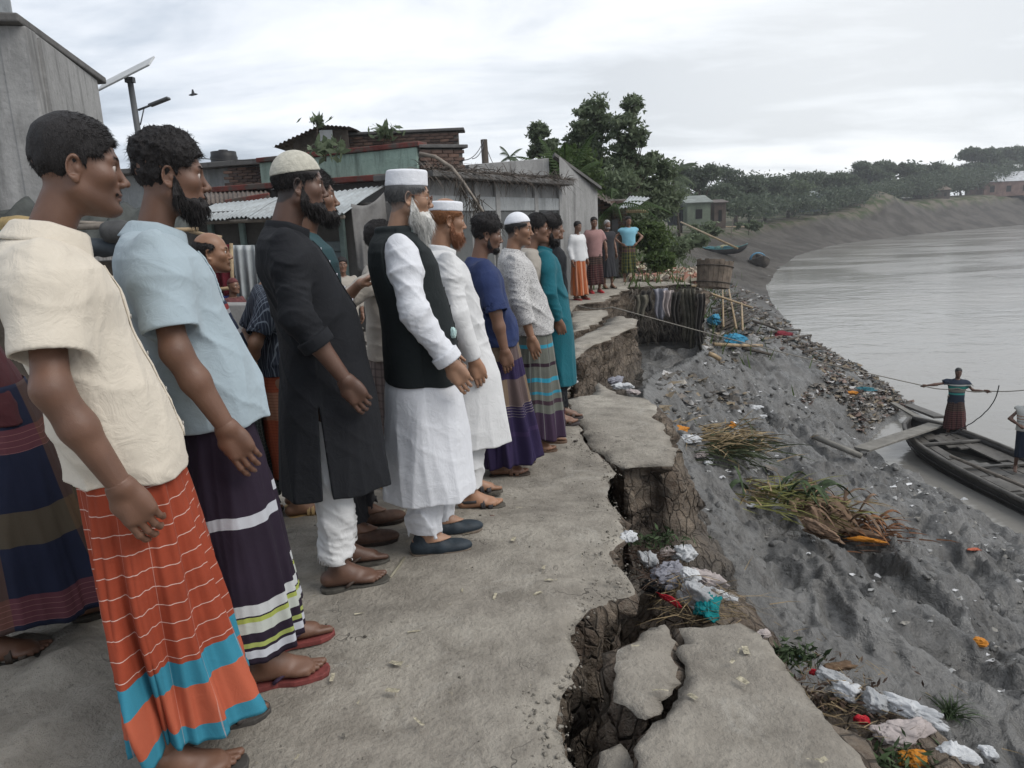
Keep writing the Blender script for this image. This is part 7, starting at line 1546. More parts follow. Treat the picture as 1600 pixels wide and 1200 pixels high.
# gangplank and loose planks at the bow
def beam(name, a, b, w, th, m, label, cat, parent=None, roll=0.0):
    a = Vector(a); b = Vector(b); d = (b-a); L = d.length; d.normalize(); s = d.cross(Vector((0, 0, 1))).normalized(); u = s.cross(d); M = Matrix((d, s, u)).transposed() @ Matrix.Rotation(roll, 3, 'X'); g = MB(); g.box((0, 0, 0), (L, w, th), M=M, jit=.006); o = g.build(name, m, parent, bevel=.006); o.location = (a+b)/2
    if label: tag(o, label, cat)
    return o
A = mudpt(1345, 706, .05); Bq = Vector(onz(1474, 660, deck+.20)); beam('gangplank', A, Bq, .34, .05, greyw, 'wide silt-grey gangplank from the mud up to the boat bow', 'plank')
beam('loose_plank', mudpt(1395, 634, .08), Vector(onz(1462, 668, deck+.10)), .16, .05, greyw, 'narrow plank lying beside the boat bow left of the gangplank', 'plank')
beam('loose_plank', mudpt(1418, 638, .10), Vector(onz(1468, 652, deck+.02)), .30, .06, plankm, 'broad dark plank at the very tip of the boat bow', 'plank')
# men on the boat and their rope
bm = empty  # (keeps names short)
def on_deck(x, y): p = onz(x, y, deck+.02); return (p[0], p[1], deck+.02)
p15 = on_deck(1489, 683); rz15 = -math.pi/2-.35
person(p15, rz15, 1.66, 'man standing on the boat bow with arms spread along the rope', dict(skin=S4, seed=95, hth=.006, haircol=(.03, .03, .03), top=dict(hem=.84, slv='short', mat=s_boat), slv=.7,
    R=dict(E=(.05, -.42, 1.30), W=(.10, -.66, 1.27), f=(.1, -1, 0), n=(1, 0, -.3)), L=dict(E=(.04, .34, 1.16), W=(.18, .52, 1.20), f=(.3, 1, 0), n=(1, 0, -.3)), lungi=dict(mat=l_mar, z0=.22, front=(.13, .15, .16), w=(.165, .20, .22)), shoe=None, FR=(0, -.12, -.2), FL=(.06, .12, .2)))
p16 = on_deck(1596, 737)
person(p16, -math.pi/2-.5, 1.62, 'man in a white striped vest and dark lungi at the right edge on the boat', dict(skin=S4, seed=97, hth=.008, top=dict(hem=.90, slv='short', mat=s_vst), slv=.25, slr=.06,
    R=dict(E=(.02, -.30, 1.14), W=(.18, -.14, 1.05), f=(.5, .7, -.2), n=(-.5, 0, -1)), lungi=dict(mat=cloth_mat('dark blue cloth', (.012, .02, .035)), z0=.34, front=(.13, .13, .13), w=(.165, .16, .16), amp=.012), shoe=None, FR=(-.05, -.11, -.1), FL=(.12, .12, .1)))
def rope(pts, r, m, label, sag=0.0):
    P = []
    for a, b in zip(pts[:-1], pts[1:]): P += [Vector(a).lerp(Vector(b), t)-Vector((0, 0, sag*4*t*(1-t))) for t in [i/10 for i in range(10)]]
    P.append(Vector(pts[-1])); g = MB(); g.tube(P, r, 6); return tag(g.build('rope', m, None, smooth=True), label, 'rope')
ropem = mat('jute rope', (.20, .185, .16), .9, .2, 30, .3, 200); c15, s15 = math.cos(rz15), math.sin(rz15); s_ = 1.66/1.70
def loc15(x, y, z): return Vector((p15[0]+(c15*x-s15*y)*s_, p15[1]+(s15*x+c15*y)*s_, p15[2]+z*s_))
hR = loc15(.11, -.74, 1.27); hL = loc15(.20, .60, 1.20); R0 = gpt(903, 482); R0[2] += .06; Ra = gpt(956, 484); Ra[2] += .05
rope([R0, Ra, hR, hR.lerp(hL, .5)+Vector((0, -.1, .02)), hL, Vector(aty(1640, 603, hL.y-.6))], .011, ropem, 'long taut rope from the road edge across to the boatman and beyond', .05)
rp = Vector(aty(1561, 602, hL.y-.3)); rope([rp+Vector((-.98*math.sin(t*1.571)**2.2, .2*t, -1.16*(math.sin(t*1.571))**.9)) for t in [i/9 for i in range(10)]], .012, blackp, 'dark rope hanging in a loop from the long rope to the deck', .02)
g = MB(); q0 = Vector(onz(1478, 668, deck+.05)); g.tube([q0, q0+Vector((.02, .0, .6)), loc15(.16, -.2, 1.05)], .018, 6); tag(g.build('mooring_stick', bam2, None, smooth=True), 'stick with knots standing beside the boatman in striped shirt', 'stick')
# small boats on the far mud
P = mudpt(1186, 414, .0); sb = empty('small_boat', P+Vector((0, 0, -.25)), math.radians(80), 'small beached country boat with a blue tarp on the mud', 'boat')
hull(sb, 4.6, 1.9, .75, .5, wood_d, plankm, th=.05); g = MB(); g.box((0, 0, .5), (2.6, 1.3, .05)); g.build('deck', mat('straw deck', (.14, .11, .08), .9, .3), sb)
g = MB(); g.grid(lambda u, v: ((u-.5)*1.5+.8, math.cos(v*math.pi)*.75, .7+.75*math.sin(v*math.pi)+.05*math.sin(u*9+v*7)), 10, 10); g.build('canopy', mat('blue tarp', (.05, .22, .36), .6, .2), sb, smooth=True, solid=.02)
P = mudpt(1128, 396, .1); nb_ = empty('net_boat', P+Vector((0, 0, -.2)), math.radians(-25), 'long boat heaped with blue-green nets behind the tilted well ring', 'boat')
hull(nb_, 5.0, 1.3, .55, .45, hullm, mat('turquoise gunwale', (.08, .22, .22), .6), th=.05)
for i, (x, y, c_) in enumerate(((-1.2, 0, (.05, .15, .17)), (-.3, .1, (.10, .20, .18)), (.5, -.05, (.03, .10, .12)), (1.2, .1, (.06, .16, .14)), (.2, .15, (.35, .33, .20)))):
    v, q_ = nets(lambda X, Y, Z: ell(X, Y, Z, (0, 0, 0), (.55, .4, .25))+.05*fbm3(X*6, Y*6, Z*6+i, 3, 5+i), (-.8, -.6, -.4), (.8, .6, .4), .06); o = link('net_heap', npmesh('net_heap', v, q_), mat('fishing net %d' % i, c_, .9, .3, 12, .6, 40), nb_); o.location = (x, y, .62+.1*(i == 4))
def poles(lst, names, label, group=None, r=.04, m=None, on=True, cat='pole'):
    for i, (x0, y0, x1, y1, h0, h1) in enumerate(lst):
        a = mudpt(x0, y0, h0); b = mudpt(x1, y1, h1); g = MB(); g.tube([a, a.lerp(b, .5)+Vector((0, 0, random.uniform(-.02, .05))), b], r*random.uniform(.8, 1.2), 7); tag(g.build(names, m or random.choice((bam, bam2, wood_d)), None, smooth=True), label if isinstance(label, str) else label[i], cat, group)
g = MB(); g.tube([Vector(aty(1064, 347, 36)), Vector(aty(1152, 388, 27))], .04, 7); tag(g.build('bamboo_pole', bam, None, smooth=True), 'long thin pole slanting from the bank down to the net boat', 'pole')
poles([(1112, 366, 1180, 366, .9, 1.1)], 'bamboo_pole', 'pale horizontal pole above the mud near the brown hut', r=.06, m=bam)
g = MB(); a = mudpt(1142, 372, 0); g.tube([a, a+Vector((.25, 0, 2.6))], .05, 6); tag(g.build('stake', bam2, None), 'upright stake in the mud under the pale horizontal pole', 'stake')
# tilted wooden tub of upright boards on the last cliff
bt = gpt(1112, 446); wb = empty('wooden_tub', (bt[0], bt[1]-.1, bt[2]-.05), .2, 'tilted tub of rough grey upright boards on the end of the cliff', 'tub'); wb.rotation_euler = (math.radians(-6), math.radians(9), .25)
for i in range(22):
    a = 2*math.pi*i/22; r0 = .36+.0; r1 = .41; x0, y0, x1, y1 = r0*math.cos(a), r0*math.sin(a), r1*math.cos(a), r1*math.sin(a); ta = Vector((-math.sin(a), math.cos(a), 0)); h = .62+random.uniform(-.02, .03); w = .050; n_ = Vector((math.cos(a), math.sin(a), 0))*.012
    g = MB(); b0 = Vector((x0, y0, 0)); b1 = Vector((x1, y1, h)); v = [b0-ta*w-n_, b0+ta*w-n_, b0+ta*w+n_, b0-ta*w+n_, b1-ta*w*1.12-n_, b1+ta*w*1.12-n_, b1+ta*w*1.12+n_, b1-ta*w*1.12+n_]; g.add(v, [(3, 2, 1, 0), (4, 5, 6, 7), (0, 1, 5, 4), (1, 2, 6, 5), (2, 3, 7, 6), (3, 0, 4, 7)]); g.build('board', mat('grey brown board', (.17, .135, .105), .9, .3, 6, .5, 50), wb)
g = MB()
for z in (.12, .50): g.tube([( (.385+z*.08)*math.cos(t), (.385+z*.08)*math.sin(t), z) for t in np.linspace(0, 2*math.pi, 24)], .014, 6, False)
g.build('hoop', wood_d, wb)
beam('broken_board', gpt(1083, 449)+np.array([0, 0, .02]), gpt(1120, 440)+np.array([0, 0, .16]), .10, .03, bam, 'pale broken board lying against the tilted tub', 'board')
# rubbish wedged in the gap between the slabs: an earth heap carries it
def heap(name, cx, cy, cz, r, m, label, seed, kind=None, h=.02, cat='heap'):
    v, q_ = nets(lambda X, Y, Z: ell(X, Y, Z, (0, 0, 0), r)+.05*fbm3(X*7, Y*7, Z*7, 4, seed)*min(1, r[2]*4)+.012*fbm3(X*30, Y*30, Z*30, 2, seed), (-r[0]*1.3, -r[1]*1.3, -r[2]*1.4), (r[0]*1.3, r[1]*1.3, r[2]*1.4), h); o = link(name, npmesh(name, v, q_), m); o.location = (cx, cy, cz); tag(o, label, cat, kind=kind); return o
o = heap('earth_heap', .80, 3.05, -.95, (.42, .62, .72), M_EARTH, None, 5); o['kind'] = 'structure'
o = heap('earth_heap', 1.0, 2.55, -1.15, (.38, .45, .75), M_EARTH, None, 6); o['kind'] = 'structure'
def slope_z(x, y):                                      # top of the earth heap under the rubbish
    a = 1-((x-.80)/.42)**2-((y-3.05)/.62)**2; b = 1-((x-1.0)/.38)**2-((y-2.55)/.45)**2; return max(-.95+.72*math.sqrt(max(a, 0)), -1.15+.75*math.sqrt(max(b, 0)), -1.3)
def gapP(x, y, z=-.22, up=0.0): p = onz(x, y, z); return (p[0], p[1], z+up)
for i, (x, y, sz, m, lb, cat, z) in enumerate((
    (1068, 862, (.16, .14, .10), bw, 'white plastic bag at the top right of the rubbish in the gap', 'plastic bag', -.20), (1084, 925, (.16, .20, .14), bc_, 'big clear plastic bag in the middle of the gap rubbish', 'plastic bag', -.20), (1050, 895, (.15, .17, .10), blil, 'crumpled lilac cloth in the gap rubbish', 'cloth', -.20),
    (1010, 872, (.08, .14, .08), bc_, 'thin grey plastic wrap at the left of the gap rubbish', 'plastic wrap', -.16), (983, 832, (.09, .10, .06), bw, 'small whitish bag on the road edge above the gap rubbish', 'plastic bag', .0), (1108, 905, (.20, .12, .07), bpk, 'long beige plastic sheet at the right of the gap rubbish', 'plastic sheet', -.22),
    (1108, 948, (.10, .22, .09), bteal, 'teal green netting hanging down the gap rubbish', 'netting', -.20), (1050, 932, (.025, .14, .04), bred, 'red plastic strip across the gap rubbish', 'plastic strip', -.17), (1075, 895, (.09, .09, .09), bw, 'knotted white bag above the clear bag', 'plastic bag', -.16), (1040, 858, (.12, .08, .05), bpk, 'pale wrapper beneath the green leaves', 'wrapper', -.18), (1020, 910, (.10, .12, .06), bbl, 'black plastic scrap in the gap rubbish', 'plastic bag', -.22), (1125, 925, (.14, .06, .05), bw, 'white plastic tail at the right end of the gap rubbish', 'plastic bag', -.24))):
    P = gapP(x, y, z); crumple('rubbish_bag' if 'bag' in lb else 'rubbish_scrap', (P[0], P[1], P[2]-.03), sz, m, lb, cat, 100+i, rz=[.3, 0, -.2, .1, .5, -.8, -.15, .55, .8, .2, 1, -.6][i])
def straw(name, C, n, spread, L, w, dirn, m, label, seed, cat='straw', rnd=.5, kind='stuff', up=.15):
    r = np.random.default_rng(seed); base = np.array(C)+r.normal(0, 1, (n, 3))*np.array(spread); D = np.array(dirn)+r.normal(0, rnd, (n, 3)); D[:, 2] = np.abs(D[:, 2])*up+.02
    v, q_, t_ = strands(base, D, L*(.4+r.random(n)*.9), w, r, bend=np.tile([0, 0, -.25], (n, 1))); o = link(name, npmesh(name, v, q_, t_), m); tag(o, label, cat, kind=kind); return o
strawm = mat('dry straw', (.27, .20, .11), .9, .35, 14, 0); strawg = mat('yellow green stalks', (.22, .22, .07), .8, .35, 10, 0); twigm = mat('brown twigs', (.085, .055, .04), .9, .3, 14, 0); dleaf = mat('dead banana leaf', (.20, .13, .085), .9, .35, 9, .4, 40); gleaf = mat('wilted green leaf', (.055, .085, .035), .8, .35, 9, .3, 40)
straw('twigs', gapP(1018, 880, -.20), 260, (.05, .11, .02), .12, .0022, (.4, .3, 0), twigm, 'dark twigs and roots matted at the left of the gap rubbish', 1, rnd=.9, up=.4)
straw('twigs', gapP(1085, 940, -.22), 200, (.10, .10, .03), .16, .0018, (.8, -.5, 0), strawm, 'straw stalks scattered through the gap rubbish', 2, rnd=.9, up=.4)
def leaves(name, C, n, spread, size, m, label, seed, cat='leaves'):
    r = np.random.default_rng(seed); L = np.array(C)+r.normal(0, 1, (n, 3))*np.array(spread); v, q_ = leaf_quads(L, size, r, 2.4); me = npmesh(name, v, q_, smooth=False); tag(link(name, me, m), label, cat, kind='stuff')
leaves('leaves', gapP(1025, 842, -.12), 180, (.08, .03, .02), .016, gleaf, 'withered green leaves at the top of the gap rubbish', 3)
# heap of banana stalks and dead leaves down the mud
Hc = mudpt(1262, 815, .05); Hl = mudpt(1195, 790, .04); Hr = mudpt(1345, 850, .05)
mnd = heap('leaf_heap', Hc.x, Hc.y, Hc.z-.02, (.55, .35, .16), dleaf, 'mound of dead banana leaves and stalks on the mud', 9, h=.03)
for k, (c, n, L, d, m, rn) in enumerate(((Hl, 130, .42, (1, -.35, 0), strawg, .5), (Hc, 110, .40, (.7, -.6, 0), strawg, .6), (Hc, 130, .36, (.9, -.4, 0), strawm, .55), (Hr, 90, .26, (1, -.3, 0), mat('rust brown leaf strips', (.17, .075, .035), .9, .3, 9, 0), .3), (Hl, 70, .5, (-.3, .8, 0), strawm, .5))):
    straw('stalks', (c.x, c.y, c.z+.08), n, (.26, .17, .05), L, .009, d, m, ('long yellow-green stalks at the left of the leaf heap', 'yellow-green stalks over the middle of the leaf heap', 'dry straw over the leaf heap', 'rust brown strips at the right tip of the leaf heap', 'thin straws trailing up from the leaf heap')[k], 30+k, rnd=rn, up=.35)
for i, (x, y, rz, sz) in enumerate(((1272, 845, 1.9, (.55, .16, .10)), (1300, 800, -.4, (.42, .18, .10)), (1318, 845, -.5, (.60, .16, .09)), (1245, 800, .2, (.40, .2, .09)), (1350, 862, -.4, (.45, .10, .06)), (1290, 860, 2.2, (.40, .13, .08)))):
    P = mudpt(x, y, .13); crumple('dead_leaf', P, sz, dleaf if i != 4 else bor, None, None, 140+i, rz, mnd); bpy.data.objects[-1] if False else None
for o in list(mnd.children): o.location = o.location-mnd.location
def ribbons(n, C, spread, L, w, m, label, seed, dirn=(1, -.4, 0), rnd=.7):
    r = np.random.default_rng(seed); g = MB()
    for k in range(n):
        p = Vector(np.array(C)+r.normal(0, 1, 3)*np.array(spread)); p.z = max(p.z, C[2]-.02); d = Vector(np.array(dirn)+r.normal(0, rnd, 3)); d.z = abs(d.z)*.35; d.normalize(); s_ = d.cross(Vector((0, 0, 1))); s_.normalize(); s_ = (s_+Vector((0, 0, r.normal(0, .35)))).normalized(); ln = L*r.uniform(.5, 1.2); ww = w*r.uniform(.5, 1.2); cu = r.uniform(-.6, .6); v = []
        for i in range(8):
            t = i/7; q = p+d*ln*t+Vector((0, 0, ln*.42*math.sin(t*2.6)-ln*.30*t*t))+s_*cu*ln*t*t*.5; e = ww*math.sin(math.pi*(.12+.82*t))**.8; v += [q-s_*e, q+Vector((0, 0, -e*.55+.006*math.sin(t*19+k))), q+s_*e]
        g.add(v, [(i*3+j, i*3+j+1, i*3+j+4, i*3+j+3) for i in range(7) for j in (0, 1)])
    o = g.build('leaf_strips', m, None, smooth=True, solid=.002); return tag(o, label, 'leaves', kind='stuff')
ribbons(46, (Hc.x, Hc.y, Hc.z+.10), (.26, .18, .05), .42, .030, dleaf, 'curled grey-brown banana leaf strips over the leaf heap', 61)
ribbons(34, (Hr.x-.1, Hr.y+.1, Hr.z+.08), (.20, .10, .04), .36, .028, mat('rusty leaf', (.20, .095, .045), .9, .35, 9, .3, 40), 'rusty curled leaf strips at the right of the leaf heap', 62, rnd=.35)
ribbons(14, (Hl.x+.2, Hl.y, Hl.z+.08), (.2, .15, .04), .40, .035, gleaf, 'dull green leaf strips at the left of the leaf heap', 63)
straw('stalks', mudpt(1003, 597, .05), 260, (.35, .45, .05), .35, .008, (.5, -.6, 0), strawm, 'pale straw spilling down between the broken road slabs', 71, rnd=.8, up=.4)
for i_, (x_, y_, s_q, m_q, l_q) in enumerate(((975, 604, (.26, .2, .10), bw, 'white paper in the pocket between the road slabs'), (960, 596, (.22, .2, .1), blil, 'grey cloth in the pocket between the road slabs'), (990, 612, (.2, .14, .06), bpk, 'pinkish scrap in the pocket between the road slabs'))):
    q_p = onz(x_, y_, -.45); crumple('rubbish_scrap', (q_p[0], q_p[1], -.47), s_q, m_q, l_q, 'litter', 600+i_, rz=i_)
o = heap('earth_heap', 1.0, 6.75, -.95, (.55, .45, .55), M_EARTH, None, 15); o['kind'] = 'structure'
# second heap below the slab
H2 = mudpt(1120, 690, .04)
straw('stalks', H2, 300, (.32, .28, .05), .36, .009, (.8, -.2, 0), strawm, 'brown straw heap at the foot of the slab', 41, rnd=.6, up=.3); straw('stalks', mudpt(1135, 700, .03), 260, (.25, .25, .04), .45, .010, (.6, -.6, 0), mat('dull green stalks', (.06, .075, .035), .9, .3, 9, 0), 'dull green stalks through the heap at the foot of the slab', 42, rnd=.6, up=.3)
for i, (x, y, sz, m, lb) in enumerate(((1078, 690, (.30, .22, .10), bw, 'bright white paper and bags left of the straw heap'), (1095, 712, (.24, .2, .08), bpk, 'dirty white wrappers below the bright white paper'), (1143, 667, (.26, .16, .08), bor, 'orange rag on top of the straw heap'), (1160, 708, (.42, .22, .07), byel, 'pale yellow sheet at the foot of the straw heap'), (1178, 640, (.40, .34, .13), bw, 'lone white bag on the dark mud slope'), (1190, 652, (.30, .12, .06), bw, 'small white tail beside the lone white bag'), (1110, 720, (.26, .1, .05), bw, 'white scrap right of the dirty wrappers'), (1065, 672, (.2, .2, .08), bor, 'small brown-orange clod wrapper at the slab foot'), (1172, 790, (.2, .12, .05), bw, 'white scrap above the leaf heap'))):
    crumple('rubbish_bag' if i in (0, 4) else 'rubbish_scrap', mudpt(x, y, .0), sz, m, lb, 'litter', 200+i, rz=i*.7)
# rubbish along the outer edge of the near slab
def nearP(x, y, z=-.14): p = onz(x, y, z); return Vector((p[0], p[1], z))
o = heap('earth_shoulder', 1.12, 1.78, -.62, (.30, .75, .50), M_EARTH, None, 7); o['kind'] = 'structure'
o = heap('earth_shoulder', 1.18, 1.15, -.62, (.34, .65, .52), M_EARTH, None, 8); o['kind'] = 'structure'
for i, (x, y, sz, m, lb, rz) in enumerate(((1300, 1065, (.17, .08, .06), bc_, 'clear crumpled bag highest of the rubbish beside the near slab', -.7), (1325, 1085, (.10, .10, .05), bw, 'white bag beside the clear crumpled bag', .3), (1367, 1105, (.09, .14, .07), bc_, 'standing translucent bag in the middle of the near rubbish', .1), (1415, 1115, (.24, .07, .06), bw, 'long white plastic bag stretched down the slope', -.9), (1400, 1150, (.16, .12, .06), bpk, 'pinkish wrinkled plastic under the long white bag', .1),
    (1272, 1052, (.035, .03, .025), bred, 'small red flower-like scrap near the green leaves', 0), (1350, 1128, (.05, .03, .03), bred, 'red round scrap in the middle of the near rubbish', 0), (1430, 1190, (.08, .06, .05), bor, 'orange brown wrapper at the bottom of the frame', .4), (1490, 1185, (.12, .08, .06), bw, 'white bag at the bottom right of the near rubbish', -.5), (1545, 1180, (.06, .05, .04), bw, 'small white cup right of the bottom bag', 0), (1310, 1045, (.12, .05, .04), mat('brown rag', (.16, .10, .06), .9, .3), 'brown rag above the clear crumpled bag', .2), (1195, 992, (.06, .05, .03), bpk, 'pale knotted scrap at the top corner of the near slab', .2), (1255, 1028, (.03, .03, .02), bblue, 'tiny blue cap among the green leaves', 0))):
    crumple('rubbish_bag' if 'bag' in lb else 'rubbish_scrap', nearP(x, y, -.13), sz, m, lb, 'litter', 300+i, rz)
leaves('leaves', nearP(1232, 1025, -.10), 200, (.05, .03, .018), .018, gleaf, 'green and pale leaves at the top of the near rubbish', 50); leaves('leaves', nearP(1400, 1185, -.12), 160, (.055, .03, .018), .018, gleaf, 'green leaves at the bottom of the near rubbish', 51); leaves('leaves', nearP(1300, 1080, -.12), 260, (.12, .10, .01), .012, twigm, 'brown leaf scraps through the near rubbish', 52)
straw('twigs', nearP(1300, 1085, -.11), 260, (.13, .13, .015), .07, .0012, (.5, -.5, 0), strawm, 'fine dry stalks through the near rubbish', 53, rnd=.9, up=.3)
P = mudpt(1484, 1118, 0.0); r_ = empty('grass_tuft', P, 0, 'spiky green grass tuft growing on the mud at lower right', 'grass tuft'); rg = np.random.default_rng(4); nn = 90; D = rg.normal(0, .6, (nn, 3)); D[:, 2] = .55+np.abs(D[:, 2]); v, q_, t_ = strands(rg.normal(0, .02, (nn, 3))*[1, 1, .1], D, .22*(.5+rg.random(nn)), .005, rg, bend=np.tile([0, 0, -.6], (nn, 1))); link('blades', npmesh('blades', v, q_, t_), gleaf, r_)
# litter strewn over the lower mud
def litter(n, reg, size, seed, label, cols, name='litter'):
    r = np.random.default_rng(seed); V = []; Q = []; C = []; k = 0; pts = []
    while len(pts) < n:
        y = r.uniform(*reg[0]); s = r.uniform(*reg[1]); 
        if fbm2(np.array([y*.35]), np.array([s*5.0]), 2, seed)[0] < -.35: continue
        xe, xw = float(edge_x(y)), float(water_x(y)); pts.append((xe+(xw-xe)*s, y))
    pts = np.array(pts); z = mud_z(pts[:, 0], pts[:, 1]); nn = len(pts); sz = size*(.4+r.random(nn)**2*1.6)
    d = np.array([(-1, -1), (0, -1.1), (1, -1), (-1.1, 0), (0, 0), (1.1, 0), (-1, 1), (0, 1.1), (1, 1)], float)
    a = r.uniform(0, 6.28, nn); X = (d[None, :, 0]*np.cos(a)[:, None]-d[None, :, 1]*np.sin(a)[:, None])*sz[:, None]+r.normal(0, .25, (nn, 9))*sz[:, None]; Y = (d[None, :, 0]*np.sin(a)[:, None]+d[None, :, 1]*np.cos(a)[:, None])*sz[:, None]*r.uniform(.4, 1, (nn, 1)); Z = np.abs(r.normal(.35, .45, (nn, 9)))*sz[:, None]
    V = np.stack([pts[:, 0:1]+X, pts[:, 1:2]+Y, z[:, None]+Z], -1).reshape(-1, 3); q = np.array([(0, 1, 4, 3), (1, 2, 5, 4), (3, 4, 7, 6), (4, 5, 8, 7)]); Q = (np.arange(nn)[:, None, None]*9+q[None]).reshape(-1, 4); C = np.repeat(np.array(cols)[r.integers(0, len(cols), nn)]*r.uniform(.6, 1.2, (nn, 1)), 9, 0)
    me = npmesh(name, V, Q, smooth=False); vcol(me, 'col', np.clip(C, 0, 1)); tag(link(name, me, col_mat('litter', .7, .3, .2)), label, 'litter', kind='stuff')
lc_ = [(.16, .14, .12), (.24, .22, .19), (.10, .085, .07), (.36, .35, .34), (.07, .06, .05), (.19, .15, .10), (.13, .12, .11), (.09, .10, .10), (.17, .12, .10)]
litter(6000, ((17.5, 34), (.62, 1.0)), .045, 1, 'drift of wrappers, husks and rubbish along the lower mud', lc_); litter(1500, ((22, 50), (.25, 1.0)), .07, 2, 'rubbish strewn over the mud beyond the broken bamboo', lc_); litter(900, ((5, 18), (.05, .9)), .022, 3, 'small pale scraps scattered over the near mud', [(.38, .38, .37), (.2, .19, .17), (.5, .5, .5)]); litter(500, ((9, 20), (.02, .25)), .045, 4, 'clods and rubbish at the foot of the slabs', lc_[:6])
# mud clods
def clods(n, reg, size, seed, label):
    r = np.random.default_rng(seed); base, bq = nets(lambda X, Y, Z: ell(X, Y, Z, (0, 0, 0), (1, .8, .55))+.3*fbm3(X*1.5, Y*1.5, Z*1.5, 2, seed), (-1.6, -1.4, -1.1), (1.6, 1.4, 1.1), .36); y = r.uniform(*reg[0], n); s = r.uniform(*reg[1], n); xe = edge_x(y); x = xe+(water_x(y)-xe)*s; z = mud_z(x, y); a = r.uniform(0, 6.28, n); k = size*(.3+r.random(n)**3*1.6)
    c, sn = np.cos(a)[:, None], np.sin(a)[:, None]; V = np.stack([x[:, None]+(base[:, 0]*c-base[:, 1]*sn)*k[:, None], y[:, None]+(base[:, 0]*sn+base[:, 1]*c)*k[:, None], z[:, None]+base[:, 2]*k[:, None]], -1).reshape(-1, 3); Q = (np.arange(n)[:, None, None]*len(base)+bq[None]).reshape(-1, 4); tag(link('mud_clods', npmesh('mud_clods', V, Q), bpy.data.objects['mud_bank'].data.materials[0]), label, 'clods', kind='stuff')
clods(900, ((4, 18), (.02, .9)), .045, 5, 'lumps of wet mud lying over the near slope')
# fallen bamboo stall below the far cliff
BG = 'broken bamboo poles of the fallen stall'
bl_ = []
for i in range(16):
    t = i/15; bl_.append((1116+t*8+random.uniform(-7, 7), 482+t*48+random.uniform(-3, 3), 1160+t*16+random.uniform(-12, 12), 462+t*46+random.uniform(-9, 9), .30-.02*i+random.uniform(0, .12), random.uniform(.05, .35)))
OR = ['first', 'second', 'third', 'fourth', 'fifth', 'sixth', 'seventh', 'eighth', 'ninth', 'tenth', 'eleventh', 'twelfth', 'thirteenth', 'fourteenth', 'fifteenth', 'lowest']
poles(bl_, 'bamboo_pole', ['grey-brown bamboo pole, '+k+' from the top in the heap of the fallen stall' if k != 'lowest' else 'lowest grey-brown bamboo pole in the heap of the fallen stall' for k in OR], BG, .030, wood_d)
for (x0, y0, x1, y1, h0, h1, lb) in ((1128, 452, 1130, 528, 1.2, .3, 'pale bent bamboo standing over the left of the fallen stall'), (1133, 455, 1150, 530, 1.1, .3, 'second pale bamboo arching over the fallen stall'), (1158, 500, 1160, 530, .6, .25, 'short pale bamboo at the right of the fallen stall'), (1092, 490, 1175, 502, .7, .5, 'long thin brown cane lying across the fallen stall')):
    poles([(x0, y0, x1, y1, h0, h1)], 'bamboo_pole', lb, None, .035, bam)
DG = 'sticks and poles on the lower mud'
for i, (x0, y0, x1, y1, lb) in enumerate(((1116, 544, 1190, 548, 'pale pole lying below the blue tub'), (1160, 550, 1206, 562, 'dark log right of the pale pole'), (1176, 506, 1215, 520, 'thin reddish cane beyond the fallen stall'), (1200, 524, 1250, 520, 'dark pole pointing to the water by the red cloth'), (1225, 538, 1270, 528, 'pole of the rickety frame by the water, upper'), (1240, 548, 1290, 542, 'pole of the rickety frame by the water, lower'), (1262, 530, 1270, 546, 'cross stick joining the rickety frame'), (1255, 556, 1290, 550, 'lowest dark pole at the waterline'), (1108, 560, 1125, 572, 'short orange-brown stick on the slope below the cliff'), (1270, 690, 1345, 725, 'narrow stick pressed in the mud by the gangplank'))):
    poles([(x0, y0, x1, y1, .10, .14)], 'stick', lb, None, .05, (bam, wood_d, wood_d, wood_d, wood_d, wood_d, wood_d, wood_d, bam, greyw)[i], cat='stick')
crumple('plastic_tub', mudpt(1146, 538, .05), (.75, .4, .3), bblue, 'crushed blue plastic tub at the foot of the fallen stall', 'tub', 401); crumple('blue_cloth', mudpt(1116, 508, .05), (.4, .7, .3), bblue, 'blue cloth at the left of the fallen stall', 'cloth', 402); crumple('red_cloth', mudpt(1222, 526, .05), (.9, .4, .2), bagmat('dull red cloth', (.18, .03, .04), 0, .8), 'dull red cloth among the poles near the water', 'cloth', 403)
crumple('blue_cloth', mudpt(1348, 612, .05), (.7, .35, .15), bagmat('teal blue cloth', (.04, .13, .16), 0, .8), 'teal blue cloth in the rubbish drift above the boat', 'cloth', 404); crumple('orange_scrap', mudpt(1332, 618, .05), (.4, .2, .12), bor, 'orange-yellow scrap left of the teal blue cloth', 'litter', 405); crumple('orange_scrap', mudpt(1520, 862, .02), (.16, .08, .05), bagmat('coral plastic', (.42, .12, .07), 0), 'coral plastic scrap on the right-hand mud', 'litter', 406)
crumple('brown_wrapper', mudpt(1530, 1008, .02), (.16, .10, .06), bor, 'brown and orange wrapper on the mud at right', 'litter', 407); crumple('white_weed', mudpt(1506, 785, .02), (.22, .16, .12), bw, 'white star-shaped scrap on the mud below the boat', 'litter', 408)
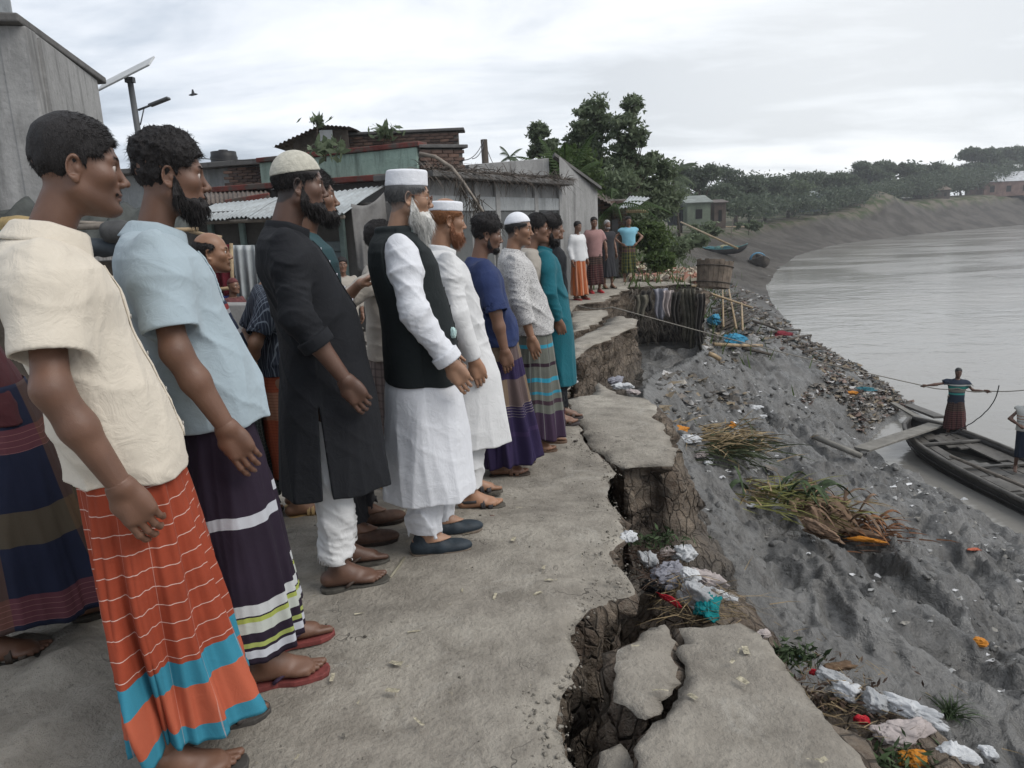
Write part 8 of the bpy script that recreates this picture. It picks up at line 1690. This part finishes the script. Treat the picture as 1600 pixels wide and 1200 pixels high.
# roots and rags on the face of the last slab
rg = np.random.default_rng(8); xs = rg.uniform(985, 1092, 900); ys = np.interp(xs, [985, 1022, 1058, 1092], [449, 448, 446, 445]); P = np.array([gpt(x, y) for x, y in zip(xs, ys)]); P[:, 1] -= rg.uniform(.02, .14, 900); P[:, 2] -= rg.random(900)**1.3*1.2
v, q_, t_ = strands(P, np.stack([rg.normal(0, .9, 900), -.25-.6*rg.random(900), -.8-.6*rg.random(900)], 1), .08+.45*rg.random(900)**2, .010, rg, bend=np.tile([0, 0, -.5], (900, 1))); me = npmesh('hanging_roots', v, q_, t_); tag(link('hanging_roots', me, mat('pale dry roots', (.24, .21, .175), .95, .45, 5, 0)), 'mass of roots and rags hanging from the face of the last cliff', 'roots', kind='stuff')
for i, (x, y0, w, L, m) in enumerate(((1030, 452, .35, .75, blil), (1040, 455, .25, .6, bpk), (1052, 458, .2, .9, mat('dark rag', (.05, .045, .04), .9)), (1008, 455, .25, .5, mat('dark rag', (.05, .045, .04), .9)), (1068, 452, .22, 1.3, mat('khaki rag', (.12, .11, .085), .9, .3)), (1080, 452, .18, 1.5, mat('khaki rag', (.12, .11, .085), .9, .3)), (1000, 462, .3, .5, mat('khaki rag', (.12, .11, .085), .9, .3)), (1090, 460, .2, 1.2, mat('dark rag', (.05, .045, .04), .9)))):
    A = Vector(gpt(x, y0)); A.y -= .16; g = MB(); g.grid(lambda u, v: (A.x+(u-.5)*w*(1-.4*v)+.03*math.sin(v*6+i), A.y-.06*math.sin(u*12+i)-.05*v, A.z+.03-v*L*(1-.25*abs(u-.5))), 12, 10)
    tag(g.build('rag', m, None, smooth=True, solid=.006), ['grey bleached rag hanging at the middle of the last cliff', 'beige rag beside the grey bleached rag', 'dark rag right of the beige rag', 'dark rag at the left of the cliff face', 'long khaki rag right of the middle of the cliff', 'longest khaki rag near the right corner of the cliff', 'khaki rag at the far left of the cliff face', 'dark rag at the right corner under the tub'][i], 'rag')
# rubble on top of the last slab
def rubble(n, x0, x1, y0, y1, size, seed, cols, label):
    r = np.random.default_rng(seed); P = np.array([gpt(x, y) for x, y in zip(r.uniform(x0, x1, n), r.uniform(y0, y1, n))]); c = np.array([(x, y, z) for z in (-1, 1) for y in (-1, 1) for x in (-1, 1)], float); V = []; 
    for p in P:
        R_ = Matrix.Rotation(r.uniform(0, 6.28), 3, Vector(r.normal(size=3)).normalized()); s = size*(.4+r.random()*1.2)*np.array([1.4, .8, .5]); V.append(np.array([R_ @ Vector(q*s*(1+r.normal(0, .15, 3))) for q in c])+p+[0, 0, size*.5*r.random()*3])
    q = np.array([(0, 2, 3, 1), (4, 5, 7, 6), (0, 1, 5, 4), (2, 6, 7, 3), (0, 4, 6, 2), (1, 3, 7, 5)]); me = npmesh('rubble', np.concatenate(V), (np.arange(n)[:, None, None]*8+q).reshape(-1, 4), smooth=False); vcol(me, 'col', np.repeat(np.array(cols)[r.integers(0, len(cols), n)], 8, 0)); tag(link('rubble', me, col_mat('rubble', .9, .2, .3)), label, 'rubble', kind='stuff')
rubble(900, 985, 1092, 425, 440, .055, 3, [(.26, .13, .09), (.34, .28, .22), (.20, .17, .14), (.42, .38, .30), (.30, .16, .12)], 'spread of broken brick and pale rubble on the last slab'); rubble(350, 985, 1050, 418, 430, .08, 4, [(.45, .40, .30), (.38, .34, .28), (.5, .48, .4), (.24, .14, .1)], 'paler rubble heap behind the man with hands on hips')
rubble(800, 392, 425, 560, 690, .05, 5, [(.17, .16, .145), (.12, .11, .10), (.22, .21, .19)], 'stony rubble on the market ground behind the men'); rubble(500, 545, 600, 470, 600, .05, 6, [(.17, .16, .145), (.12, .11, .10), (.22, .21, .19)], 'stones and gravel on the market ground between the two leaders')
# crumbs, straws and twigs on the road
r = np.random.default_rng(9); n = 1500; P = []
while len(P) < n:
    x = r.uniform(-1.6, .8); y = r.uniform(1.4, 6.5)
    P.append((x, y, float(ground_far(x, y))+.004))
P = np.array(P); P = P[(P[:, 0] < np.interp(P[:, 1], [1.4, 2.2, 2.5, 2.9, 3.7, 4.3, 6.5], [.05, .15, .2, .38, .43, .38, .33]))]; n = len(P)
a = r.uniform(0, 6.28, n); v, q_, t_ = strands(P, np.stack([np.cos(a), np.sin(a), .05+0*a], 1), .006+.022*r.random(n)**3, .0011, r); tag(link('chaff', npmesh('chaff', v, q_, t_), mat('pale chaff', (.33, .29, .21), .9, .4, 30, 0)), 'bits of chaff and dry grass scattered on the road', 'chaff', kind='stuff')
rubr = np.random.default_rng(2); base = [(-1, -1), (1, -1), (1, 1), (-1, 1)]; V = []; Q = []; 
for k in range(420):
    p = P[rubr.integers(0, n)]+[rubr.normal(0, .02), rubr.normal(0, .02), .002]; s = .0025+.006*rubr.random()**4; t = rubr.uniform(0, 6.28); i0 = len(V)
    for z in (0, 1):
        for bx_, by_ in base: V.append(p+np.array([(bx_*math.cos(t)-by_*math.sin(t))*s*(1-.4*z)*rubr.uniform(.7, 1.2), (bx_*math.sin(t)+by_*math.cos(t))*s*(1-.4*z)*rubr.uniform(.5, 1), z*s*.9-.002]))
    Q += [(i0+4, i0+5, i0+6, i0+7)]+[(i0+j, i0+(j+1) % 4, i0+4+(j+1) % 4, i0+4+j) for j in range(4)]
tag(link('crumbs', npmesh('crumbs', np.array(V), np.array(Q), smooth=False), mat('earth crumbs', (.24, .22, .185), .95, .4, 30, .2)), 'small crumbs of earth scattered on the road', 'crumbs', kind='stuff')
a = gpt(610, 905); b = gpt(632, 874); g = MB(); g.tube([Vector(a)+Vector((0, 0, .008)), Vector((a+b)/2)+Vector((.003, 0, .010)), Vector(b)+Vector((0, 0, .008))], [.005, .0065, .006], 7); tag(g.build('stick', mat('peeled stick', (.26, .24, .18), .8), None, smooth=True), 'short peeled stick on the road beside the black shoes', 'stick')
for i, (x, y, lb) in enumerate(((770, 808, 'brown stone on the road right of the dark sandals'), (835, 1052, 'pale chip on the road near the wide crack'), (668, 872, 'small white pebble beside the peeled stick'), (900, 690, 'dark clod near the row of feet'))):
    p = gpt(x, y); crumple('pebble', p, (.035, .022, .018), mat('pebble%d' % i, ((.16, .10, .08), (.4, .38, .33), (.45, .45, .42), (.08, .07, .06))[i], .9), lb, 'stone', 500+i, n=12)
# crumbled earth along the broken edges, and scraps on the road
er = np.random.default_rng(21); V = []; Q = []; eb_, eq_ = nets(lambda X, Y, Z: ell(X, Y, Z, (0, 0, 0), (1, .8, .6))+.25*fbm3(X*1.7, Y*1.7, Z*1.7, 2, 3), (-1.5, -1.3, -1.1), (1.5, 1.3, 1.1), .5); k_ = 0
ed_ = [p for p in main_edge[:32]]
for i in range(1500):
    j = er.integers(0, len(ed_)-1); t = er.random(); P_ = np.array(ed_[j])*(1-t)+np.array(ed_[j+1])*t; P_ = P_+er.normal(0, .035, 2)+np.array([-abs(er.normal(0, .06)), 0]); s_ = .0018+.0075*er.random()**4
    a = er.uniform(0, 6.28); V.append(np.stack([P_[0]+(eb_[:, 0]*math.cos(a)-eb_[:, 1]*math.sin(a))*s_, P_[1]+(eb_[:, 0]*math.sin(a)+eb_[:, 1]*math.cos(a))*s_, float(gz(P_[0], P_[1]))+eb_[:, 2]*s_+.003], 1)); Q.append(eq_+i*len(eb_))
tag(link('edge_crumbs', npmesh('edge_crumbs', np.concatenate(V), np.concatenate(Q)), mat('edge crumb earth', (.28, .255, .215), .95, .4, 30, .2)), 'crumbled earth along the broken edge of the road', 'crumbs', kind='stuff')
V = []; Q = []
for i in range(60):
    x = er.uniform(-1.2, .3); y = er.uniform(1.55, 4.2)
    if i < 14: x = er.uniform(.35, .8); y = er.uniform(1.4, 2.3)
    elif x > np.interp(y, [1.4, 2.2, 2.5, 2.9, 3.7, 4.3], [.0, .1, .15, .33, .38, .33]): continue
    a = er.uniform(0, 6.28); L_ = er.uniform(.008, .026); w_ = L_*er.uniform(.15, .5); z_ = float(gz(x, y))+.012; n0 = len(V)
    for u in (-1, 0, 1):
        for s_ in (-1, 1): V.append((x+math.cos(a)*u*L_-math.sin(a)*s_*w_, y+math.sin(a)*u*L_+math.cos(a)*s_*w_, z_+er.uniform(0, .007)))
    Q += [(n0, n0+1, n0+3, n0+2), (n0+2, n0+3, n0+5, n0+4)]
tag(link('leaf_scraps', npmesh('leaf_scraps', np.array(V), np.array(Q)), mat('pale scrap', (.42, .38, .28), .9, .4, 60, 0)), 'pale dry leaf scraps lying on the road', 'litter', kind='stuff')
# dog resting on the market ground
P = aty(400, 652, 8.2); P[2] = float(ground_far(P[0], P[1])); dg = empty('dog', P, 2.6, 'tan dog standing on the stones behind the man in the orange lungi', 'dog')
def dogd(x, y, z):
    d = smin(cap(x, y, z, (.20, 0, .42), (-.18, 0, .44), .115, .085), ell(x, y, z, (.16, 0, .38), (.13, .09, .13)), .05); ay = np.abs(y)
    d = smin(d, cap(x, y, z, (.26, 0, .46), (.36, 0, .60), .07, .055), .05); d = smin(d, cap(x, y, z, (.36, 0, .62), (.46, 0, .59), .062, .034), .03); d = smin(d, cap(x, ay, z, (.34, .035, .66), (.33, .055, .73), .022, .008), .012)
    d = smin(d, cap(x, ay, z, (.20, .06, .34), (.20, .065, .18), .045, .024), .03); d = smin(d, cap(x, ay, z, (.20, .065, .18), (.21, .065, .02), .022, .018), .01); d = smin(d, ell(x, ay, z, (.225, .065, .014), (.035, .02, .016)), .01)
    d = smin(d, cap(x, ay, z, (-.18, .05, .40), (-.12, .07, .24), .065, .038), .03); d = smin(d, cap(x, ay, z, (-.12, .07, .24), (-.22, .07, .15), .034, .020), .015); d = smin(d, cap(x, ay, z, (-.22, .07, .15), (-.20, .07, .02), .020, .016), .01); d = smin(d, ell(x, ay, z, (-.18, .07, .014), (.035, .02, .016)), .01)
    return smin(d, cap(x, y, z, (-.25, 0, .46), (-.40, 0, .56), .022, .012), .02)
v, q_ = nets(dogd, (-.5, -.2, -.02), (.55, .2, .8), .012); link('body', npmesh('body', v, q_), mat('tan dog coat', (.30, .15, .065), .9, .2, 12, .4, 120), dg)
# ------------------------------------------------------------------ moist air over the river
g = MB(); g.box((110, 190, 12.0), (760, 800, 36.0)); t = NT('haze'); t.t.nodes.remove(t.b); pv = t.N('ShaderNodeVolumePrincipled'); pv.inputs['Color'].default_value = (.92, .95, 1, 1); pv.inputs['Density'].default_value = .0005; pv.inputs['Anisotropy'].default_value = .2
t.L(pv.outputs[0], t.out.inputs['Volume']); tag(g.build('haze', t.m), kind='stuff')
